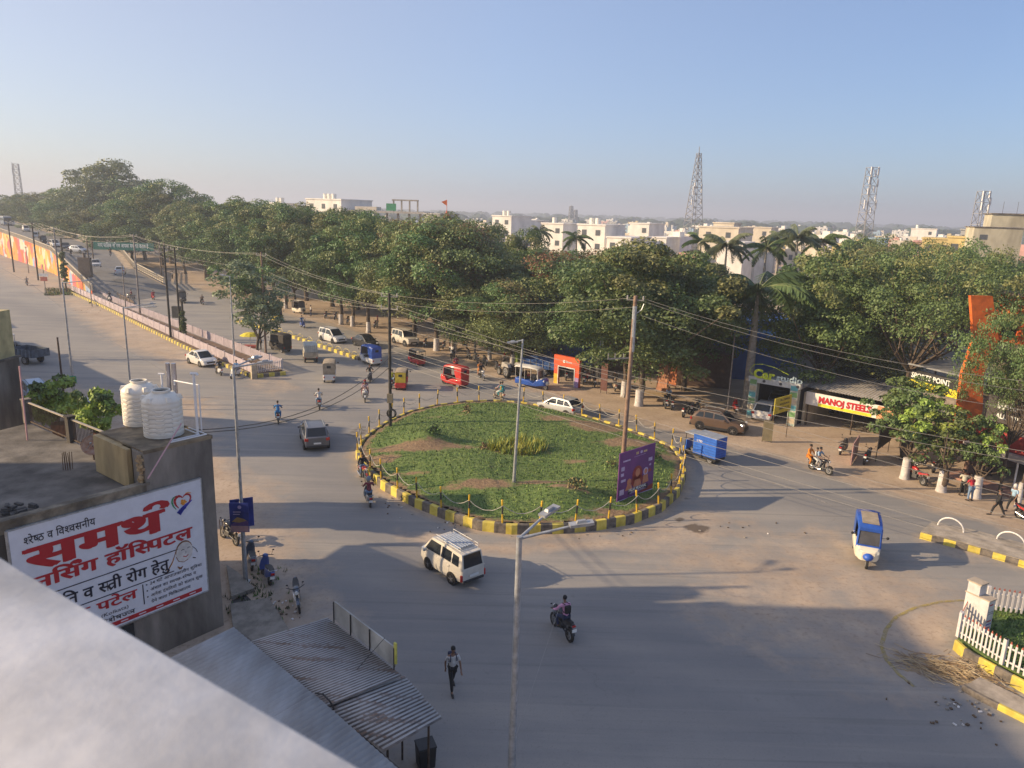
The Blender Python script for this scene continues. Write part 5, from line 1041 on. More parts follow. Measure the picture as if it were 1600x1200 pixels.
def car(kind, colr, label, a, b, z=0., seen='', rack=None, simple=False, cat='car', group=None, name=None, cladding=None):
    c = CARS[kind]; W2 = c['W']/2; H_ = c['H']; a, b = Vector(a), Vector(b); mid = (a+b)/2
    t = thing(name or {'suv': 'suv_car', 'hatch': 'hatchback_car', 'sedan': 'sedan_car', 'mpv': 'mpv_car', 'jeep': 'jeep_car', 'van': 'minivan'}[kind], label, cat, (mid.x, mid.y, z), hdg(a, b), group)
    rings = []
    for y, zt in c['top']:
        e = abs(y)/(c['L']/2); k = 1-.10*max(0, (e-.72)/.28)**1.5*1.6; zb = c['zb']+(.12*max(0, (e-.85)/.15)); zm = (zb+zt)*.5
        w_ = W2*k; rings.append([(-w_*.93, y, zb), (-w_, y, zb+(zm-zb)*.5), (-w_*1.0, y, zm+(zt-zm)*.3), (-w_*.96, y, zt-.03), (-w_*.80, y, zt+.015), (w_*.80, y, zt+.015), (w_*.96, y, zt-.03), (w_*1.0, y, zm+(zt-zm)*.3), (w_, y, zb+(zm-zb)*.5), (w_*.93, y, zb)])
    mb = MB(); mb.loft(rings)
    yr, y2, y3, yf = c['gh']; bt_ = c['belt']; zr = H_
    zb_ = [q[1] for q in c['top']]; ys = [q[0] for q in c['top']]
    zi = lambda y: float(np.interp(y, ys, zb_))
    wB, wT = W2*.93, W2*.76
    G_ = [[(-wB, yr, zi(yr)-.03), (-wB*.9, yr, zi(yr)+.01), (wB*.9, yr, zi(yr)+.01), (wB, yr, zi(yr)-.03)],
          [(-wB, y2, zi(y2)-.03), (-wT, y2, zr-.05), (wT, y2, zr-.05), (wB, y2, zi(y2)-.03)],
          [(-wB, (y2+y3)/2, zi((y2+y3)/2)-.03), (-wT, (y2+y3)/2, zr), (wT, (y2+y3)/2, zr), (wB, (y2+y3)/2, zi((y2+y3)/2)-.03)],
          [(-wB, y3, zi(y3)-.03), (-wT*.98, y3, zr-.04), (wT*.98, y3, zr-.04), (wB, y3, zi(y3)-.03)],
          [(-wB, yf, zi(yf)-.03), (-wB*.9, yf, zi(yf)+.01), (wB*.9, yf, zi(yf)+.01), (wB, yf, zi(yf)-.03)]]
    mb.loft(G_); mb.build('body', colr, t, 35, bevel=.035)
    V = Vector; tl, tr_ = V(G_[3][1]), V(G_[3][2]); bl, br = V(G_[4][1]), V(G_[4][2])
    MB().panel([tl, tr_, br, bl], .10, .012, out=(0, 1, 1)).build('windscreen', M_GL, t)
    tl, tr_ = V(G_[1][1]), V(G_[1][2]); bl, br = V(G_[0][1]), V(G_[0][2])
    MB().panel([tl, tr_, br, bl], .13, .012, out=(0, -1, .5)).build('rear_window', M_GL, t)
    for s in (-1, 1):
        def sp(y, u):   # point on side glass, u 0 belt 1 roof
            z0 = zi(y)+.02; yy = y; zt_ = zr-.07; x0, x1 = wB, wT
            return V((s*(x0+(x1-x0)*u), yy, z0+(zt_-z0)*u))
        fr = .08; seq = [max(yr+.14, yr), c['pill'][0], c['pill'][1], c['pill'][2]]
        segs = []
        yfb, yft = yf-.22, y3-.02; yrb, yrt = yr+.16, y2+.06
        segs.append([(c['pill'][1]+.05, 0), (yfb, 0), (yft if yft > c['pill'][1]+.2 else c['pill'][1]+.35, 1), (c['pill'][1]+.05, 1)])
        segs.append([(c['pill'][0]+.04, 0), (c['pill'][1]-.04, 0), (c['pill'][1]-.04, 1), (max(c['pill'][0]+.04, yrt), 1)])
        if c['pill'][0]-yrb > .25: segs.append([(yrb+.1, 0), (c['pill'][0]-.04, 0), (c['pill'][0]-.04, .95), (max(yrt+.05, yrb+.15), .9)])
        for sg_ in segs:
            q = [sp(y, .06+.84*u) for y, u in sg_]; MB().panel(q, .03, .012, out=(s, 0, .2)).build('side_window', M_GL, t)
        if not simple:
            mb = MB(); mb.box((s*(W2+.09), yf-.42, bt_+.06), (.2, .1, .14)); mb.build('wing_mirror', colr, t, bevel=.02)
            mb = MB()
            for y in (c['pill'][1], c['pill'][0]+.1): mb.beam((s*(W2*1.002), y, .42), (s*(W2*.965), y, bt_-.04), .012, .012)
            mb.build('door_gap', M_BLK, t)
            for y in (c['pill'][1]+.12, c['pill'][0]+.2): MB().box((s*W2*.995, y+.05, bt_-.13), (.03, .16, .03)).build('door_handle', colr, t)
    mb = MB()   # dark arches and skirts
    for s in (-1, 1):
        for y in (-c['wb']/2, c['wb']/2): mb.disc((s*(W2-.06), y, c['r']+.02), (1, 0, 0), c['r']*1.16, .14, 22)
    mb.build('wheel_arch', M_BLK, t)
    if cladding is not None:
        mb = MB()
        for s in (-1, 1): mb.box((s*(W2-.0), 0, .33), (.04, c['wb']-.75, .2))
        mb.box((0, c['L']/2-.05, .38), (c['W']*.84, .2, .22)); mb.box((0, -c['L']/2+.05, .40), (c['W']*.84, .2, .24)); mb.build('cladding', cladding, t, bevel=.03)
    for s in (-1, 1):
        for y in (-c['wb']/2, c['wb']/2): wheel(t, s*(W2-.09), y, c['r'], .2)
    yF, yR = c['L']/2, -c['L']/2; zf = zi(yF-.15)
    for s in (-1, 1):
        mb = MB(); mb.box((s*W2*.66, yF-.16, zf-.03), (.36, .2, .15), 0, -s*.35); mb.build('headlight', M_HL, t, bevel=.02)
        zt_ = zi(yR+.05); mb = MB(); mb.box((s*W2*(.80 if kind != 'van' else .9), yR+.06, zt_-.12 if kind != 'van' else .55), (.26 if kind != 'van' else .1, .12, .2 if kind != 'van' else .3), 0, s*.2); mb.build('tail_light', M_TL, t, bevel=.02)
    mb = MB(); mb.box((0, yF-.03, .52), (c['W']*.5, .08, .17)); mb.build('grille', M_BLK, t); mb = MB(); mb.box((0, yR+.02, .38), (c['W']*.8, .12, .12)); mb.build('rear_bumper', M_BLK if kind in ('suv', 'jeep', 'van') else colr, t, bevel=.02)
    mb = MB(); mb.box((0, yR-.045, .62), (.5, .02, .12)); mb.build('number_plate', M_PLT, t); mb = MB(); mb.box((0, yF+.03, .40), (.5, .02, .11)); mb.build('number_plate', M_PLT, t)
    if kind in ('suv', 'jeep', 'mpv') and not simple:
        mb = MB()
        for s in (-1, 1): mb.tube([(s*wT*.85, y2+.15, zr-.02), (s*wT*.85, y2+.25, zr+.045), (s*wT*.85, y3-.25, zr+.045), (s*wT*.85, y3-.1, zr-.03)], .018, 5)
        mb.build('roof_rail', M_BLK if kind != 'suv' else M_GALV, t)
    if rack:
        mb = MB()
        for s in (-1, 1):
            for z in (.07, .2): mb.tube([(s*wT*.9, y2+.15, zr+z), (s*wT*.9, .55, zr+z)], .014, 5)
            for y in (y2+.15, -.7, 0, .55): mb.tube([(s*wT*.9, y, zr-.03), (s*wT*.9, y, zr+.2)], .012, 5)
        for k in range(6): y = y2+.15+(.55-y2-.15)*k/5; mb.tube([(-wT*.9, y, zr+.07), (wT*.9, y, zr+.07)], .012, 5)
        mb.build('roof_rack', mat('rack_white', (.6, .6, .58), .5), t)
        mb = MB()
        for k in range(7): mb.box((-.42+.14*k, -.35, zr+.10), (.08, 1.5, .03))
        mb.build('roof_slats', mat('faded_blue_slats', (.32, .38, .48), .6), t)
    return t
P_W = paint('white', (.66, .65, .63)); P_S = paint('silver', (.52, .53, .54), .3); P_BR = paint('brown', (.13, .085, .06), .3); P_GY = paint('grey', (.12, .125, .14), .3); P_BK = paint('black', (.02, .02, .024), .1); P_OW = paint('offwhite', (.62, .58, .5)); P_SB = paint('pale_silver', (.5, .53, .58), .2)
def lw(pr, pf, W, side):   # ground positions of the near-side wheels -> centre line points
    a, b = G(*pr), G(*pf); d = (b-a).normalized(); n_ = Vector((d.y, -d.x, 0)); n_ = n_ if side == 'r' else -n_; return a+n_*W/2, b+n_*W/2
car('van', P_OW, 'worn white minivan with a roof rack driving past the front of the roundabout', *lw((706, 913), (670, 889), 1.3, 'r'), rack=True)
car('suv', P_GY, 'dark grey car with lit red tail lights driving away left of the roundabout', G(495, 702), G(488, 682))
car('sedan', P_W, 'white sedan driving towards the camera beside the fenced median', G(296, 563), G(336, 576))
car('hatch', P_S, 'silver white hatchback passing behind the roundabout', G(893, 650), G(855, 641))
car('suv', P_BR, 'brown crossover car with black cladding parked at the dirt edge in front of the garage', *lw((1092, 671), (1145, 680), 1.6, 'l'), cladding=M_BLK)
car('mpv', P_W, 'white people carrier on the far carriageway left of a black car', G(507, 530), G(533, 537))
car('sedan', P_BK, 'black sedan on the far carriageway between a white people carrier and a white jeep', G(556, 537), G(587, 546))
car('jeep', P_OW, 'off white long jeep driving on the far carriageway beside the tree trunks', G(617, 533), G(650, 543))
car('hatch', P_W, 'white hatchback parked nose in at the car studio garage', G(1188, 660), G(1205, 645))
car('hatch', P_SB, 'silver car inside the dark garage behind the white hatchback', G(1212, 640), G(1226, 630))
car('sedan', P_SB, 'pale blue silver sedan coming down the foot of the flyover, nearest of the cars there', on_deck(178, 417), on_deck(196, 422), z=on_deck(188, 419).z)
car('sedan', P_W, 'white sedan on the flyover foot just behind the pale blue one', on_deck(142, 404), on_deck(158, 408), z=on_deck(150, 406).z)
def fz(px, py, z): return G(px, py, z)
for (pa, pb_, z, k, cl, lab) in (((118, 392), (128, 396), 0.9, 'hatch', P_SB, 'small silver car on the flyover behind the creeper covered post'), ((80, 383), (92, 388), 2.2, 'mpv', P_W, 'white van on the flyover right of the second dark pole'),
        ((52, 370), (62, 374), 3.2, 'van', P_W, 'white van on the flyover near a dark bus'), ((36, 360), (46, 364), 4.0, 'jeep', P_W, 'white jeep high on the flyover'), ((98, 388), (108, 392), 1.5, 'suv', P_BK, 'dark car on the flyover beside the white van'), ((14, 350), (24, 355), 5, 'suv', P_SB, 'farthest grey car on the crest of the flyover')):
    A_, B_ = on_deck(*pa), on_deck(*pb_); car(k, cl, lab, A_, B_, z=(A_.z+B_.z)/2, simple=True)
# bus on flyover
def bus(a, b, z, label):
    t = thing('bus', label, 'bus', tuple((a+b)/2), hdg(a, b)); t.location.z = z
    MB().box((0, 0, 1.7), (2.4, 8, 2.6)).build('body', paint('busblue', (.2, .25, .33)), t, bevel=.15); MB().box((0, 0, 3.05), (2.3, 7.8, .12)).build('roof', P_W, t)
    MB().box((0, 4.02, 2.0), (2.1, .04, 1.1)).build('windscreen', M_GL, t)
    for s in (-1, 1):
        for k in range(5): MB().box((s*1.21, -3+1.45*k, 2.1), (.03, 1.2, .75)).build('side_window', M_GL, t)
        for y in (-2.6, 2.6): wheel(t, s*1.05, y, .48, .28)
b0 = on_deck(10, 352); bus(b0, b0+Vector((.65, -.76, 0)), b0.z, 'pale bus at the top of the flyover at the left edge')

def auto(style, a, b, label, low, top, roof=None, box=None, L=2.7, name='auto_rickshaw', cat='auto rickshaw', z=0., sc=1.0, group=None):
    a, b = Vector(a), Vector(b); mid = (a+b)/2; t = thing(name, label, cat, (mid.x, mid.y, z), hdg(a, b), group); t.scale = (sc,)*3; roof = roof or top
    yR, yF = -L/2, L/2; W2 = .52; V = Vector
    if style in ('cab', 'open', 'rear'):
        # lower tub: nose tapers to the single front wheel
        prof = [(yR, W2*.9, .75), (yR+.08, W2, .8), (-.1, W2, .72), (.35, W2*.98, .5), (.62, W2*.97, .85), (yF-.38, W2*.9, .98), (yF-.16, W2*.74, .92), (yF-.07, W2*.5, .8)]
        rings = [[(-w_*.9, y, .28+(.12 if y > .9 else 0)), (-w_, y, .42+(.05 if y > .9 else 0)), (-w_, y, zt-.05), (-w_*.88, y, zt), (w_*.88, y, zt), (w_, y, zt-.05), (w_, y, .42+(.05 if y > .9 else 0)), (w_*.9, y, .28+(.12 if y > .9 else 0))] for y, w_, zt in prof]
        mb = MB(); mb.loft(rings); mb.build('tub', low, t, 40, bevel=.02)
        # canopy
        zt = 1.85
        yc0 = yR+(.02 if style != 'open' else -.05); yc1 = .72
        rings = [[(-W2*w_, y, zz-.12), (-W2*w_*.92, y, zz-.02), (-W2*w_*.5, y, zz+.03), (W2*w_*.5, y, zz+.03), (W2*w_*.92, y, zz-.02), (W2*w_, y, zz-.12)] for y, w_, zz in ((yc0, .98, zt-.08), (yc0+.15, 1.0, zt), (0, 1.0, zt+.02), (yc1-.1, .96, zt-.03), (yc1+.08, .9, zt-.14))]
        mb = MB(); mb.loft(rings); mb.build('canopy', top if style == 'cab' else roof, t, 40)
        if style == 'cab' and roof is not top: MB().box((0, -.15, zt+.035), (W2*1.3, 1.45, .03)).build('roof_panel', roof, t)
        for s in (-1, 1):
            if style != 'open':
                mb = MB(); mb.extr([(s*W2*.985, yR+.04, .74), (s*W2*.985, yR+.55, .74), (s*W2*.985, yR+.8, 1.25), (s*W2*.985, yR+.85, zt-.1), (s*W2*.985, yR+.04, zt-.14)], (-s*.03, 0, 0)); mb.build('side_curtain', top, t)
            mb = MB(); mb.tube([(s*W2*.93, .78, .8), (s*W2*.9, yc1, zt-.12)], .025, 6)
            if style == 'open':
                for y in (yR+.08, -.5, .1): mb.tube([(s*W2*.96, y, .75), (s*W2*.96, y, zt-.1)], .018, 6)
            mb.build('canopy_post', top, t)
        MB().panel([(-W2*.86, .80, .93), (W2*.86, .80, .93), (W2*.8, .74, zt-.16), (-W2*.8, .74, zt-.16)], .02, .012, out=(0, 1, 0)).build('windscreen', mat('clear_screen', (.10, .10, .11), .08), t)
        mb = MB(); r_ = [(-W2*.9, .805, .9), (W2*.9, .805, .9), (W2*.83, .75, zt-.12), (-W2*.83, .75, zt-.12)]
        for i in range(4): mb.beam(r_[i], r_[(i+1) % 4], .06, .05)
        mb.build('screen_frame', top, t)
        if style != 'open': MB().box((0, yR+.03, 1.27), (W2*1.9, .03, .96)).build('rear_curtain', box or top, t); MB().box((0, yR+.01, 1.45), (.34, .02, .22)).build('rear_window', M_GL, t)
        MB().box((0, -.65, .86), (.9, .45, .12)).build('bench_seat', M_BLK, t); MB().box((0, -.9, 1.1), (.9, .1, .45)).build('seat_back', M_BLK, t); MB().box((0, .2, .8), (.8, .35, .14)).build('driver_seat', M_BLK, t)
        mb = MB()
        for s in (-1, 1): MB().disc((s*.33, yF-.17, .82), (s*.25, 1, .15), .09, .09, 12).build('headlight', M_HL, t); MB().box((s*.42, yR-.01, .55), (.12, .03, .12)).build('tail_light', M_TL, t)
        MB().tube([(0, .45, .75), (0, .6, 1.0), (-.28, .5, 1.08)], .02, 5).build('handlebar', M_BLK, t)
        for s in (-1, 1): MB().tube([(s*.48, .76, 1.35), (s*.66, .82, 1.4)], .012, 4).build('mirror_arm', M_BLK, t); MB().ball((s*.70, .82, 1.42), .07, 8, 0, (1, .3, 1)).build('mirror', M_BLK, t)
        MB().box((0, yF-.40, .955), (W2*1.7, .14, .09)).build('dash_band', top, t, bevel=.02)
        mb = MB(); mb.ball((0, yF-.12, .6), .24, 12, 0, (.95, 1.2, .75)); mb.build('front_mudguard', top, t, 60)
    if style == 'box':
        MB().box((0, -.35, .34), (1.0, 2.0, .14)).build('chassis', M_BLK, t)
        mb = MB(); mb.box((0, -.5, 1.08), (1.1, 1.75, 1.3)); mb.build('cargo_box', low, t, bevel=.03)
        mb = MB()
        for k in range(7):
            z_ = .55+k*.18
            for s in (-1, 1): mb.box((s*.555, -.5, z_), (.02, 1.65, .03))
            mb.box((0, -1.38, z_), (1.0, .02, .03))
        mb.build('box_ribs', top, t); MB().box((0, -.5, 1.745), (1.12, 1.78, .03)).build('box_roof', roof, t)
        MB().box((0, .75, 1.6), (1.0, .75, .07)).build('cab_roof', roof, t, bevel=.02); mb = MB()
        for s in (-1, 1): mb.tube([(s*.42, 1.08, .7), (s*.46, 1.0, 1.58)], .022, 5)
        mb.build('cab_post', M_BLK, t); MB().box((0, 1.1, .75), (.75, .12, .65), 0, 0, .8).build('front_shield', low, t, bevel=.04); MB().box((0, .45, .72), (.8, .35, .14)).build('driver_seat', M_BLK, t)
        MB().disc((0, 1.2, .95), (0, 1, .1), .09, .06, 12).build('headlight', M_HL, t); MB().tube([(-.35, .85, 1.1), (0, 1.0, 1.05), (.35, .85, 1.1)], .02, 5).build('handlebar', M_BLK, t)
        put_text('LTD', (-.555-.015, -1.1, 1.25) if False else (-.57, .1, 1.28), (0, -1, 0), Vz, .12, .45, M_WHITE, 'box_lettering', t, .02)
    for s in (-1, 1): wheel(t, s*(W2-.1), yR+.45, .25, .12)
    wheel(t, .001, yF-.2, .25, .11)
    return t
P_BL = mat('auto_blue', (.02, .09, .42), .45, 0, .12, 3, coat=.3); P_CR = mat('auto_cream', (.72, .66, .52), .4, 0, .06, coat=.3); P_TAN = mat('tan_canvas', (.34, .28, .2), .85, 0, .15); P_RD = mat('auto_red', (.5, .025, .02), .45, 0, .12, coat=.3)
P_GR = mat('auto_green', (.05, .2, .07), .5); P_YL = mat('auto_yellow', (.6, .45, .04), .5); P_DB = mat('dark_canvas', (.035, .03, .028), .8); P_WC = mat('white_canvas', (.6, .58, .53), .8)
auto('cab', G(1349, 856), G(1353, 888), 'white and blue three wheeler with a tan roof driving towards the camera on the right', P_CR, P_BL, P_TAN, sc=1.12)
auto('box', G(1112, 722), G(1082, 712), 'blue electric cargo three wheeler with a ribbed box right of the roundabout', mat('cargo_blue', (.02, .12, .5), .5, 0, .1), mat('cargo_blue_dark', (.015, .08, .38), .5), mat('cargo_roof', (.3, .33, .38), .6), name='cargo_rickshaw', cat='cargo rickshaw', sc=1.1)
auto('rear', G(514, 601), G(517, 587), 'white three wheeler with a tan canvas top seen from behind near the median', P_W, P_TAN, P_TAN, sc=1.1)
auto('cab', G(590, 573), G(566, 565), 'white three wheeler with a blue canvas top between the divider kerb and the lattice pole', P_W, P_BL, P_BL, sc=1.15)
auto('rear', G(624, 614), G(632, 598), 'red and black auto rickshaw with a yellow stripe and tan roof behind the lattice pole', P_RD, P_DB, P_TAN, box=P_YL)
auto('cab', G(722, 606), G(696, 600), 'bright red auto rickshaw crossing behind the roundabout', P_RD, P_RD, P_RD, sc=1.12)
auto('open', G(816, 603), G(848, 609), 'blue electric rickshaw with a flat white roof near the red arch', P_BL, P_WC, P_WC, sc=1.15, L=3.0)
auto('cab', G(449, 551), G(425, 546), 'black auto rickshaw waiting at the divider kerb behind the brown pole', P_DB, P_DB, P_DB, sc=1.15)
auto('cab', G(421, 500), G(442, 506), 'black and yellow auto rickshaw on the far carriageway above the divider kerb', P_YL, P_DB, P_DB, sc=1.15)
auto('cab', G(280, 470), G(290, 476), 'dark auto rickshaw far back near the end of the railing', P_DB, P_DB, P_DB, sc=1.1)
auto('cab', on_deck(64, 380), on_deck(73, 384), 'tiny dark auto rickshaw climbing the flyover', P_DB, P_DB, P_DB, z=on_deck(68, 382).z, sc=1.2)
auto('open', G(660, 573), G(640, 566), 'low red and brown pedal cart loaded with sacks between two autos', P_RD, P_DB, P_TAN, sc=.95, name='loaded_rickshaw')
auto('cab', G(460, 488), G(476, 492), 'cream auto rickshaw parked under the trees behind the divider', P_CR, P_DB, P_WC, sc=1.1)
# mini truck seen from behind
def mini_truck(a, b, label, sc=1.):
    t = thing('mini_truck', label, 'truck', tuple((a+b)/2), hdg(a, b)); t.scale = (sc,)*3
    MB().box((0, .1, .5), (1.2, 3.4, .2)).build('chassis', M_BLK, t)
    MB().loft([[(-.72, y, .5), (-.74, y, .95), (-.62, y, zt), (.62, y, zt), (.74, y, .95), (.72, y, .5)] for y, zt in ((.85, 1.75), (1.3, 1.78), (1.6, 1.25), (1.9, .95))]).build('cab', P_W, t, 30, bevel=.03)
    MB().panel([(-.58, 1.33, 1.7), (.58, 1.33, 1.7), (.64, 1.62, 1.2), (-.64, 1.62, 1.2)], .05, .012, out=(0, 1, 1)).build('windscreen', M_GL, t)
    mb = MB(); mb.box((0, -.55, .65), (1.5, 2.6, .12))
    for s in (-1, 1): mb.box((s*.74, -.55, .95), (.04, 2.6, .5))
    mb.box((0, -1.84, .95), (1.5, .04, .5)); mb.build('cargo_bed', mat('bed_tan', (.5, .42, .3), .7, 0, .15, stain=.2), t)
    mb = MB(); mb.box((0, -.55, 1.6), (1.42, 2.5, .85)); mb.build('cargo_cover', mat('cover_white', (.55, .55, .5), .7, 0, .1), t, bevel=.08)
    mb = MB()
    for k in range(7): mb.box((-.6+.2*k, -1.86, 1.45), (.03, .03, 1.0))
    mb.build('rear_grill', mat('grill_grey', (.3, .3, .28), .6), t)
    for s in (-1, 1):
        for y in (-1.2, 1.35): wheel(t, s*.62, y, .29, .17)
        MB().box((s*.6, -1.87, .62), (.14, .03, .1)).build('tail_light', M_TL, t)
    return t
mini_truck(G(487, 570), G(483, 556), 'small white mini truck with a covered load seen from behind near the divider kerb')
# tractor, trailers
def trailer(loc, rz, colr, label, L=3.6, W=2.0, h=.9):
    t = thing('farm_trailer', label, 'trailer', loc, rz); mb = MB(); z = .85; mb.box((0, 0, z), (W, L, .1))
    for s in (-1, 1): mb.box((s*(W/2-.02), 0, z+h/2+.05), (.05, L, h))
    for s in (-1, 1): mb.box((0, s*(L/2-.02), z+h/2+.05), (W-.1, .05, h))
    mb.build('cargo_tub', colr, t); mb = MB()
    for s in (-1, 1):
        for k in range(6): mb.box((s*(W/2+.03), -L/2+.3+k*(L-.6)/5, z+h/2), (.06, .07, h))
    mb.build('tub_ribs', mat('trailer_rib', (.2, .24, .3), .6), t)
    for s in (-1, 1): wheel(t, s*(W/2-.15), -L*.12, .45, .26)
    MB().beam((0, L/2, .7), (0, L/2+1.1, .6), .1, .1).build('drawbar', M_BLK, t); return t
def tractor(a, b, label, hood):
    t = thing('tractor', label, 'tractor', tuple((a+b)/2), hdg(a, b))
    MB().box((0, .55, 1.05), (.6, 1.5, .55), 0, 0, .85).build('bonnet', hood, t, bevel=.06); MB().box((0, -.5, .8), (.5, 1.0, .5)).build('gearbox', M_BLK, t); MB().box((0, -.75, 1.2), (.5, .45, .1)).build('seat', M_BLK, t)
    for s in (-1, 1):
        wheel(t, s*.72, -.7, .68, .34); wheel(t, s*.6, 1.05, .4, .2)
        mb = MB(); mb.extr([(s*.72-.18, -1.3, 1.2), (s*.72-.18, -1.0, 1.5), (s*.72-.18, -.3, 1.5), (s*.72-.18, 0, 1.2)], (.36, 0, 0)); mb.build('fender', hood, t)
    MB().tube([(0, -.1, 1.2), (0, -.3, 1.5)], .03, 6).build('steering_column', M_BLK, t); MB().tube([(.2, .8, 1.3), (.2, .8, 1.9)], .03, 6).build('exhaust_stack', M_BLK, t); return t
tractor(G(806, 592), G(786, 584), 'old tractor with brown wheels parked between the trees and the blue trailer', mat('tractor_dusty', (.35, .33, .3), .6))
p = G(848, 585); trailer((p.x, p.y, 0), hdg(G(880, 588), G(815, 580)), mat('trailer_blue', (.03, .1, .3), .6, 0, .2), 'blue farm trailer under the tree left of the red arch', 4.2, 2.0, .8)
p = G(48, 567); trailer((p.x, p.y, 0), hdg(G(70, 572), G(-10, 560)), mat('trailer_slate', (.08, .11, .15), .7, 0, .25), 'dark blue grey farm trailer parked at the left road edge', 3.4, 1.9, .7)
p = G(15, 556); tractor(Vector((p.x+.5, p.y-.3, 0)), Vector((p.x-1.2, p.y+.5, 0)), 'tractor half cut by the yellow building at the left edge', mat('tractor_dusty'))
mb = MB(); 
for x, y in ((-.7, -.9), (.7, -.9), (-.7, .9), (.7, .9)): mb.tube([(x, y, .9), (x, y, 2.3)], .03, 5)
mb.box((0, 0, 2.32), (1.6, 2.0, .06)); o = mb.build('tractor_canopy', mat('canopy_grey', (.4, .42, .45), .6), loc=(p.x-.3, p.y, 0), rz=.8); tag(o, 'flat grey canopy on four posts above the tractor at the left edge', 'canopy')
# covered vehicle below: blue/white tarp car
car('mpv', mat('paint_pale_blue', (.32, .45, .6), .4), 'pale blue and white vehicle mostly hidden behind the left terrace plants', G(70, 640), G(40, 608))
car('hatch', P_W, 'white car mostly hidden between the two leafy plants beyond the terrace railing', G(132, 662), G(118, 640))

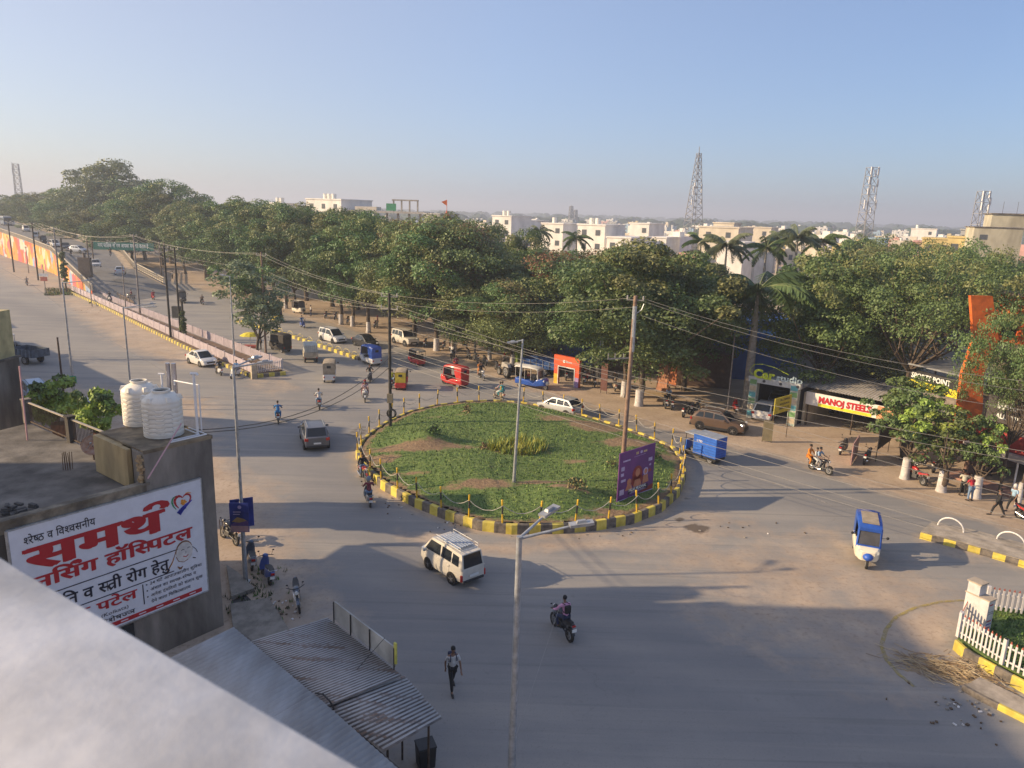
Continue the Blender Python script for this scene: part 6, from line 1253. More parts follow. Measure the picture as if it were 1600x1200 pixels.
# ---- two wheelers
def bike(kind, a, b, label, body, group=None, z=0., lean=0., seat=None, plate=True):
    a, b = Vector(a), Vector(b); mid = (a+b)/2; t = thing('motorcycle' if kind == 'm' else 'scooter', label, 'motorcycle' if kind == 'm' else 'scooter', (mid.x, mid.y, z), hdg(a, b), group); t.rotation_euler.y = lean
    seat = seat or M_BLK
    def wl(y, r, wd):
        w_ = MB().wheel_tyre((0, 0, 0), (1, 0, 0), r, wd, n=18).build('wheel', M_TY, t, 40, loc=(0, y, r)); mb = MB(); mb.disc((0, 0, 0), (1, 0, 0), r*.2, .12, 10)
        for k in range(6): an = k*math.pi/3; mb.beam((0, 0, 0), (0, r*.68*math.cos(an), r*.68*math.sin(an)), .03, .035)
        mb.wheel_tyre((0, 0, 0), (1, 0, 0), r*.72, .06, n=18); mb.build('rim', M_RIM, w_)
    if kind == 'm':
        wl(-.63, .3, .11); wl(.63, .3, .09)
        mb = MB(); mb.tube([(0, .42, .92), (0, .2, .45), (0, -.2, .35), (0, -.35, .62)], .03, 6); mb.tube([(0, .4, .85), (0, 0, .75), (0, -.75, .82)], .025, 6)
        for s in (-1, 1): mb.tube([(s*.07, -.63, .3), (s*.07, -.1, .38)], .022, 5); mb.tube([(s*.09, -.6, .33), (s*.09, -.42, .74)], .025, 5)
        mb.build('frame', M_BLK, t)
        mb = MB()
        for s in (-1, 1): mb.tube([(s*.075, .63, .3), (s*.075, .45, .95)], .024, 6)
        mb.build('front_fork', M_CHR, t)
        mb = MB(); mb.box((0, .1, .42), (.22, .38, .28)); mb.box((0, .18, .6), (.18, .2, .2)); mb.build('engine', mat('engine_grey', (.12, .12, .12), .5, .6), t, bevel=.03)
        rings = [[(w_*math.cos(q), y, zc+hh_*math.sin(q)) for q in [R(x) for x in range(0, 360, 36)]] for y, w_, hh_, zc in ((.46, .06, .05, .9), (.38, .13, .12, .9), (.2, .15, .13, .89), (.02, .12, .09, .86), (-.08, .08, .04, .84))]
        mb = MB(); mb.loft(rings); mb.build('fuel_tank', body, t, 60)
        mb = MB(); mb.loft([[(-w_, y, zz-.06), (-w_, y, zz), (w_, y, zz), (w_, y, zz-.06)] for y, w_, zz in ((0, .09, .86), (-.25, .14, .84), (-.55, .13, .87), (-.78, .09, .92))]); mb.build('seat', seat, t, bevel=.02)
        mb = MB(); mb.loft([[(-w_, y, z0), (-w_*.8, y, z1), (w_*.8, y, z1), (w_, y, z0)] for y, w_, z0, z1 in ((-.2, .13, .62, .78), (-.5, .14, .68, .82), (-.88, .07, .82, .9))]); mb.build('tail_panel', body, t, bevel=.02)
        mb = MB(); mb.tube([(-.36, .3, 1.06), (-.12, .42, 1.0), (.12, .42, 1.0), (.36, .3, 1.06)], .018, 6); mb.build('handlebar', M_BLK, t)
        mb = MB(); mb.ball((0, .56, .93), .11, 10, 0, (1, .8, 1)); mb.build('headlight_shell', body, t, 60); MB().disc((0, .64, .92), (0, 1, -.1), .08, .03, 12).build('headlight', M_HL, t)
        mb = MB(); mb.tube([(.1, .2, .3), (.14, -.1, .25), (.15, -.35, .3), (.16, -.75, .4)], [.02, .025, .045, .05], 8); mb.build('exhaust', M_CHR, t)
        for y0 in (-.63, .63):
            pts = [(0, y0+.35*math.cos(q), .3+.35*math.sin(q)) for q in [R(x) for x in ((40, 70, 100, 130) if y0 > 0 else (50, 85, 120, 160))]]; mb = MB(); mb.loft([[(p[0]-.06, p[1], p[2]), (p[0]+.06, p[1], p[2])] for p in pts], 0, caps=False, closed=False); g_ = mb.build('mudguard', body if y0 > 0 else M_BLK, t)
        MB().box((0, -.92, .82), (.14, .04, .07)).build('tail_light', M_TL, t); MB().box((0, -.97, .66), (.2, .015, .13)).build('number_plate', M_PLT, t)
        for s in (-1, 1): MB().tube([(s*.25, .36, 1.04), (s*.3, .36, 1.2)], .008, 4).build('mirror_stem', M_BLK, t); MB().ball((s*.32, .36, 1.22), .05, 8, 0, (1, .3, .7)).build('mirror', M_BLK, t)
    else:
        wl(-.6, .22, .1); wl(.62, .22, .1)
        mb = MB(); mb.loft([[(-w_, y, z0), (-w_*1.05, y, (z0+z1)/2), (-w_*.8, y, z1), (w_*.8, y, z1), (w_*1.05, y, (z0+z1)/2), (w_, y, z0)] for y, w_, z0, z1 in ((-.05, .12, .32, .7), (-.25, .19, .32, .72), (-.6, .2, .38, .74), (-.85, .12, .52, .74), (-.93, .05, .62, .7))]); mb.build('rear_body', body, t, 50, bevel=.02)
        MB().box((0, .15, .3), (.34, .5, .08)).build('floorboard', M_BLK, t, bevel=.02)
        mb = MB(); mb.loft([[(-w_, y-.03, z_), (-w_*.5, y+.04, z_), (w_*.5, y+.04, z_), (w_, y-.03, z_), (w_*.5, y-.05, z_), (-w_*.5, y-.05, z_)] for y, w_, z_ in ((.42, .2, .3), (.46, .22, .5), (.42, .19, .75), (.34, .14, .95), (.32, .1, 1.0))]); mb.build('leg_shield', body, t, 50)
        mb = MB(); mb.loft([[(-w_, y, zz-.08), (-w_, y, zz), (w_, y, zz), (w_, y, zz-.08)] for y, w_, zz in ((-.05, .12, .76), (-.3, .16, .79), (-.75, .13, .8), (-.85, .08, .8))]); mb.build('seat', seat, t, bevel=.025)
        mb = MB(); mb.ball((0, .62, .34), .22, 10, 0, (.45, 1, .75)); mb.build('front_mudguard', body, t, 60)
        mb = MB(); mb.ball((0, .34, 1.02), .13, 10, 0, (1.1, .9, .7)); mb.build('headlight_shell', body, t, 60); MB().disc((0, .45, 1.02), (0, 1, 0), .065, .03, 12).build('headlight', M_HL, t)
        MB().tube([(-.34, .24, 1.05), (-.1, .33, 1.05), (.1, .33, 1.05), (.34, .24, 1.05)], .018, 6).build('handlebar', M_BLK, t)
        MB().box((0, -.94, .66), (.16, .04, .09)).build('tail_light', M_TL, t); MB().box((0, -.92, .48), (.2, .015, .13)).build('number_plate', M_PLT, t)
        MB().tube([(.14, -.3, .28), (.16, -.7, .3)], [.03, .05], 8).build('exhaust', M_CHR, t)
        for s in (-1, 1): MB().tube([(s*.25, .28, 1.05), (s*.32, .3, 1.25)], .008, 4).build('mirror_stem', M_BLK, t); MB().ball((s*.33, .3, 1.27), .055, 8, 0, (1, .3, .7)).build('mirror', M_BLK, t)
        MB().tube([(-.16, -.75, .82), (-.16, -.98, .84), (.16, -.98, .84), (.16, -.75, .82)], .014, 5).build('grab_rail', M_CHR, t)
    return t
B_BK = paint('bike_black', (.02, .02, .025)); B_RD = paint('bike_red', (.4, .02, .02)); B_WH = paint('bike_white', (.62, .62, .62)); B_BL = paint('bike_blue', (.05, .09, .3)); B_GY = paint('bike_grey', (.16, .17, .19), .2); B_SL = paint('bike_slate', (.09, .12, .17), .2)

# ---- people
_pc = {}
def skin_mesh(key, nodes, edges, sub=1):
    if key in _pc: return _pc[key]
    me = bpy.data.meshes.new('tmp'); me.from_pydata([n[0] for n in nodes], edges, []); o = bpy.data.objects.new('tmp', me); COL.objects.link(o)
    sk = o.modifiers.new('s', 'SKIN'); sk.branch_smoothing = .6; sk.use_smooth_shade = True
    for i, n in enumerate(nodes):
        r_ = n[1]; r_ = r_ if isinstance(r_, tuple) else (r_, r_); me.skin_vertices[0].data[i].radius = r_
        me.skin_vertices[0].data[i].use_root = (i == 0)
    if sub: ss = o.modifiers.new('u', 'SUBSURF'); ss.levels = sub; ss.render_levels = sub
    dg = bpy.context.evaluated_depsgraph_get(); dg.update(); m2 = bpy.data.meshes.new_from_object(o.evaluated_get(dg)); bpy.data.objects.remove(o); bpy.data.meshes.remove(me)
    m2.polygons.foreach_set('use_smooth', [True]*len(m2.polygons)); m2.materials.clear(); m2.materials.append(None); _pc[key] = m2; return m2
def joints(pose, s=0):
    """side s=-1/1 joints for a 1.7 m body facing +y: hip, knee, ankle, toe, shoulder, elbow, wrist + trunk points"""
    if pose == 'ride':   # seat height .84, hands on handlebar
        tr = [(0, -.28, .93), (0, -.26, 1.08), (0, -.20, 1.28), (0, -.16, 1.42), (0, -.14, 1.50), (0, -.11, 1.60)]
        f = lambda s: [(s*.10, -.25, .92), (s*.20, .14, .80), (s*.17, -.02, .40), (s*.17, .13, .34), (s*.19, -.16, 1.38), (s*.31, .0, 1.14), (s*.32, .24, 1.07)]
    elif pose == 'scoot':
        tr = [(0, -.32, .88), (0, -.31, 1.03), (0, -.28, 1.23), (0, -.26, 1.38), (0, -.25, 1.46), (0, -.23, 1.56)]
        f = lambda s: [(s*.10, -.28, .86), (s*.16, .12, .76), (s*.14, .14, .38), (s*.14, .30, .36), (s*.19, -.26, 1.34), (s*.30, -.10, 1.10), (s*.31, .18, 1.06)]
    elif pose == 'pillion':
        tr = [(0, -.66, .98), (0, -.66, 1.13), (0, -.62, 1.33), (0, -.59, 1.47), (0, -.58, 1.55), (0, -.55, 1.65)]
        f = lambda s: [(s*.12, -.62, .96), (s*.27, -.28, .84), (s*.25, -.40, .45), (s*.25, -.26, .40), (s*.19, -.6, 1.42), (s*.25, -.44, 1.18), (s*.17, -.24, 1.08)]
    elif pose == 'walk':
        tr = [(0, 0, .92), (0, 0, 1.05), (0, .01, 1.25), (0, .02, 1.40), (0, .03, 1.48), (0, .05, 1.58)]
        f = lambda s: [(s*.09, 0, .90), (s*.10, s*.20, .50), (s*.10, s*.30 if s > 0 else -.36, .10 if s > 0 else .16), (s*.11, (s*.30 if s > 0 else -.36)+.16, .05), (s*.18, .01, 1.37), (s*.24, -s*.10, 1.10), (s*.24, -s*.18+.08, .86)]
    elif pose == 'sit':
        tr = [(0, -.1, .5), (0, -.1, .65), (0, -.06, .85), (0, -.03, 1.0), (0, -.02, 1.08), (0, 0, 1.18)]
        f = lambda s: [(s*.1, -.06, .5), (s*.14, .36, .5), (s*.13, .36, .1), (s*.13, .5, .05), (s*.18, -.05, .96), (s*.24, .05, .72), (s*.18, .26, .66)]
    elif pose == 'lean':
        tr = [(0, 0, .92), (0, .01, 1.05), (0, .05, 1.24), (0, .10, 1.38), (0, .13, 1.46), (0, .18, 1.55)]
        f = lambda s: [(s*.09, 0, .90), (s*.12, .03, .50), (s*.14, 0, .09), (s*.15, .15, .05), (s*.18, .08, 1.35), (s*.25, .16, 1.12), (s*.17, .36, 1.02)]
    else:
        tr = [(0, 0, .92), (0, 0, 1.05), (0, 0, 1.25), (0, 0, 1.40), (0, .005, 1.48), (0, .02, 1.58)]
        f = lambda s: [(s*.09, 0, .90), (s*.11, .02, .50), (s*.11, 0, .09), (s*.13, .16, .05), (s*.18, 0, 1.37), (s*.24, -.03, 1.11), (s*.24, .06, .87)]
    return tr, f(-1), f(1)
def person(loc, rz, pose, label, shirt, trousers, hair=None, skin=None, bag=None, sleeve='short', group=None, sc=1., helmet=None, scarf=None):
    tr, Lf, Rt = joints(pose); t = thing('person', label, 'person', loc, rz, group); t.scale = (sc,)*3
    skin = skin or mat('skin', (.22, .12, .075), .6, 0, .06); hair = hair or mat('hair_black', (.012, .01, .01), .7)
    V = Vector
    nodes = [(tr[0], (.13, .10)), (tr[1], (.125, .095)), (tr[2], (.145, .10)), (tr[3], (.12, .085)), (tr[4], .05), (V(tr[5]).lerp(V(tr[4]), .35), (.055, .06)), (V(tr[5])+V((0, .005, .03)), (.072, .088)), (V(tr[5])+V((0, -.005, .11)), (.055, .065))]
    edges = [(0, 1), (1, 2), (2, 3), (3, 4), (4, 5), (5, 6), (6, 7)]
    for J in (Lf, Rt):
        k = len(nodes); s = -1 if J is Lf else 1
        nodes += [(J[0], .085), (V(J[0]).lerp(V(J[1]), .5), .075), (J[1], .055), (V(J[1]).lerp(V(J[2]), .4), .052), (J[2], .036), (J[3], (.032, .025))]; edges += [(0, k), (k, k+1), (k+1, k+2), (k+2, k+3), (k+3, k+4), (k+4, k+5)]
        k = len(nodes); nodes += [(J[4], .055), (V(J[4]).lerp(V(J[5]), .5), .045), (J[5], .038), (V(J[5]).lerp(V(J[6]), .5), .034), (J[6], .024)]; edges += [(3, k), (k, k+1), (k+1, k+2), (k+2, k+3), (k+3, k+4)]
        d = (V(J[6])-V(J[5])).normalized(); sd = V((s, 0, 0)); sd = (sd-d*sd.dot(d)).normalized(); pl_ = V(J[6])+d*.05; k2 = len(nodes); nodes.append((pl_, (.034, .016))); edges.append((k+4, k2)); dn_ = d.cross(sd)*(1 if s < 0 else -1)
        for q, (off, ln_) in enumerate(((-.026, .062), (-.009, .074), (.009, .07), (.026, .055))):
            b0 = pl_+sd*off+d*.03; b1 = b0+d*ln_*.5+dn_*.008; b2 = b1+d*ln_*.35+dn_*.022; kk = len(nodes); nodes += [(b0, .009), (b1, .0085), (b2, .007)]; edges += [(k2, kk), (kk, kk+1), (kk+1, kk+2)]
        b0 = V(J[6])+d*.02-sd*.032; b1 = b0+d*.03-sd*.018+dn_*.01; kk = len(nodes); nodes += [(b0, .011), (b1, .009)]; edges += [(k+4, kk), (kk, kk+1)]
    def mk(key, nodes, edges, name, m, sub=1):
        me = skin_mesh(key, nodes, edges, sub); o = bpy.data.objects.new(name, me); COL.objects.link(o); o.parent = t; o.material_slots[0].link = 'OBJECT'; o.material_slots[0].material = m; return o
    mk(('body', pose), nodes, edges, 'body', skin)
    n2 = [(V(tr[0])+V((0, 0, -.02)), (.15, .12)), (tr[1], (.15, .115)), (tr[2], (.168, .12)), (V(tr[3])+V((0, 0, -.01)), (.14, .10)), (V(tr[3]).lerp(V(tr[4]), .6), (.07, .065))]; e2 = [(0, 1), (1, 2), (2, 3), (3, 4)]
    for J in (Lf, Rt):
        k = len(n2); n2 += [(J[4], .072), (V(J[4]).lerp(V(J[5]), .45), .062), (V(J[4]).lerp(V(J[5]), .8), .056)]; e2 += [(3, k), (k, k+1), (k+1, k+2)]
        if sleeve == 'long': n2 += [(J[5], .05), (V(J[5]).lerp(V(J[6]), .85), .038)]; e2 += [(k+2, k+3), (k+3, k+4)]
    mk(('shirt', pose, sleeve), n2, e2, 'shirt', shirt)
    n3 = [(V(tr[0])+V((0, 0, -.01)), (.14, .115))]; e3 = []
    for J in (Lf, Rt):
        k = len(n3); n3 += [(J[0], .098), (V(J[0]).lerp(V(J[1]), .5), .088), (J[1], .068), (V(J[1]).lerp(V(J[2]), .5), .062), (V(J[1]).lerp(V(J[2]), .93), .05)]; e3 += [(0, k), (k, k+1), (k+1, k+2), (k+2, k+3), (k+3, k+4)]
    mk(('trousers', pose), n3, e3, 'trousers', trousers)
    hc = V(tr[5])+V((0, -.015, .075)); mb = MB(); m_h = helmet or scarf or hair
    if helmet: mb.ball(hc+V((0, .01, -.02)), .135, 12, 0, (1, 1.15, 1.1))
    elif scarf: mb.ball(hc+V((0, -.01, -.05)), .115, 12, 0, (.95, 1.05, 1.45))
    else: mb.ball(hc+V((0, -.012, .012)), .098, 12, 0, (.9, 1.02, .95))
    mb.build('helmet' if helmet else 'head_scarf' if scarf else 'hair', m_h, t, 70)
    mb = MB()
    if not helmet:
        fc = V(tr[5])+V((0, .085, .02)); mb.ball(fc+V((0, .008, -.005)), .014, 6, 0, (.8, 1, 1.4))
        for s in (-1, 1): mb.ball(V(tr[5])+V((s*.078, 0, .02)), .018, 6, 0, (.4, .8, 1.3))
        mb.build('nose_and_ears', skin, t, 70)
        mb = MB()
        for s in (-1, 1): mb.ball(fc+V((s*.028, -.004, .018)), .009, 6)
        mb.box(fc+V((0, -.002, -.042)), (.04, .008, .008)); mb.build('eyes_and_mouth', mat('dark_eye', (.03, .012, .01), .5), t)
    for J in (Lf, Rt):
        a, b = V(J[2]), V(J[3]); mb = MB(); mb.tube([a+(a-b)*.35+V((0, 0, -.03)), a.lerp(b, .5)+V((0, 0, -.015)), b+(b-a)*.25+V((0, 0, .0))], [.042, .048, .034], 8); mb.build('shoe', mat('shoe_dark', (.03, .025, .022), .6), t, 60)
    if bag is not None:
        c = V(tr[2])+V((0, -.2, .0)); MB().box(c, (.26, .15, .34)).build('backpack', bag, t, bevel=.05)
        for s in (-1, 1): MB().tube([c+V((s*.1, .05, .2)), V(tr[3])+V((s*.1, .06, .02)), V(tr[2])+V((s*.12, .12, -.02)), c+V((s*.12, .07, -.17))], .018, 5).build('backpack_strap', bag, t)
    return t
def cloth(n, c): return mat('cloth_'+n, c, .9, 0, .1, 8)
C_WH = cloth('white', (.55, .54, .52)); C_BK = cloth('black', (.02, .02, .022)); C_BL = cloth('blue', (.02, .17, .42)); C_NV = cloth('navy', (.03, .04, .09)); C_PK = cloth('pink', (.66, .32, .5)); C_RD = cloth('red', (.42, .02, .04)); C_OR = cloth('orange', (.6, .2, .02)); C_JN = cloth('jeans', (.16, .24, .36)); C_TL = cloth('teal', (.03, .32, .36)); C_GY = cloth('grey', (.2, .2, .21)); C_MR = cloth('maroon', (.18, .03, .05)); C_LB = cloth('light_blue', (.3, .42, .55)); C_KH = cloth('khaki', (.25, .2, .12))
def rider(t, pose, label, *a, **k):
    return person(tuple(t.location), t.rotation_euler.z, pose, label, *a, **k)
# foreground
t = bike('m', G(889, 1002), G(866, 978), 'black motorcycle with a chrome silencer ridden towards the lower left of the roundabout road', B_BK)
rider(t, 'ride', 'rider in a pink shirt with a dark backpack on the black motorcycle in the foreground', C_PK, C_NV, bag=C_BK, sleeve='long')
g = G(707, 1078); person((g.x, g.y, 0), R(200), 'walk', 'student in a white shirt and dark trousers with a backpack walking alone on the road', C_WH, C_BK, bag=C_NV)
t = bike('m', G(564, 752), G(575, 762) if False else G(568, 740), 'motorcycle with a red tank hugging the left kerb of the roundabout', B_RD) if False else bike('m', G(562, 744), G(574, 757), 'dark motorcycle with red trim hugging the left kerb of the roundabout', B_RD)
rider(t, 'ride', 'rider in black clothes with fair trousers beside the left kerb of the roundabout', C_BK, C_JN, sleeve='long')
t = bike('s', G(580, 797), G(572, 777), 'grey scooter with a white number plate seen from behind left of the roundabout', B_GY)
rider(t, 'scoot', 'scooter rider in a maroon shirt and pale cap left of the roundabout', C_MR, C_JN, helmet=cloth('cap', (.2, .25, .3)))
t = bike('m', G(435, 667), G(435, 652), 'dark motorcycle driving away on the shaded road, alone ahead of the grey car', B_GY)
rider(t, 'ride', 'rider in a bright blue shirt seen from behind on the shaded road', C_BL, C_BL)
t = bike('m', G(501, 646), G(496, 630), 'red motorcycle driving away beyond the grey car', B_RD)
rider(t, 'ride', 'rider in a white shirt and blue jeans seen from behind on a red motorcycle', C_WH, C_JN)
t = bike('m', G(570, 636), G(577, 620) if False else G(571, 617), 'white motorcycle carrying two people towards the median', B_WH)
t.rotation_euler.z += math.pi
rider(t, 'ride', 'rider in a pale pink shirt coming towards the camera with a passenger', cloth('pale_pink', (.5, .34, .36)), C_WH)
rider(t, 'pillion', 'passenger in maroon behind the rider in pale pink', C_MR, C_MR, scarf=C_RD)
t = bike('s', G(579, 603), G(577, 590), 'dark scooter coming towards the camera behind the white motorcycle', B_BK); t.rotation_euler.z += math.pi
rider(t, 'scoot', 'rider in black on a dark scooter left of the lattice pole', C_BK, C_GY)
t = bike('m', G(610, 612), G(616, 598), 'motorcycle just left of the red and black auto rickshaw', B_BK)
rider(t, 'ride', 'rider in a yellow green shirt beside the red and black auto rickshaw', cloth('lime', (.4, .42, .05)), C_LB)
t = bike('m', G(760, 598), G(745, 588), 'motorcycle with a white fuel tank right of the red auto rickshaw', B_WH); t.rotation_euler.z += math.pi
rider(t, 'ride', 'rider in black leaning forward right of the red auto rickshaw', C_BK, C_BK)
rider(t, 'pillion', 'passenger in orange behind a rider in black', C_OR, C_OR)
t = bike('m', G(718, 584), G(706, 577), 'small dark red motorcycle behind the red auto rickshaw', B_RD); rider(t, 'ride', 'rider in maroon behind the red auto rickshaw', C_MR, C_BK)
t = bike('s', G(788, 628), G(770, 621), 'pale brown scooter with two people at the back edge of the roundabout', paint('sand', (.4, .32, .24)))
rider(t, 'scoot', 'rider in a pale pink shirt on a scooter at the back edge of the roundabout', cloth('pale_pink', (.5, .34, .36)), C_WH)
rider(t, 'pillion', 'passenger in turquoise on the scooter at the back edge of the roundabout', C_TL, C_TL)
t = bike('s', G(347, 588), G(337, 583), 'white scooter stopped by the median kerb, left of a pair', B_WH); rider(t, 'scoot', 'rider in black on the left one of two scooters by the median kerb', C_BK, C_KH)
t = bike('s', G(372, 592), G(364, 588), 'white scooter stopped by the median kerb, right of a pair', B_WH); t.rotation_euler.z += 2.2; rider(t, 'scoot', 'rider in a blue jacket on the right one of two scooters by the median kerb', C_BL, C_GY)
t = bike('s', G(468, 510), G(478, 514), 'blue scooter crossing the far carriageway above the divider kerb', B_BL); rider(t, 'scoot', 'rider in blue alone on the far carriageway', C_BL, C_NV)
for (pa, pb_, lab, rl_, c1_, c2_, sf) in (((174, 472), (168, 466), 'white scooter on the road behind the fenced median, leftmost of three', 'rider in black on the leftmost scooter behind the median', C_BK, C_GY, B_WH), ((206, 468), (200, 464), 'yellowish scooter by the rusty posts at the ramp foot', 'rider in maroon by the rusty posts at the ramp foot', C_MR, C_KH, paint('sand', (.4, .32, .24))), ((243, 470), (236, 467), 'red scooter on the open road right of the pale pole', 'rider in red on the open road right of the pale pole', C_RD, C_RD, B_RD), ((112, 402), (110, 398), 'tiny motorcycle beside the white sedan on the flyover foot', 'tiny dark rider on the flyover foot', C_BK, C_BK, B_BK), ((176, 412), (172, 408), 'small motorcycle between the two sedans on the flyover foot', 'rider in black between the two sedans on the flyover foot', C_BK, C_BK, B_BK), ((44, 448), (41, 444), 'far motorcycle on the left service road', 'far rider on the left service road', C_GY, C_BK, B_BK), ((320, 478), (312, 474), 'motorcycle in front of the bushes beside the bushy median tree', 'rider in brown near the far kerb left of the bushy median tree', cloth('brown', (.14, .08, .05)), C_BK, B_BK)):
    A_ = on_deck(*pa); t = bike('s', A_, on_deck(*pb_), lab, sf, z=A_.z); rider(t, 'scoot', rl_, c1_, c2_)
t = bike('m', G(1272, 735), G(1290, 741), 'motorcycle carrying three people along the far lane in front of the shops', B_BK)
t2 = rider(t, 'ride', 'driver in a pale blue shirt on the motorcycle carrying three people', C_LB, C_GY)
rider(t, 'pillion', 'woman in a bright orange sari at the back of the motorcycle carrying three people', C_OR, C_OR, sleeve='long').location += Vector((-.25*math.cos(0), .05, 0))
t3 = rider(t, 'pillion', 'child in white squeezed between driver and woman on the motorcycle', C_WH, C_WH, sc=.85); d = (G(1290, 741)-G(1272, 735)).normalized(); t3.location += d*.12+Vector((0, 0, .12))
# parked near left building
bike('m', G(466, 930), G(469, 962), 'dark motorcycle with chrome silencer parked on the dirt nearest the tin roof', B_SL, lean=.12)
bike('s', G(424, 918), G(408, 893), 'blue and silver scooter parked in the middle by the left lamp post', B_BL, lean=.1)
bike('s', G(395, 898), G(388, 868), 'slate grey scooter parked against the left lamp post', B_SL, lean=.1)
bike('m', G(369, 853), G(348, 840), 'black motorcycle parked at the tower corner under the blue poster', B_BK, lean=.1)
# right side parked
bike('s', G(1306, 716), G(1325, 700), 'black and cream scooter parked on the dirt in front of the steel shop', B_BK, lean=.08)
bike('m', G(1346, 730), G(1360, 716), 'dark motorcycle parked beside the small slanted pink board', B_BK, lean=.08)
bike('m', G(1448, 762), G(1412, 745), 'red motorcycle parked between two whitewashed trunks', B_RD, lean=.08)
bike('m', G(1424, 733), G(1448, 726), 'dark red motorcycle standing behind the left whitewashed trunk', paint('maroon', (.16, .02, .03)), lean=.08)
bike('m', G(1452, 742), G(1474, 730), 'black motorcycle with a white plate behind the middle whitewashed trunk', B_BK, lean=.08)
bike('m', G(1500, 772), G(1512, 758), 'maroon motorcycle beside the two men at the right tree trunks', paint('maroon', (.16, .02, .03)), lean=.06)
bike('m', G(1596, 812), G(1620, 822), 'bright red motorcycle cut by the right edge of the photo', B_RD, lean=.06)
bike('m', G(1062, 655), G(1082, 645), 'black motorcycle with a white front standing left of the brown car', B_BK, lean=.08); bike('m', G(1076, 650), G(1096, 641), 'black motorcycle just behind the brown car', B_BK, lean=.08)
bike('s', G(1150, 648), G(1146, 640), 'red and white scooter near the garage pillar', B_RD, lean=.05)
lst = [((700, 552), (712, 545), 'tall group of bikes below the leftmost dark trunk'), ((712, 556), (703, 562), 'third trunk'), ((735, 564), (728, 556), 'fourth trunk'), ((748, 568), (738, 562), 'fifth trunk'), ((762, 574), (752, 566), 'sixth trunk'), ((690, 548), (697, 541), 'second trunk'), ((885, 598), (882, 588), 'arch'), ((912, 604), (908, 594), 'arch right'), ((930, 608), (926, 598), 'arch right 2'), ((962, 615), (958, 604), 'post'), ((505, 500), (513, 494), 'left'), ((520, 502), (528, 496), 'left2'), ((540, 508), (546, 502), 'left3'), ((582, 515), (590, 509), 'left4'), ((660, 546), (668, 538), 'l5'), ((780, 583), (772, 576), 'l6')]
labs = ['black motorcycle parked under the trees behind the red auto rickshaw', 'black motorcycle nearest the road in the row under the trees', 'black motorcycle in the middle of the row under the trees', 'dark motorcycle right of the middle in the row under the trees', 'dark motorcycle at the right end of the row under the trees', 'dark motorcycle at the left end of the row under the trees', 'dark motorcycle standing inside the red arch', 'dark motorcycle just right of the red arch', 'dark motorcycle second to the right of the red arch', 'beige scooter between the red arch and the forked trunks', 'dark motorcycle left of the whitewashed trunks above the white people carrier', 'dark motorcycle between two whitewashed trunks above the white people carrier', 'dark motorcycle under the tree above the white people carrier', 'dark motorcycle under the tree above the black sedan', 'dark motorcycle under the tree right of the jeep', 'dark motorcycle left of the tractor']
lst += [((812+k*13+rnd.uniform(-3, 3), 566+k*3.0), (806+k*13, 559+k*3.0), '') for k in range(9)]+[((1040+k*9, 640+k*2), (1036+k*9, 632+k*2), '') for k in range(2)]
labs += [('dark motorcycle, number %d from the left, in the shade behind the red arch and blue trailer' % (k+1)).replace('number 1 from', 'first from').replace('number 2', 'second').replace('number 3', 'third').replace('number 4', 'fourth').replace('number 5', 'fifth').replace('number 6', 'sixth').replace('number 7', 'seventh').replace('number 8', 'eighth').replace('number 9', 'ninth') for k in range(9)]+['dark motorcycle beside the flat stall, left of the pair', 'dark motorcycle beside the flat stall, right of the pair']
for (pa, pb_, _), lab in zip(lst, labs):
    bike('s' if 'scooter' in lab else 'm', G(*pa), G(*pb_), lab, B_BK if 'black' in lab or 'dark' in lab else paint('sand', (.4, .32, .24)), 'motorcycles parked under the trees', lean=.06)
# standing people
def stand(px, py, rz, pose, label, *a, **k): g = G(px, py); return person((g.x, g.y, 0), R(rz), pose, label, *a, **k)
stand(1515, 783, 10, 'lean', 'man in a red shirt and pale jeans standing at the right tree trunks', C_RD, C_JN); stand(1503, 775, -20, 'lean', 'man in a cream shirt bending over a motorcycle next to the man in red', cloth('cream', (.5, .47, .38)), C_BK)
stand(1557, 807, 75, 'walk', 'man in black clothes walking at the right edge', C_BK, C_BK, sleeve='long'); stand(1580, 799, 110, 'walk', 'man in a blue and white checked shirt walking behind the man in black', cloth('check', (.3, .45, .6)), C_BK, scarf=C_WH)
stand(1044, 632, 160, 'lean', 'man in a pale blue shirt at the small flat stall on the dirt', C_LB, C_BK); stand(1004, 622, 120, 'stand', 'person in dark clothes beside the forked whitewashed trunk', C_NV, C_BK)
stand(1545, 742, 150, 'stand', 'person in black standing in the dark shop entrance on the right', C_BK, C_BK); stand(704, 545, 200, 'stand', 'person in dark clothes standing among bikes under the trees', C_NV, C_BK)
stand(765, 548, 150, 'sit', 'person in red sitting under the trees behind the parked bikes', C_RD, C_RD); stand(408, 546, 100, 'stand', 'person in dark clothes beside the yellow umbrella cart', C_BK, C_BK); stand(788, 570, 180, 'sit', 'person in a red scarf sitting high by the tractor', C_GY, C_BK, scarf=C_RD)
stand(270, 436, 150, 'stand', 'person in white standing far back behind the flyover railing', C_WH, C_BK); stand(395, 470, 120, 'stand', 'person in white beside a red bike behind the bushy median tree', C_WH, C_BK)
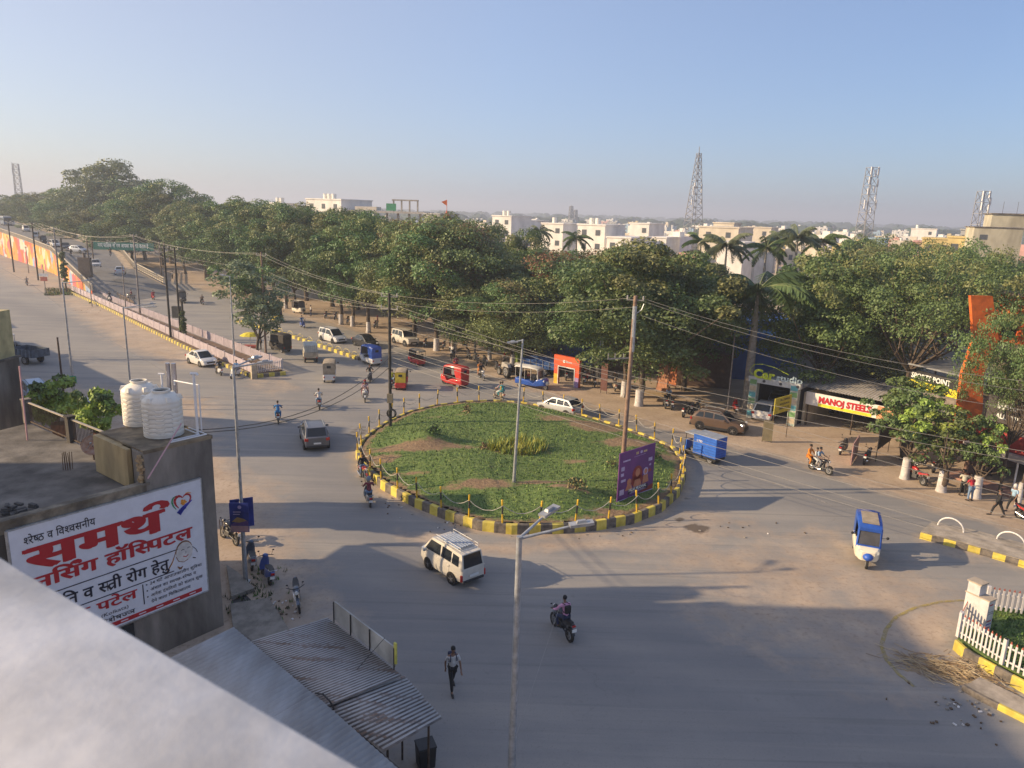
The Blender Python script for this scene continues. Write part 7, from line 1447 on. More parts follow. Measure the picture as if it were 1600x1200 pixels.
for k, (px, py, ps, cl, tx) in enumerate(((835, 574, 'stand', C_WH, 'man in white'), (862, 572, 'stand', C_LB, 'man in pale blue'), (905, 590, 'stand', C_GY, 'man in grey'), (725, 545, 'sit', C_OR, 'woman in orange'), (742, 552, 'stand', C_WH, 'man in white by the bikes'), (918, 598, 'sit', C_RD, 'man in red'), (960, 606, 'stand', C_KH, 'man in khaki'), (650, 528, 'stand', C_NV, 'man in navy'), (590, 512, 'stand', C_MR, 'woman in maroon'), (486, 494, 'stand', C_WH, 'man in white by the parked cream auto'))):
    stand(px, py, 150+37*k, ps, tx+(' standing' if ps == 'stand' else ' sitting')+' in the shade under the roadside trees', cl, C_NV if k % 2 else C_GY, scarf=cl if 'woman' in tx else None)
g = G(826, 604); person((g.x, g.y, .25), hdg(G(816, 603), G(848, 609)), 'sit', 'passenger in red inside the blue electric rickshaw', C_RD, C_BK); g = G(1352, 872); 
a_, b_ = G(1349, 856), G(1353, 888); person(((a_+b_)/2+(b_-a_).normalized()*.15).to_tuple()[:2]+(.42,), hdg(a_, b_), 'sit', 'driver in a red shirt inside the white and blue three wheeler', C_RD, C_BK, sc=.92)
# ---------------------------------------------------------------- trees
def leafmat(name, c, c2):
    m, t, L, b, tc = nodes_mat(name); oi = t.nodes.new('ShaderNodeObjectInfo')
    n = nz(t, L, tc.outputs['Object'], .55, 3, .6); x = mixc(t, L, ramp(t, L, n, .38, .62), c, c2); f = nz(t, L, tc.outputs['Object'], 9, 2, .5); x = mixc(t, L, ramp(t, L, f, .3, .7), x, tuple(q*1.35 for q in c2))
    hs = t.nodes.new('ShaderNodeHueSaturation'); L(mth(t, L, 'ADD', mth(t, L, 'MULTIPLY', oi.outputs['Random'], .05), .475), hs.inputs['Hue']); L(mth(t, L, 'ADD', mth(t, L, 'MULTIPLY', oi.outputs['Random'], .35), .82), hs.inputs['Value']); L(x, hs.inputs['Color'])
    L(hs.outputs[0], b.inputs['Base Color']); b.inputs['Roughness'].default_value = .55
    tr = t.nodes.new('ShaderNodeBsdfTranslucent'); L(hs.outputs[0], tr.inputs[0]); mx = t.nodes.new('ShaderNodeMixShader'); mx.inputs[0].default_value = .22; L(b.outputs[0], mx.inputs[1]); L(tr.outputs[0], mx.inputs[2]); L(mx.outputs[0], t.nodes['Material Output'].inputs[0]); return m
LF = dict(dark=leafmat('leaf_dark', (.04, .08, .025), (.09, .148, .045)), mid=leafmat('leaf_mid', (.06, .108, .034), (.125, .178, .06)), olive=leafmat('leaf_olive', (.092, .115, .038), (.19, .205, .074)), rust=leafmat('leaf_rusty', (.12, .055, .03), (.2, .10, .05)), brown=leafmat('leaf_brownish', (.10, .075, .035), (.18, .13, .06)), bright=leafmat('leaf_bright', (.11, .2, .03), (.30, .40, .08)), grey=leafmat('leaf_grey', (.08, .115, .06), (.17, .20, .11)))
M_BARK = mat('bark', (.10, .075, .055), .95, 0, .3, 4, bump=.6); M_LIME = mat('whitewash', (.55, .52, .5), .9, 0, .12, 4, stain=.2)
def foliage(name, seed, Rx, Rz, zc, nclump, nleaf, ls, mats, rc=.26, shape='dome', fill=.35, gap=0.):
    """crown of leaf quads in clumps; returns mesh"""
    g = np.random.default_rng(seed); u = g.normal(size=(nclump, 3)); u /= np.linalg.norm(u, axis=1)[:, None]
    if shape == 'dome': u[:, 2] = np.where(u[:, 2] < -.86, -u[:, 2], u[:, 2])
    lob = 1+.22*np.sin(3*np.arctan2(u[:, 1], u[:, 0])+seed)+.12*np.sin(5*np.arctan2(u[:, 1], u[:, 0])+2*seed)
    q = g.uniform(0, 1, nclump); rad = np.where(q < fill, g.uniform(.25, .75, nclump), g.uniform(.74, 1.0, nclump))
    C = u*rad[:, None]*np.stack([Rx*lob, Rx*lob, np.full(nclump, Rz)], -1); C[:, 2] += zc
    cr_ = rc*Rx*g.uniform(.65, 1.25, nclump); N = nclump*nleaf; ci = np.repeat(np.arange(nclump), nleaf)
    v = g.normal(size=(N, 3)); v /= np.linalg.norm(v, axis=1)[:, None]; v[:, 2] = np.where(g.random(N) < .6, np.abs(v[:, 2]), v[:, 2])
    rr_ = g.uniform(.55, 1.08, N)**.6; P = C[ci]+v*(cr_[ci]*rr_)[:, None]*np.array([1, 1, .72])
    nr_ = v*.8+g.normal(size=(N, 3))*.55+np.array([0, 0, .35]); nr_ /= np.linalg.norm(nr_, axis=1)[:, None]
    a = np.cross(nr_, g.normal(size=(N, 3))); a /= np.linalg.norm(a, axis=1)[:, None]; b = np.cross(nr_, a); s = ls*g.uniform(.6, 1.4, N)[:, None]
    V = np.stack([P-a*s, P-b*s*.55, P+a*s, P+b*s*.55], 1).reshape(-1, 3); F = np.arange(4*N, dtype=np.int32)
    me = bpy.data.meshes.new(name); me.vertices.add(4*N); me.vertices.foreach_set('co', V.ravel()); me.loops.add(4*N); me.loops.foreach_set('vertex_index', F); me.polygons.add(N); me.polygons.foreach_set('loop_start', np.arange(0, 4*N, 4, dtype=np.int32)); me.polygons.foreach_set('loop_total', np.full(N, 4, dtype=np.int32))
    for x in mats: me.materials.append(x)
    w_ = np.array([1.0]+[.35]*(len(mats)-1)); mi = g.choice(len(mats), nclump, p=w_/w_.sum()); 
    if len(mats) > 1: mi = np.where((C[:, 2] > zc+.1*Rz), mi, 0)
    me.polygons.foreach_set('material_index', mi[ci].astype(np.int32)); me.update(); me.validate(); return me, C
def trunk_mesh(seed, h0, C, r0, nl=9, m=None):
    r_ = random.Random(seed); mb = MB(); top = Vector((r_.uniform(-.3, .3), r_.uniform(-.3, .3), h0)); mb.tube([(0, 0, -.2), (0, 0, .3), top*.5+Vector((r_.uniform(-.15, .15), 0, 0)), top], [r0*1.35, r0, r0*.85, r0*.7], 9)
    idx_ = list(range(len(C))); r_.shuffle(idx_)
    for i in idx_[:nl]:
        e = Vector(C[i]); md = top.lerp(e, .45)+Vector((r_.uniform(-.4, .4), r_.uniform(-.4, .4), -.5)); mb.tube([top-Vector((0, 0, .3)), md, e], [r0*.5, r0*.3, r0*.08], 6)
        for j in range(2):
            e2 = Vector(C[idx_[(i*3+j+nl) % len(C)]]); 
            if (e2-md).length < (e-top).length*1.1: mb.tube([md, md.lerp(e2, .5)+Vector((0, 0, -.2)), e2], [r0*.25, r0*.14, r0*.04], 5)
    return mb
TV = {}
def variant(key, seed, Rx, Rz, zc, nclump, nleaf, ls, mats, h0, r0, rc=.26, shape='dome', fill=.35, nl=9, name='tree'):
    me, C = foliage('crown', seed, Rx, Rz, zc, nclump, nleaf, ls, mats, rc, shape, fill); t = thing(name, 'x', 'tree', (0, 0, 0)); o = bpy.data.objects.new('crown', me); COL.objects.link(o); o.parent = t
    trunk_mesh(seed, h0, C, r0, nl).build('trunk', M_BARK, t, 60); zz_ = np.empty(len(me.vertices)*3); me.vertices.foreach_get('co', zz_); zz_ = zz_.reshape(-1, 3); TV[key] = [t, False, float(np.percentile(zz_[:, 2], 99.6)), float(np.percentile(np.hypot(zz_[:, 0], zz_[:, 1]), 96))]; return t
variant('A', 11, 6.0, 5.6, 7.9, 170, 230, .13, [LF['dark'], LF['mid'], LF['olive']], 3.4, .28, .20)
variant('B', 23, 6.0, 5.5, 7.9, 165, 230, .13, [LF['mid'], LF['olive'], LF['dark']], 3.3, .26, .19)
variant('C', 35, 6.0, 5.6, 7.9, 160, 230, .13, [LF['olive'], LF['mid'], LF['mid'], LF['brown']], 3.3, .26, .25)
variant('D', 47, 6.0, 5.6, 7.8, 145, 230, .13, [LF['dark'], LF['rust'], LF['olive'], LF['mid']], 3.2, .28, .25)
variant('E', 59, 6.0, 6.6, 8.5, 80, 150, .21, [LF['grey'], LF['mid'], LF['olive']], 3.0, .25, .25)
variant('W', 71, 7.5, 3.2, 10.2, 130, 190, .1, [LF['mid'], LF['olive'], LF['mid']], 5.0, .22, .14, 'dome', .5, 16)       # open spreading crown
variant('T', 83, 3.6, 4.4, 7.0, 60, 130, .15, [LF['grey'], LF['mid']], 2.5, .16, .24, 'ball', .5, 9)
variant('S', 95, 2.0, 2.1, 3.6, 46, 80, .11, [LF['mid'], LF['mid'], LF['bright']], 1.7, .2, .2, 'ball', .6, 10)
variant('P', 97, 1.0, 1.1, 1.5, 34, 90, .10, [LF['bright'], LF['mid']], .8, .06, .32, 'ball', .5, 5, 'potted_plant')
variant('Q', 101, 6.3, 5.2, 8.6, 60, 90, .34, [LF['dark'], LF['mid'], LF['olive']], 4.2, .28, .3)   # far, coarser
WPATH = {}
def tree(key, px, py, top, rad, label, group='trees along the road', white=False, z0=0., y=None, cat='tree'):
    g = G(px, py) if y is None else at_y(px, 500, y); g = Vector((g.x, g.y, z0)); ht = zat(top, g.x, g.y)-z0; tv = TV[key]; k = ht/tv[2]; kr = rad*1.2/tv[3]; rz_ = rnd.uniform(0, 6.28)
    if not tv[1]: tv[1] = True; t = tv[0]; t.location = g; t.rotation_euler.z = rz_; t['label'] = label; t['group'] = group; t['category'] = cat
    else: t = dup(tv[0], tuple(g), rz_, label, group); t['category'] = cat
    for c in list(t.children):
        if c.name.startswith('whitewash'): bpy.data.objects.remove(c)
    t.scale = (kr, kr, k)
    if white:
        mb = MB(); r0 = .285; mb.tube([(0, 0, .0), (0, 0, .3/k), (0, 0, 1.5/k)], [r0*1.2, r0*1.04, r0*.95], 10); mb.build('whitewash_band', M_LIME, t, 60)
    return t
# front row on far side of the road (trunk feet read from the photo)
TR = [('A', 447, 482, 322, 6.5, 'dark green tree on a whitewashed trunk above the black and yellow auto', 1), ('B', 463, 486, 345, 5.5, 'green tree on a whitewashed trunk beside a parked cream auto rickshaw', 1), ('A', 533, 507, 330, 6.5, 'broad dark green tree whose white trunk stands above the white people carrier', 1),
      ('B', 551, 510, 350, 5.5, 'green tree on the second white trunk above the white people carrier', 1), ('A', 576, 520, 335, 6.2, 'dark green tree standing on a tall bare white trunk above the black sedan', 1), ('C', 646, 535, 350, 6.2, 'olive green tree with a pair of leaning trunks behind the white jeep', 1), ('B', 682, 548, 345, 6.6, 'large olive green tree with a thick dark trunk at the left of the parked motorcycles', 1),
      ('C', 709, 552, 352, 6.4, 'tall olive tree with faded brown tips above the parked motorcycles', 1), ('D', 765, 562, 470, 4.6, 'half bare brown tree with a whitewashed trunk above the tractor', 1), ('C', 800, 575, 440, 5.0, 'thin brownish tree on a white trunk beside the tractor', 1),
      ('D', 865, 570, 395, 6.3, 'rusty red topped tree behind the blue trailer and the red arch', 0), ('A', 975, 620, 388, 6.2, 'dark green tree on the thin left one of the forked white trunks', 1), ('B', 998, 634, 382, 6.8, 'big green tree on the thick white trunk right of the tall brown pole', 1), ('A', 1068, 610, 400, 5.8, 'dense dark green tree left of the royal palms', 0),
      ('A', 400, 462, 325, 6.5, 'dark tree just behind the bushy median tree', 0), ('B', 362, 450, 340, 6.5, 'green tree left of the brown median pole on the far side of the road', 0), ('A', 322, 438, 330, 6.8, 'dark tree at the foot of the flyover railing', 0), ('B', 290, 428, 318, 7., 'green tree right of the overhead green sign', 0), ('A', 255, 415, 300, 8, 'dark tall tree just above the green overhead sign', 0)]
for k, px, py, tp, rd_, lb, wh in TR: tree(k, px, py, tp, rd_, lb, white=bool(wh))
# second rows behind (positions by depth)
TR2 = [('A', 330, 165, 318, 8, 'dark tree in the back row left of the white rooftop tanks'), ('B', 380, 150, 312, 8, 'green tree crown just below the leftmost white rooftop tanks'), ('A', 430, 140, 318, 8, 'dark tree in the back row under the rooftop tanks'), ('B', 480, 132, 322, 8, 'green tree in the back row in front of the cream rooftop'), ('A', 520, 125, 335, 8, 'dark tree in the back row left of the unfinished building'), ('B', 560, 122, 333, 7.5, 'green tree in front of the unfinished concrete building'), ('C', 610, 118, 345, 7, 'olive tree right of the unfinished concrete building'),
       ('C', 655, 112, 350, 6.5, 'olive tree in front of the orange temple spire'), ('B', 700, 110, 338, 6.0, 'pale olive tree just right of the orange temple spire'), ('A', 745, 108, 350, 6.5, 'dark tree in the second row right of the temple spire'), ('A', 818, 98, 362, 5.0, 'dark blue green tree standing tall left of the rusty red tree'), ('B', 840, 92, 405, 5, 'green tree behind the rusty red tree'), ('D', 905, 90, 392, 5.5, 'rusty topped tree in the second row before the white houses'), ('A', 950, 86, 392, 5.8, 'green tree in the second row left of the tall brown pole'), ('D', 1030, 84, 396, 5.6, 'green tree with a few red tips right of the tall brown pole'), ('A', 1095, 88, 415, 5.2, 'dark green tree beside the first palm'),
       ('A', 1300, 92, 420, 6, 'dark green tree right of the palms'), ('B', 1330, 112, 372, 5.0, 'slender light green tree below the thick phone mast'), ('W', 1395, 98, 372, 7, 'flat topped light green tree right of the thick phone mast')]
for k, px, y, tp, rd_, lb in TR2: tree(k, px, 0, tp, rd_, lb, 'back row trees', y=y)
# big clump at far left
for k, px, y, tp, rd_, lb in (('E', 190, 245, 252, 12, 'tallest tree of the far left grove, its crown above the rest'), ('E', 165, 235, 275, 9, 'tall feathery tree on the left side of the tallest one'), ('A', 275, 205, 284, 12, 'broad dark tree at the right end of the far left grove'), ('A', 235, 215, 295, 11, 'dark tree between the tallest tree and the right end of the grove'), ('A', 130, 270, 296, 12, 'dark tree left of the tallest one in the far left grove'), ('B', 95, 300, 302, 12, 'greyish green tree halfway along the far left grove'), ('B', 60, 330, 304, 13, 'rounded grey green tree at the left end of the grove'), ('A', 30, 400, 312, 14, 'hazy dark tree behind the flyover crest'), ('B', 5, 480, 318, 16, 'hazy tree beyond the flyover at the left edge'),
                        ('A', 215, 190, 330, 9, 'dark lower tree in front of the grove above the green sign'), ('B', 160, 215, 330, 10, 'green lower tree beside the flyover railing left of the green sign'), ('B', 110, 255, 330, 10, 'green lower tree along the flyover railing'), ('A', 300, 240, 322, 10, 'dark tree at the gap right of the far left grove'), ('A', 340, 200, 330, 9, 'dark tree behind the foot of the far left grove')):
    tree(k, px, 0, tp, rd_, lb, 'trees of the far left grove', y=y)
# right side
for k, px, py, tp, rd_, lb, wh in (('B', 1262, 640, 395, 5.6, 'big green tree hanging over the garage sign'), ('C', 1300, 650, 410, 5.2, 'green tree with brownish tips over the steel shop'), ('D', 1340, 668, 455, 4.4, 'half bare brown green tree over the steel shop roof')) and (): pass
for k, px, y, tp, rd_, lb in (('B', 1290, 64, 395, 5.2, 'big green tree hanging over the garage and steel shop signs'), ('C', 1350, 66, 440, 4.6, 'olive tree with brown tips behind the steel shop sign'), ('W', 1430, 58, 392, 6.8, 'wide flat topped tree with dark bare limbs on the right'), ('W', 1525, 68, 385, 5.6, 'wide spreading tree left of the orange building'), ('W', 1720, 50, 400, 5.5, 'spreading light green tree cut by the right edge'), ('W', 1612, 44, 540, 2.6, 'lower yellowish green crown in front of the dark shop sign'), ('B', 1360, 78, 400, 5.5, 'green tree in the second row behind the wide flat topped tree'), ('W', 1475, 76, 378, 6, 'light green spreading tree behind the wide ones')):
    tree(k, px, 0, tp, rd_, lb, 'trees on the right', y=y)
for k, px, py, tp, rd_, lb in (('S', 1413, 748, 608, 2.0, 'young broad leaved tree on the left of the three stout white trunks'), ('S', 1470, 768, 640, 1.8, 'young broad leaved tree on the middle white trunk'), ('S', 1524, 778, 650, 1.2, 'thin young tree on the slim white trunk behind the man in red')):
    t = tree(k, px, py, tp, rd_, lb, 'young trees on the right pavement'); k_ = t.scale.z
    MB().tube([(0, 0, 0), (0, 0, .3/k_), (0, 0, 1.45/k_)], [q/t.scale.x for q in (.34, .29, .25)], 10).build('whitewash_band', M_LIME, t, 60)
tree('S', 1446, 0, 588, 2.3, 'dark leafy young tree hiding the yellow strip sign', 'trees on the right', y=50.5); t = tree('W', 1590, 790, 470, 3.6, 'leaning tree with a whitewashed foot at the right edge', 'trees on the right', True)
# median tree, plants
tree('T', 402, 562, 408, 3.6, 'bushy grey green tree growing in the fenced median', 'median trees'); 
g = G(100, 650, 4); 
for px, py, tp, rd_, z_, lb in ((94, 660, 588, 1.3, 5.3, 'leafy bright green plant, left of the two beyond the terrace railing'), (158, 672, 606, 1.0, 5.4, 'leafy bright green plant, right of the two beside the water tanks')):
    g = G(px, py, z_); ht = zat(tp, g.x, g.y)-z_+1.0; tv = TV['P']; t = tv[0] if not tv[1] else dup(tv[0], (0, 0, 0), 1.3, lb); tv[1] = True; t.location = (g.x, g.y, z_-.6); t['label'] = lb; t['group'] = 'plants beyond the terrace railing'; t['category'] = 'plant'; t.scale = (rd_, rd_, ht/2.7)
    MB().disc((0, 0, .2), (0, 0, 1), .28, .5, 16, 0, .36).build('pot', mat('clay_pot', (.3, .13, .07), .85), t)
# creeper covered posts
for px, py, tp, lb in ((104, 458, 372, 'twin posts smothered in green creeper at the ramp foot'), (284, 534, 470, 'creeper climbing the right one of the black pair of poles')):
    g = G(px, py); hh = zat(tp, g.x, g.y); me, C = foliage('creeper', 5, .75 if px < 200 else .4, hh/2*.95, hh/2, 34, 60, .16, [LF['mid'], LF['olive']], .5, 'ball', .9); t = thing('creeper', lb, 'creeper', (g.x+(.0 if px < 200 else .35), g.y, 0)); o = bpy.data.objects.new('leaf_mass', me); COL.objects.link(o); o.parent = t
    MB().tube([(0, 0, 0), (0, 0, hh)], .14, 6).build('post', M_DKP, t)
g = G(137, 455); MB_ = MB(); MB_.box((0, 0, 4.4), (2.2, .8, 3.6)); t = thing('sign_back', 'dark brown back of a large sign box on a post beside the mural wall', 'sign', tuple(g)); MB_.build('box', mat('rusty_brown'), t); MB().tube([(0, 0, 0), (0, 0, 7)], .25, 8).build('post', mat('rusty_brown'), t)
# left edge conifer
g = G(-22, 560); t = thing('conifer', 'dark feathery conifer cut by the left edge above the yellow wall', 'tree', tuple(g)); mb = MB(); r_ = random.Random(2)
for k in range(60):
    z = 2+k*.12; a = r_.uniform(0, 6.28); l = max(.4, 3.0*(1-k/75)); p = Vector((0, 0, z)); e = p+Vector((math.cos(a)*l, math.sin(a)*l, .5*l*r_.uniform(-.1, .8)))
    for j in range(16): u = j/16; q = p.lerp(e, u); d = Vector((r_.uniform(-1, 1), r_.uniform(-1, 1), r_.uniform(-.8, .2))).normalized()*.35; mb.add([q, q+d+Vector((.05, 0, 0)), q+d*1.1-Vector((.05, 0, .03))], [(0, 1, 2)])
mb.build('needles', LF['dark'], t); MB().tube([(0, 0, 0), (0, 0, 9.2)], [.18, .05], 7).build('trunk', M_BARK, t)
# royal palms
def palm_meshes(seed, nf=15, fl=3.6, dens=58):
    r_ = random.Random(seed); mb = MB()
    for k in range(nf):
        a = 2*math.pi*k/nf+r_.uniform(-.2, .2); el = r_.uniform(-.25, 1.1); L_ = fl*r_.uniform(.85, 1.1); pts = []; p = Vector((0, 0, 0)); d = Vector((math.cos(a)*math.cos(el), math.sin(a)*math.cos(el), math.sin(el)))
        for i in range(11): pts.append(p.copy()); p = p+d*(L_/10); d = (d+Vector((0, 0, -.17))).normalized()
        mb.tube(pts, [.045-.004*i for i in range(11)], 4, 1); side = Vector((-math.sin(a), math.cos(a), 0))
        for i in range(dens):
            u = .12+.88*i/dens; q = pts[min(9, int(u*10))].lerp(pts[min(10, int(u*10)+1)], u*10-int(u*10)); ln_ = .75*math.sin(math.pi*(.12+.85*u))+.12
            for s in (-1, 1):
                e = q+(side*s*r_.uniform(.5, .8)+Vector((math.cos(a), math.sin(a), 0))*.35+Vector((0, 0, -r_.uniform(.3, .9)))).normalized()*ln_*r_.uniform(.85, 1.1); w_ = Vector((math.cos(a), math.sin(a), .2))*.05
                mb.add([q-w_, q+w_, q.lerp(e, .5)+w_, e, q.lerp(e, .5)-w_], [(0, 1, 2, 3, 4)], 0)
    return mb
pm = [palm_meshes(s).mesh('fronds', [LF['dark'] if s % 2 else LF['grey'], mat('rachis', (.14, .17, .06), .6)]) for s in (1, 2, 3)]
def palm(px, y, crown_py, label, k=1.0, v=0, base_r=.24):
    g = at_y(px, 500, y); hz = zat(crown_py, g.x, g.y); t = thing('royal_palm', label, 'palm tree', (g.x, g.y, 0), rnd.uniform(0, 6), 'royal palms behind the garage')
    mb = MB(); mb.tube([(0, 0, 0), (0, 0, hz*.4), (0, 0, hz*.8), (0, 0, hz*.82), (0, 0, hz)], [base_r*1.2, base_r*1.15, base_r*.8, base_r*.6, base_r*.35], 12); mb.build('trunk', mat('palm_trunk', (.3, .27, .24), .9, 0, .15, 3), t, 60)
    o = bpy.data.objects.new('crown', pm[v]); COL.objects.link(o); o.parent = t; o.location = (0, 0, hz); o.scale = (k,)*3; return t
palm(1180, 63, 456, 'large drooping royal palm in front, nearest the garage roof', 1.55, 0, .32); palm(1125, 90, 385, 'royal palm with a bare trunk before the pale house', 1.1, 1); palm(1085, 98, 378, 'small palm left of the bare trunked palm', .85, 2); palm(1186, 98, 388, 'upright palm behind the large drooping one', 1.15, 2); palm(1232, 96, 372, 'tall palm in the middle of the palm group', 1.15, 1); palm(1268, 100, 378, 'palm at the right of the palm group', 1.05, 0); palm(1205, 108, 375, 'palm peeking over the back of the palm group', 1.0, 1); palm(895, 118, 372, 'lone palm in front of the white houses left of centre', .9, 2); palm(838, 112, 362, 'small dark palm left of the lone palm', .7, 1)

# ---------------------------------------------------------------- shops on the right
def wallbox(name, lab, cat, a, b, depth, h, mats_, z0=0., roofm=None, over=.3, group=None):
    """building whose front runs a->b (ground), depth away from camera"""
    a, b = Vector((a[0], a[1], 0)), Vector((b[0], b[1], 0)); u = (b-a).normalized(); n_ = Vector((-u.y, u.x, 0)); t = thing(name, lab, cat, tuple(a), math.atan2(u.y, u.x), group); t['len'] = (b-a).length; return t, (b-a).length
SH_A, SH_B = G(1166, 652), G(1240, 667)
t, Lc = wallbox('garage', 'car wash garage with picture covered pillars and a lettered fascia', 'garage', SH_A.xy, SH_B.xy, 8, 3.6, None)
hP = zat(596, SH_A.x, SH_A.y)
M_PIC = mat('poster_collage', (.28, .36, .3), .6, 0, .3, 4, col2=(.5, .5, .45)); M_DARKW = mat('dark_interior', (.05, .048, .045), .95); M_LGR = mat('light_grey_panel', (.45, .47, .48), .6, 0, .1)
mb = MB(); mb.box((.3, .3, hP/2), (.65, .6, hP)); mb.build('pillar', M_PIC, t); mb = MB(); mb.box((Lc-.3, .3, hP/2), (.65, .6, hP)); mb.build('pillar', M_PIC, t)
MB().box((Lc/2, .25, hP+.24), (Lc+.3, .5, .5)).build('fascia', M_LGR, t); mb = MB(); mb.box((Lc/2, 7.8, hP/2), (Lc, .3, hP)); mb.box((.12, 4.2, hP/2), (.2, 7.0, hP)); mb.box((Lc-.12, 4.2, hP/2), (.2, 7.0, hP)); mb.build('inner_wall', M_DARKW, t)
MB().box((Lc/2, 4.35, hP+.1), (Lc+.4, 7.6, .15)).build('roof', mat('shop_roof', (.25, .26, .28), .6, .2, .15), t)
PM_ = [mat('pic_teal', (.1, .35, .4), .5), mat('pic_sand', (.5, .42, .3), .5), mat('pic_green', (.15, .3, .12), .5)]
for k in range(6): MB().box((.3, -.012, .45+k*.55), (.56, .02, .4)).build('pillar_picture', PM_[k % 3], t); MB().box((Lc-.3, -.012, .45+k*.55), (.56, .02, .4)).build('pillar_picture', PM_[(k+1) % 3], t)
o = put_text('Car', (.25, -.05, hP+.45), (1, 0, 0), Vz, .72, 1.9, mat('sign_lime', (.45, .55, .03), .5), 'sign_lettering', t, .045, off=.02); put_text('studio', (2.2, -.05, hP+.5), (1, 0, 0), Vz, .5, 2.2, mat('sign_steel', (.35, .45, .5), .5), 'sign_lettering', t, .03, off=.02)
mb = MB(); ribbons(mb, [(.0, .9), (.3, 1.25), (1.0, 1.35), (2.0, 1.22), (3.2, .8)], [.02, .08, .1, .08, .02], (0, -.06, hP+.3), (1, 0, 0), Vz, .02, 0); ribbons(mb, [(.0, .9), (-.1, .6), (.2, .35), (.6, .3)], [.02, .07, .06, .02], (0, -.06, hP+.3), (1, 0, 0), Vz, .02, 0); mb.build('sign_swoosh', mat('sign_lime'), t)
for x in (1.2, 2.6, 4.): MB().disc((x, -.02, hP+.22), (0, 1, 0), .12, .03, 14).build('fascia_logo', mat('sign_dark', (.05, .05, .06), .5), t)
# steel shop
def P_at(px, py, y): return at_y(px, py, y)
yA, yB_ = 59.0, 53.6; sA, sB = at_y(1262, 604, yA), at_y(1412, 646, yB_)
t = thing('steel_shop', 'steel shop with a long red on white sign and an open yard', 'shop', (sA.x, sA.y, 0)); SO2 = Vector((sA.x, sA.y, 0)); us = Vector((sB.x-sA.x, sB.y-sA.y, 0)); Ls_ = us.length; us.normalize(); ns = Vector((-us.y, us.x, 0)); zz = (sA.z+sB.z)/2-.1
t.rotation_euler.z = math.atan2(us.y, us.x)
MB().box((Ls_/2, 0, zz-.5), (Ls_, .12, 1.05)).build('sign_board', mat('sign_board_white', (.72, .68, .62), .5, 0, .05), t); MB().box((Ls_*.42, -.075, zz-.88), (Ls_*.56, .02, .24)).build('yellow_strip', mat('sign_yellow', (.7, .6, .03), .5), t); MB().box((Ls_*.87, -.075, zz-.5), (Ls_*.24, .02, .98)).build('orange_panel', mat('sign_peach', (.65, .3, .15), .5, 0, .3, 3), t)
put_text('MANOJ STEELS', (Ls_*.14, -.06, zz-.68), (1, 0, 0), Vz, .48, Ls_*.56, M_TR, 'sign_lettering', t, .055, off=.03)
put_text('ALL KINDS OF IRON AND STEEL', (Ls_*.16, -.085, zz-.95), (1, 0, 0), Vz, .11, Ls_*.5, mat('sign_green'), 'sign_lettering', t, .02, off=.012) if False else None
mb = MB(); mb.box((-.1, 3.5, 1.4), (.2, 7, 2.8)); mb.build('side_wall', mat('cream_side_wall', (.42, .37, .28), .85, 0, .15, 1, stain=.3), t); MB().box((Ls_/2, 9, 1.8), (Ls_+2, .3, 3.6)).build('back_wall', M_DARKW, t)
mb = MB(); c_ = [(-1, 1.0, zz+.15), (-1, 9.5, zz+.9), (Ls_+3, 9.5, zz+.9), (Ls_+3, 1.0, zz+.15)]; corr('roof', c_, mat('grey_roof_sheet', (.30, .30, .31), .6, .2, .15, .6), t, .25, .03)
for x in (.1, Ls_*.5, Ls_): MB().tube([(x, .3, 0), (x, .3, zz)], .06, 6).build('roof_post', M_IRON, t)
g = G(1272, 648); MB_ = MB()
for k in range(16): MB_.wheel_tyre((rnd.uniform(-1.6, 1.6), rnd.uniform(-.9, .9), .15+.1*(k % 4)), (rnd.uniform(-.3, .3), rnd.uniform(-.3, .3), 1), .3, .2, n=10)
o = MB_.build('tyre_stack', M_TY, loc=(g.x, g.y, 0)); tag(o, 'heap of old black tyres and scrap against the pale side wall of the steel shop', 'scrap', kind='stuff')
g = G(1352, 672); MB_ = MB(); 
for k in range(90): a = rnd.uniform(-.5, .5); x, y, z = rnd.uniform(-1.7, 1.7), rnd.uniform(-.9, .9), rnd.uniform(.05, .6); MB_.beam((x, y, z), (x+.5*math.cos(a), y+.5*math.sin(a), z+rnd.uniform(-.1, .1)), .07, .03, k % 2)
o = MB_.build('scrap_heap', [mat('scrap_dark', (.07, .065, .055), .7, .4, .3), mat('scrap_light', (.32, .31, .25), .6, .4, .3)], loc=(g.x, g.y, 0)); tag(o, 'heap of metal offcuts in front of the steel shop beside the parked scooter', 'scrap', kind='stuff')
g = G(1345, 655); t = thing('work_table', 'long low iron work table in the yard of the steel shop', 'table', (g.x, g.y, 0), -.6); MB().box((0, 0, .95), (3.6, 1.2, .08)).build('table_top', mat('table_brown', (.2, .15, .11), .8), t)
for x in (-1.7, -.6, .6, 1.7):
    for y in (-.5, .5): MB().tube([(x, y, 0), (x, y, .93)], .035, 5).build('leg', M_IRON, t)
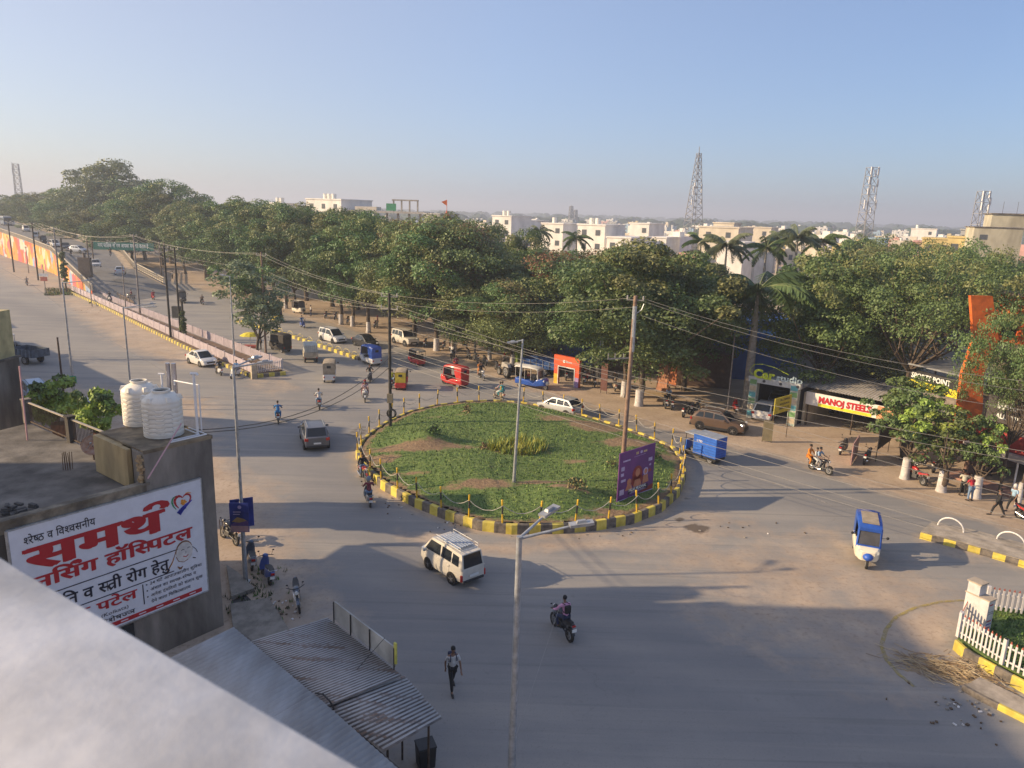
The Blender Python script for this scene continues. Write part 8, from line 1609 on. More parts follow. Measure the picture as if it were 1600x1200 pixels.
# small signs and stalls
def board_sign(name, p0_, p1_, z0_, z1_, m, label, legs=True, tilt=0., cat='sign'):
    a, b = Vector((p0_[0], p0_[1], 0)), Vector((p1_[0], p1_[1], 0)); u = b-a; t = thing(name, label, cat, tuple(a)); q = Vector((0, 0, z0_)); nn_ = Vector((u.y, -u.x, 0)).normalized()
    MB().extr([q, q+u, q+u+Vector((0, 0, z1_-z0_))-nn_*tilt, q+Vector((0, 0, z1_-z0_))-nn_*tilt], nn_*.05).build('panel', m, t)
    if legs:
        for k in (.04, .96): MB().tube([u*k, u*k+Vector((0, 0, z1_))], .03, 6).build('leg', M_IRON, t)
    return t, a, u, nn_
ga, gb = G(1203, 692), G(1229, 683); za, zb__ = zat(648, *ga.xy), zat(626, *ga.xy)
t, a_, u_, n_ = board_sign('yellow_signboard', ga.xy, gb.xy, za, zb__+.15, mat('board_yellow', (.5, .42, .04), .6, 0, .1), 'yellow signboard with dark writing on two thin posts in front of the garage')
for k, (s_, h_) in enumerate((('OIL CHANGE', .2), ('WASHING', .2), ('SERVICE', .2))): put_text(s_, Vector((0, 0, zb__-.15-.33*k))+u_*.28+n_*.05, u_.normalized(), Vz, .15, u_.length*.6, M_TK, 'sign_lettering', t, .03, off=.01)
ga = G(1190, 690); t, *_ = board_sign('barrier_frame', ga.xy, (ga.x+.7, ga.y-.2), .1, 1.7, mat('barrier_olive', (.2, .17, .1), .8), 'narrow upright slatted frame standing left of the yellow signboard')
ga, gb = G(1328, 728), G(1338, 712); board_sign('slanted_board', ga.xy, gb.xy, .05, 1.6, mat('board_pink', (.5, .3, .28), .7, 0, .2), 'small slanted pink and white board between two parked two wheelers')
ga, gb = G(1367, 722), G(1388, 706); board_sign('black_board', ga.xy, gb.xy, .9, 2.7, mat('board_black', (.025, .022, .02), .7), 'large dark board on iron legs standing in front of the scrap heap', cat='board')
ga, gb = G(1378, 700), G(1402, 690); board_sign('olive_board', ga.xy, gb.xy, .5, 2.2, mat('board_olive', (.3, .26, .06), .7), 'dull yellow board just behind the large dark board')
# red arch
ga, gb = G(868, 598), G(903, 606); t = thing('red_arch', 'red and orange printed gate arch with a white logo beside the road', 'arch', (ga.x, ga.y, 0), hdg(ga, gb)+math.pi/2); La = (gb-ga).length; hA = zat(556, ga.x, ga.y)
M_AR = mat('arch_red', (.55, .06, .02), .6, 0, .12, 1, col2=(.6, .1, .02))
for x in (.1, La-.1): MB().box((x, 0, hA/2-.3), (.5, .3, hA-.6)).build('leg', M_AR, t)
MB().box((La/2, 0, hA-.35), (La+.35, .34, 1.0)).build('lintel', M_AR, t)
mb = MB(); 
for x in (.39, La-.39): mb.box((x, -.16, (hA-.9)/2), (.07, .05, hA-.9))
mb.box((La/2, -.16, hA-.92), (La-.7, .05, .08)); mb.build('white_trim', M_WHITE, t)
put_text('Vi Store'.split()[1], (La*.48, -.18, hA-.45), (1, 0, 0), Vz, .2, .75, M_WHITE, 'arch_lettering', t, .03); mb = MB(); mb.disc((La*.40, -.19, hA-.36), (0, 1, 0), .15, .03, 14); mb.build('arch_logo', M_WHITE, t)
for x in (.1, La-.1): MB().box((x, -.16, .5), (.46, .03, 1.0)).build('yellow_panel' if x < 1 else 'violet_panel', mat('arch_yellow', (.65, .4, .03), .6) if x < 1 else mat('arch_violet', (.3, .2, .4), .6), t)
# brown boards and stalls on the dirt
ga, gb = G(1025, 612), G(1042, 617); board_sign('brown_board', ga.xy, gb.xy, .2, 3.3, mat('board_brick', (.3, .14, .08), .8, 0, .2), 'tall leaning brown board, left of two on the dirt', tilt=.4); ga, gb = G(1044, 606), G(1056, 609); board_sign('brown_board', ga.xy, gb.xy, .3, 3.3, mat('board_orange', (.38, .13, .05), .8, 0, .2), 'tall orange brown board, right of two on the dirt')
ga, gb = G(938, 614), G(948, 616); board_sign('stand_board', ga.xy, gb.xy, .3, 3.0, mat('board_dark_red', (.12, .05, .04), .8), 'narrow dark red upright board right of the red arch'); ga, gb = G(926, 606), G(934, 608); board_sign('flag_board', ga.xy, gb.xy, 1.2, 3.6, M_BLK, 'narrow black flag board with red marks next to the red arch')
g = G(1028, 628); t = thing('flat_stall', 'low flat wooden stall with goods standing on the dirt before the brown boards', 'stall', (g.x, g.y, 0), -.3); MB().box((0, 0, .7), (3.2, 1.2, .08)).build('table_top', mat('stall_wood', (.38, .28, .17), .8), t)
for x in (-1.4, 1.4):
    for y in (-.5, .5): MB().tube([(x, y, 0), (x, y, .68)], .04, 5).build('leg', M_IRON, t)
g = G(823, 570); t = thing('green_kiosk', 'green roadside kiosk under the trees behind the blue trailer', 'kiosk', (g.x, g.y, 0), .2); MB().box((0, 0, 1.5), (2.6, 2, 3)).build('wall', mat('kiosk_green', (.16, .24, .04), .8, 0, .2), t); MB().box((0, -.2, 3.05), (3., 2.6, .08)).build('roof', M_GALV, t); MB().box((.2, -1.02, 1.7), (1.4, .05, .9)).build('hatch', M_BLK, t)
g = G(392, 552); t = thing('umbrella_cart', 'vendor cart under a yellow umbrella behind the fenced median', 'cart', (g.x, g.y, 0)); MB().box((0, 0, .8), (1.6, .9, .25)).build('cart_body', mat('cart_red', (.35, .06, .04), .7), t); MB().tube([(0, 0, .9), (0, 0, 2.2)], .03, 6).build('umbrella_pole', M_GALV, t)
mb = MB(); rings = [[(q_*math.cos(2*math.pi*j/10), q_*math.sin(2*math.pi*j/10), z_) for j in range(10)] for q_, z_ in ((.02, 2.45), (.6, 2.35), (1.15, 2.05))]; mb.loft(rings, 0, caps=False); mb.build('umbrella', mat('umbrella_yellow', (.65, .55, .03), .7), t)
for s in (-1, 1): MB().wheel_tyre((s*.8, 0, .35), (1, 0, 0), .35, .06, n=16).build('wheel', M_TY, t)
# orange building, hardware shop at right
oA, oB = at_y(1536, 600, 57), at_y(1660, 600, 50); t = thing('orange_building', 'orange clad building behind the spreading trees at the right edge', 'building', (oA.x, oA.y, 0), hdg(oA, oB)+math.pi/2); Lo = Vector((oB.x-oA.x, oB.y-oA.y)).length; zo = zat(458, oA.x, oA.y); zl = zat(530, oA.x, oA.y)
M_OR = mat('orange_panel_wall', (.55, .11, .02), .6, 0, .12, .6)
MB().box((Lo/2, 4, (zo+zl)/2), (Lo, 8, zo-zl)).build('orange_wall', M_OR, t); MB().box((Lo/2, 4.1, zl/2), (Lo-.2, 7.8, zl)).build('lower_wall', mat('grey_brown_wall', (.2, .17, .15), .9, 0, .2), t); MB().box((Lo/2, 3.9, zo+.1), (Lo+.3, 8.3, .2)).build('roof_slab', M_DCON, t)
for k in range(4): MB().box((1.6+k*2.6, -.03, (zo+zl)/2-.6), (1.4, .08, 1.5)).build('window', M_GL, t)
mb = MB(); pa_ = [at_y(1532, 462, 51), at_y(1539, 530, 50.6), at_y(1518, 585, 50.3), at_y(1514, 640, 50), at_y(1499, 692, 49.6)]; o0 = Vector((oA.x, oA.y, 0)); mi_ = Matrix.Rotation(-t.rotation_euler.z, 3, 'Z')
rings = []
for k, p in enumerate(pa_): w_ = .75+.12*(k % 2); q = [p+Vector((dx, dy, 0)) for dx, dy in ((-w_, -.15), (w_, -.15), (w_, .15), (-w_, .15))]; rings.append([mi_ @ (x-o0) for x in q])
mb = MB(); mb.loft(rings); mb.build('orange_banner', mat('orange_cloth', (.6, .13, .02), .8, 0, .15, 2), t)
hA_, hB_ = G(1498, 742), G(1640, 790)
t = thing('hardware_shop', 'open fronted shop with a red band sign and a white beam at the right edge', 'shop', (hA_.x, hA_.y, 0), hdg(hA_, hB_)+math.pi/2); Lh = Vector((hB_.x-hA_.x, hB_.y-hA_.y)).length; z1 = zat(697, hA_.x, hA_.y); z2 = zat(682, hA_.x, hA_.y)+.3
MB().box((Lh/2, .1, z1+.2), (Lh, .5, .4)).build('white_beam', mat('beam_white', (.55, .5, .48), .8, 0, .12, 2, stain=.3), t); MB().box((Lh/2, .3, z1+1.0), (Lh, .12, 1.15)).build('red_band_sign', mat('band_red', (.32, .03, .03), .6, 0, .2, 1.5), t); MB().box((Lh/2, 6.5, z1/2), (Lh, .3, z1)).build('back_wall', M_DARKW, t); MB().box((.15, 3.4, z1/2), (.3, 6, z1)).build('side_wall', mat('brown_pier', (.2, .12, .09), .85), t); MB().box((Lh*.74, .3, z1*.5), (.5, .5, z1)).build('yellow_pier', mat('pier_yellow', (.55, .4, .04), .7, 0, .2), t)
MB().box((Lh/2, 3.6, z1+.45), (Lh, 6.6, .12)).build('roof', M_DCON, t); MB().box((Lh*.35, -.4, .1), (Lh*.8, 1.4, .2)).build('step', mat('step_pink', (.35, .2, .16), .85), t); MB().tube([(Lh*.62, -.05, .2), (Lh*.62, -.05, z1)], .06, 8).build('white_column', M_WHITE, t)
MB().box((Lh*.62, .25, z1+3.0), (Lh*.9, .2, 1.7)).build('dark_sign', mat('dark_sign', (.06, .05, .05), .6), t)
z3 = z1+3.0; put_text('BARKAT MO', (Lh*.28, .14, z3+.1), (1, 0, 0), Vz, .52, 3.6, mat('sign_white'), 'sign_lettering', t, .05, off=.02); put_text('ALL TYPES OF WOOD', (Lh*.28, .14, z3-.55), (1, 0, 0), Vz, .3, 3.8, mat('sign_white'), 'sign_lettering', t, .03, off=.02); put_text('HARDWARE SHOPPE'.split()[0], (Lh*.35, .22, z1+.9), (1, 0, 0), Vz, .22, 1.9, mat('sign_white'), 'band_lettering', t, .02, off=.03) if False else None
# yellow/black shop behind trees
ya_, yb2 = at_y(1416, 590, 58), at_y(1500, 605, 53.5); t = thing('sports_shop', 'low shop with a yellow strip sign half hidden by leaves', 'shop', (ya_.x, ya_.y, 0), hdg(ya_, yb2)+math.pi/2); Ly = Vector((yb2.x-ya_.x, yb2.y-ya_.y)).length; zy = ya_.z
MB().box((Ly/2, 0, zy-.3), (Ly, .1, .6)).build('yellow_sign', mat('sign_yellow'), t); MB().box((Ly/2, .02, zy+.4), (Ly, .1, .8)).build('black_sign', M_BLK, t); MB().box((Ly/2, 3, (zy-.6)/2), (Ly, 5.9, zy-.6)).build('wall', mat('grey_brown_wall'), t); MB().box((Ly/2, 3, zy+1.2), (Ly+.4, 6.4, .12)).build('roof', mat('shop_roof'), t)
put_text('SPORTS POINT', (.5, -.06, zy+.2), (1, 0, 0), Vz, .4, Ly*.75, mat('sign_white'), 'sign_lettering', t, .03); put_text('WHOLESALE GENERAL', (.3, -.06, zy-.42), (1, 0, 0), Vz, .26, Ly*.85, M_TK, 'sign_lettering', t, .03)
# sheds behind the tree row
def box_bld(px0, px1, y, topy, depth, wallm, label, name='house', cat='house', group=None, roofm=None, win=True, z_over=None, ang=0., tanks=0, base=0.):
    a, b = at_y(px0, 400, y), at_y(px1, 400, y); W_ = b.x-a.x; cx = (a.x+b.x)/2; h = z_over or zat(topy, cx, y); t = thing(name, label, cat, (cx, y, 0), ang, group)
    MB().box((0, depth/2, h/2), (W_, depth, h)).build('wall', wallm, t); MB().box((0, depth/2, h+.15), (W_+.4, depth+.4, .3)).build('roof', roofm or wallm, t)
    if win:
        ns_ = max(1, int(h/3.2)); nw = max(2, int(W_/3.5))
        for s_ in range(ns_):
            for k in range(min(nw, 6)):
                if rnd.random() < .75: MB().box((-W_/2+W_*(k+.5)/min(nw, 6), -.03, h-1.7-3.2*s_), (1.2, .1, 1.3)).build('window', M_GLS, t)
    for k in range(tanks): MB().disc((-W_*.3+k*1.6, depth*.4, h+1.0), (0, 0, 1), .65, 1.4, 12).build('roof_tank', mat('tank_white', (.7, .68, .62), .6), t)
    return t, h
M_GLS = mat('window_shade', (.08, .09, .10), .4); M_BLS = mat('blue_sheet', (.05, .14, .42), .5, .2, .15, .5); M_HW = mat('house_white', (.74, .71, .66), .85, 0, .07, .5, stain=.12); M_HC = mat('house_cream', (.62, .55, .44), .85, 0, .08, .5, stain=.12); M_HY = mat('house_yellow', (.55, .44, .2), .85, 0, .08, .5, stain=.12); M_HG = mat('house_grey', (.36, .36, .35), .85, 0, .12, .5, stain=.25); M_HP = mat('house_pink', (.52, .3, .26), .85, 0, .08, .5); M_HB = mat('house_blue', (.3, .42, .52), .85, 0, .08, .5)
for px0, px1, y, z_, m_, lb in ((835, 935, 82, 7.5, M_BLS, 'blue sheet shed behind the rusty red tree'), (1020, 1130, 80, 6.5, M_BLS, 'blue sheet shed behind the dense tree left of the palms'), (1130, 1260, 76, 6.0, M_BLS, 'bright blue shed behind the drooping palm'), (600, 760, 122, 5, M_HC, 'cream shed behind the parked motorcycles and the trees'), (450, 590, 135, 4.5, M_HG, 'grey shed behind the whitewashed trunks'), (1240, 1420, 80, 5.2, M_HG, 'long grey roofed shed behind the steel shop'), (1420, 1530, 76, 8, M_HG, 'grey building with pale walls behind the wide flat topped tree'), (960, 1060, 78, 3.2, mat('shed_brown', (.12, .08, .06), .9), 'low dark brown shed behind the forked white trunks'), (1070, 1160, 72, 3.2, mat('shed_brown'), 'low dark shed with a yellow board left of the garage')):
    box_bld(px0, px1, y, 0, 8, m_, lb, 'shed', 'shed', 'sheds behind the tree row', z_over=z_, win=False, ang=-.2)

# ---------------------------------------------------------------- town behind
NB = [(470, 545, 205, 312, 12, M_HW, 'pale flat roofed block with white rooftop tanks above the trees', 3), (418, 440, 215, 318, 8, M_HW, 'narrow block carrying two white rooftop tanks at left', 2), (260, 280, 320, 312, 8, M_HW, 'pale house just right of the far left grove', 0), (110, 128, 420, 303, 8, mat('house_peach', (.5, .32, .2), .85), 'small peach coloured house above the trees at far left', 0), (660, 690, 190, 335, 8, M_HG, 'grey roof between the unfinished block and the temple spire', 0),
      (765, 800, 230, 338, 12, M_HW, 'white house with rooftop tanks right of the temple tree', 2), (798, 830, 260, 345, 12, M_HW, 'white house behind the dark blue green tree', 0), (842, 880, 200, 350, 12, M_HW, 'white two storey house left of the lone palm', 1), (898, 945, 180, 352, 12, M_HW, 'bright white house with a blank side wall right of the lone palm', 2), (945, 985, 170, 372, 12, M_HW, 'low white house with a dark doorway behind the roadside trees', 0), (980, 1012, 210, 350, 12, M_HW, 'bright white house directly left of the tall lattice mast', 0), (1010, 1040, 190, 372, 10, M_HW, 'white house with a grey roof left of the tall lattice mast', 0), (1088, 1150, 190, 356, 14, M_HC, 'large cream windowless building right of the tall lattice mast', 0), (1110, 1142, 215, 349, 8, M_HC, 'cream upper block behind the large cream building', 0), (1120, 1160, 150, 380, 8, M_HW, 'pale low house behind the bare trunked palm', 0), (1160, 1200, 240, 356, 10, M_HC, 'cream terrace roof beyond the upright palm', 0),
      (1420, 1455, 330, 358, 12, M_HW, 'long white house right of the thick phone mast', 1), (1440, 1480, 150, 374, 10, M_HY, 'yellow house with a parapet before the concrete water building', 0), (1480, 1520, 135, 372, 10, M_HY, 'pale yellow curved house left of the concrete water building', 0), (1300, 1345, 160, 384, 8, M_HY, 'yellow wall peeping through the trees below the thick mast', 0), (1355, 1378, 170, 374, 8, M_HB, 'small blue and white house under the flat topped tree', 0), (1425, 1438, 180, 378, 8, M_HP, 'small pink house before the yellow one', 0), (1497, 1522, 170, 360, 8, M_HG, 'brown grey block touching the concrete water building', 0)]
for px0, px1, y, tp, dp, m_, lb, tk in NB: box_bld(px0, px1, y, tp, dp, m_, lb, group='houses of the town', tanks=tk, ang=-.55)
# unfinished concrete block
a, b = at_y(545, 330, 195), at_y(662, 330, 195); cx = (a.x+b.x)/2; W_ = b.x-a.x; t = thing('unfinished_building', 'unfinished concrete frame building with open top floor columns above the trees', 'building', (cx, 195, 0), -.12); h1 = zat(332, cx, 195); h0_ = zat(323, cx, 195); h2 = zat(315, cx+6, 195)
MB().box((0, 5, h1/2-1.6), (W_, 10, h1-3.2)).build('wall', M_HG, t); MB().box((0, 5, h1+.1), (W_+1, 11, .5)).build('floor_slab', mat('slab_pale', (.45, .42, .37), .85), t)
for k in range(7): MB().box((-W_/2+.8+k*(W_-1.6)/6, .6, h1-1.6), (.5, .5, 3.2)).build('column', M_CON, t)
for k in range(4): MB().box((W_*.08+k*W_*.11, 1.5, (h1+h2)/2+.2), (.35, .35, h2-h1)).build('column', M_CON, t)
MB().box((W_*.24, 1.5, h2+.3), (W_*.36, .6, .35)).build('top_beam', M_CON, t); MB().box((W_*.05, 1.2, h1+1.4), (2.6, .1, 1.8)).build('green_netting', mat('netting_green', (.05, .25, .12), .8), t); MB().box((-W_*.3, 3, h1+.9), (W_*.3, 4, .9)).build('parapet', M_HC, t)
# temple spire
c = at_y(698, 348, 175); zt_ = zat(333, c.x, 175); t = thing('temple_spire', 'slender orange temple spire with a flag rising out of the trees', 'temple', (c.x, 175, 0)); M_TS = mat('temple_orange', (.5, .1, .04), .7)
mb = MB(); mb.box((0, 0, 6), (4, 4, 12)); mb.build('base', M_TS, t); rings = [[(q_*math.cos(math.pi/4+j*math.pi/4), q_*math.sin(math.pi/4+j*math.pi/4), z_) for j in range(8)] for q_, z_ in ((1.5, 12), (1.45, zt_-5), (1.2, zt_-2.6), (.8, zt_-1), (.35, zt_), (.1, zt_+.6))]; mb = MB(); mb.loft(rings); mb.build('spire', M_TS, t)
MB().tube([(0, 0, zt_+.4), (0, 0, zt_+3)], .06, 5).build('flag_staff', M_TS, t); MB().extr([(0, 0, zt_+1.6), (0, 0, zt_+3), (-1.3, 0, zt_+2.5)], (0, .05, 0)).build('flag', mat('flag_orange', (.7, .15, .02), .7), t)
# concrete water building right
a, b = at_y(1522, 380, 128), at_y(1592, 380, 128); cx = (a.x+b.x)/2; W_ = b.x-a.x; t = thing('water_building', 'tall weathered concrete building with a blocky rooftop water tank at the right horizon', 'building', (cx, 128, 0), -.35); hb_ = zat(356, cx, 128); ht_ = zat(335, cx, 128); M_WB = mat('weathered_cream', (.46, .43, .33), .85, 0, .15, .4, stain=.6, streak=(1, 1, .3))
MB().box((0, 3.5, hb_/2), (W_*.95, 7, hb_)).build('wall', M_WB, t); MB().box((W_*.17, 3.2, (hb_+ht_)/2+.1), (W_*.66, 5.5, ht_-hb_-.1)).build('rooftop_tank', M_WB, t); MB().box((W_*.17, 3.2, ht_+.1), (W_*.72, 6, .2)).build('tank_lid', M_DCON, t); MB().box((0, 3.5, hb_+.06), (W_, 7.4, .14)).build('roof_ledge', M_DCON, t)
MB().box((-W_*.28, -.02, hb_-1.6), (1.1, .12, .8)).build('window', M_GLS, t)
for x in (.1, .38): MB().tube([(W_*x, 3, ht_), (W_*x, 3, ht_+2.2)], .03, 4).build('rod', M_IRON, t)
# masts
M_MST = mat('mast_grey', (.24, .24, .25), .6, .4, .1); M_ANT = mat('antenna_white', (.62, .62, .62), .5)
def mast(px, y, topy, w0, w1, label, panels, name='phone_mast', secs=12, tip=0.):
    c = at_y(px, 340, y); h = zat(topy, c.x, y); t = thing(name, label, 'phone mast', (c.x, y, 0), .4, 'phone masts on the horizon'); mb = MB(); cw = lambda u: w0+(w1-w0)*u; r_ = max(.05, y*.00033)
    L4 = [(-1, -1), (1, -1), (1, 1), (-1, 1)]; hh = h-tip
    for (sx_, sy_) in L4: mb.tube([(sx_*w0/2, sy_*w0/2, 0), (sx_*w1/2, sy_*w1/2, hh)], r_*1.4, 4)
    for k in range(secs):
        u0, u1 = k/secs, (k+1)/secs
        for i in range(4):
            a, b = L4[i], L4[(i+1) % 4]; mb.tube([(a[0]*cw(u0)/2, a[1]*cw(u0)/2, hh*u0), (b[0]*cw(u1)/2, b[1]*cw(u1)/2, hh*u1)], r_*.8, 3); mb.tube([(b[0]*cw(u0)/2, b[1]*cw(u0)/2, hh*u0), (a[0]*cw(u1)/2, a[1]*cw(u1)/2, hh*u1)], r_*.8, 3); mb.tube([(a[0]*cw(u1)/2, a[1]*cw(u1)/2, hh*u1), (b[0]*cw(u1)/2, b[1]*cw(u1)/2, hh*u1)], r_*.8, 3)
    if tip: mb.tube([(0, 0, hh), (0, 0, h)], r_*1.5, 4)
    mb.build('lattice', M_MST, t)
    for (u, dx, dy, sz) in panels: MB().box((dx, dy, h*u), (.45, .3, sz)).build('antenna', M_ANT, t)
    return t
mast(1084, 300, 229, 7, 1.3, 'tall tapering lattice mast with a pointed tip, the highest on the horizon', [(.62, -1.9, -1, 3.2), (.64, 1.9, -1, 3.2), (.66, -1.4, -1, 2.4), (.52, -2.2, -1, 2.2), (.53, 2.2, -1, 2.2)], secs=16, tip=2.5)
mast(1353, 250, 262, 4.4, 2.6, 'thick phone mast crowded with white antennas right of the palms', [(.97, -1.6, -1.2, 2.4), (.97, 1.6, -1.2, 2.6), (.95, 0, -1.5, 2.2), (.88, -1.9, -1.2, 2.2), (.86, 1.9, -1.2, 2.4), (.8, .2, -1.6, 2), (.78, -1.9, -1.2, 2), (.72, 1.4, -1.5, 2.0), (.66, -2.6, -1.2, 2.8), (.66, 2.4, -1.2, 2.8), (.6, 0, -1.6, 2)], secs=12)
mast(1531, 200, 299, 3.2, 2.2, 'short phone mast with white antennas behind the concrete water building', [(.95, -1.5, -1, 2.6), (.97, 1.0, -1, 1.8), (.9, 1.6, -1, 2), (.85, -1.4, -1, 2), (.82, 1.3, -1, 2.4)], secs=9)
mast(34, 560, 256, 5, 3.5, 'hazy phone mast far away at the left edge', [(.96, -2, -1, 5), (.95, 2, -1, 4), (.85, 2, -1, 4), (.88, -2.2, -1, 4)], secs=10)
mast(892, 900, 322, 6, 3, 'faint thin mast in the far haze left of the tall lattice mast', [(.95, 0, -1, 5)], secs=8); mast(899, 960, 328, 5, 3, 'fainter small mast beside the thin one in the far haze', [(.95, 0, -1, 4)], secs=7)
# far town houses: each its own object
hp = []
for i, (m_, nm) in enumerate(((M_HW, 'white'), (M_HC, 'cream'), (M_HG, 'grey'), (M_HY, 'yellow'), (M_HB, 'pale blue'), (M_HP, 'pink'))):
    for v in range(2):
        mb = MB(); w_, d_ = 11+v*4, 10; h = 6.5+v*2.8; mb.box((0, 0, h/2), (w_, d_, h), 0)
        for k in range(3):
            for s_ in range(2+v): mb.box((-w_*.33+w_*.33*k, -d_/2-.03, 1.8+3*s_), (1.5, .1, 1.5), 1)
            for s_ in range(2+v): mb.box((-w_/2-.03, -3+3*k, 1.8+3*s_), (.1, 1.4, 1.4), 1)
        for q in ((0, -d_/2+.15, w_, .3), (0, d_/2-.15, w_, .3), (-w_/2+.15, 0, .3, d_-.6), (w_/2-.15, 0, .3, d_-.6)): mb.box((q[0], q[1], h+.45), (q[2], q[3], .9), 0)
        mb.box((w_*.2, d_*.15, h+1.3), (3.5, 3.5, 2.6), 0); mb.box((-w_*.2, 0, h+1.0), (3, .8, .1), 2); mb.disc((-w_*.2, 0, h+1.2), (0, 0, 1), .8, 1.6, 10, 3)
        hp.append((mb.mesh('house', [m_, M_GLS, M_DCON, mat('tank_white' if v else 'tank_black', (.7, .68, .62) if v else (.03, .03, .03), .6)]), nm, v))
used_h = []; rh = random.Random(21)
for k in range(1600):
    if len(used_h) >= 270: break
    px = rh.uniform(560, 1600) if rh.random() < .93 else rh.uniform(0, 560); y = 190*math.exp(rh.uniform(0, 1.9)); c = at_y(px, 340, y)
    if any((c.x-q[0])**2+(y-q[1])**2 < 17**2 for q in used_h): continue
    if px < 620 and y < 420: continue
    used_h.append((c.x, y)); wts = [10, 6, 2, 2, 1, 1]; i = rh.choices(range(6), wts)[0]*2+rh.randrange(2); me, nm, v = hp[i]
    o = bpy.data.objects.new('town_house', me); COL.objects.link(o); o.location = (c.x, y, 0); o.rotation_euler.z = rh.uniform(-.85, -.5); s_ = rh.uniform(.65, 1.05); o.scale = (s_, s_, rh.uniform(.75, 1.05))
    where = [w_ for q_, w_ in ((620, 'left of the unfinished block'), (700, 'just left of the temple spire'), (800, 'right of the temple spire'), (895, 'left of the lone palm'), (1000, 'right of the lone palm'), (1084, 'just left of the lattice mast'), (1232, 'above the palm group'), (1353, 'left of the thick mast'), (1450, 'just right of the thick mast'), (1525, 'left of the water building'), (1e4, 'at the right horizon')) if px < q_][0]
    dd_ = [w_ for q_, w_ in ((240, 'nearest'), (330, 'near'), (470, 'middle distance'), (700, 'far'), (900, 'hazy far'), (1e5, 'very distant hazy')) if y < q_][0]
    tag(o, f'{dd_} {nm} {"taller" if v else "low"} flat roofed town house {where}', 'house', 'houses of the far town')
# town trees
rt = random.Random(5); n_ = 0
for k in range(600):
    if n_ >= 75: break
    px = rt.uniform(300, 1640); y = 180*math.exp(rt.uniform(0, 1.7)); c = at_y(px, 340, y)
    if any((c.x-q[0])**2+(y-q[1])**2 < 12**2 for q in used_h): continue
    if y < 260 and 760 < px < 1200: continue
    n_ += 1; used_h.append((c.x, y)); tv = TV['Q']; where = 'in the left half of the photo' if px < 800 else 'left of the tall lattice mast' if px < 1084 else 'between the two tallest masts' if px < 1353 else 'right of the thick phone mast'
    lab = f'{"nearer" if y < 350 else "distant" if y < 600 else "hazy far"} green tree among the town houses {where}'; s_ = rt.uniform(.55, .95); tt = tv[0] if not tv[1] else dup(tv[0], (0, 0, 0), 0, lab, 'trees among the town houses'); tv[1] = True
    tt.location = (c.x, y, -1); tt.rotation_euler.z = rt.uniform(0, 6); tt['label'] = lab; tt['group'] = 'trees among the town houses'; tt['category'] = 'tree'; tt.scale = (s_*1.1, s_*1.1, s_*.85)
# far woods as one mass
g_ = np.random.default_rng(9); V, F = [], []; mb = MB()
for k in range(700):
    a = R(g_.uniform(-52, 52)); q = 900*math.exp(g_.uniform(0, 1.5)); x, y = q*math.sin(a), q*math.cos(a); r_ = g_.uniform(8, 20)*(1+q/4000); h = g_.uniform(7, 13)*(1+q/7000)
    n = 9; rings = [[(x+r_*s_*(1+.25*math.sin(j*2.3+k))*math.cos(2*math.pi*j/n), y+r_*s_*(1+.25*math.cos(j*1.7+k))*math.sin(2*math.pi*j/n), z_*h*(1+.12*math.sin(j*3+k))) for j in range(n)] for s_, z_ in ((.9, 0), (1.0, .45), (.75, .82), (.3, 1.0))]; mb.loft(rings)
o = mb.build('distant_woods', mat('far_foliage', (.035, .06, .025), .9, 0, .3, .05, bump=1., bscale=.3)); tag(o, 'hazy belt of trees along the horizon beyond the town', 'woods', kind='stuff')
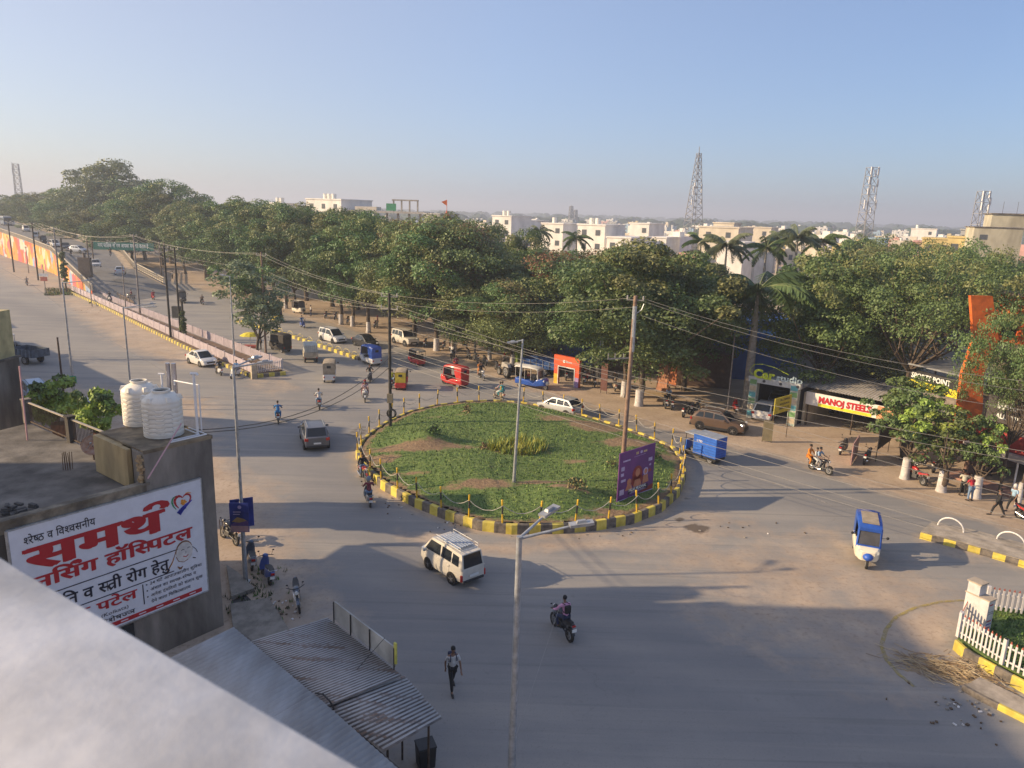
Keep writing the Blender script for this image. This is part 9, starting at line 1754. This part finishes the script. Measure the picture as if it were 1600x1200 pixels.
# ground cover under the tree row
# unseen buildings inferred from the road's shade bands, placed and sized to cast them
def side_bld(poly, h, label):
    c = Vector((sum(p[0] for p in poly)/len(poly), sum(p[1] for p in poly)/len(poly), 0)); t = thing('unseen_shade_building', label, 'building', tuple(c)); q = [(p[0]-c.x, p[1]-c.y) for p in poly]
    mb = MB(); mb.prism(q, 0, h); mb.build('wall', M_HC, t); mb = MB()
    for i in range(len(q)):
        a, b = Vector((*q[i], 0)), Vector((*q[(i+1) % len(q)], 0)); L_ = (b-a).length; ang = math.atan2((b-a).y, (b-a).x)
        for s_ in range(int(h/3.2)):
            for k in range(int(L_/3)): p = a.lerp(b, (k+.5)/int(L_/3)); mb.box((p.x, p.y, 1.8+3.2*s_), (1.3, .12, 1.4), 0, ang)
    mb.build('window', M_GLS, t); mb = MB()
    for i in range(len(q)): mb.beam(Vector((*q[i], h+.4)), Vector((*q[(i+1) % len(q)], h+.4)), .2, .8)
    mb.build('roof_parapet', M_HG, t)
side_bld([(-46, 6), (-29, 6), (-29, 24.7), (-46, 24.7)], 18.3, 'unseen tall cream block beyond the left edge, sized to shade the near road')
side_bld([(-60, 44.6), (-41, 44.6), (-41, 51.5), (-60, 54)], 11., 'unseen cream block beyond the left edge, placed to shade the road left of the roundabout')
side_bld([(-60, 56.5), (-44, 56.5), (-73, 83), (-90, 83)], 6.2, 'unseen low slant fronted cream block beyond the left edge, shaped to shade the road')
side_bld([(-100, 92), (-88, 92), (-103, 108), (-120, 108)], 9, 'unseen cream block farther along beyond the left edge, placed to shade the road')
# ---------------------------------------------------------------- haze
mb = MB(); mb.box((0, 0, 31), (15400, 15400, 64)); o = mb.build('haze', None if False else [bpy.data.materials.new('haze_air')]); m = o.data.materials[0]; m.use_nodes = True; nt_ = m.node_tree
for n_ in list(nt_.nodes):
    if n_.type == 'BSDF_PRINCIPLED': nt_.nodes.remove(n_)
pvn = nt_.nodes.new('ShaderNodeVolumePrincipled'); pvn.inputs['Color'].default_value = (.82, .88, 1, 1); pvn.inputs['Density'].default_value = .0006; pvn.inputs['Anisotropy'].default_value = .2; nt_.links.new(pvn.outputs[0], nt_.nodes['Material Output'].inputs['Volume']); tag(o, kind='stuff', label='thin pale haze over the whole town', cat='haze')
for k_, tv in TV.items():
    if not tv[1]:
        for c in list(tv[0].children): bpy.data.objects.remove(c)
        bpy.data.objects.remove(tv[0])
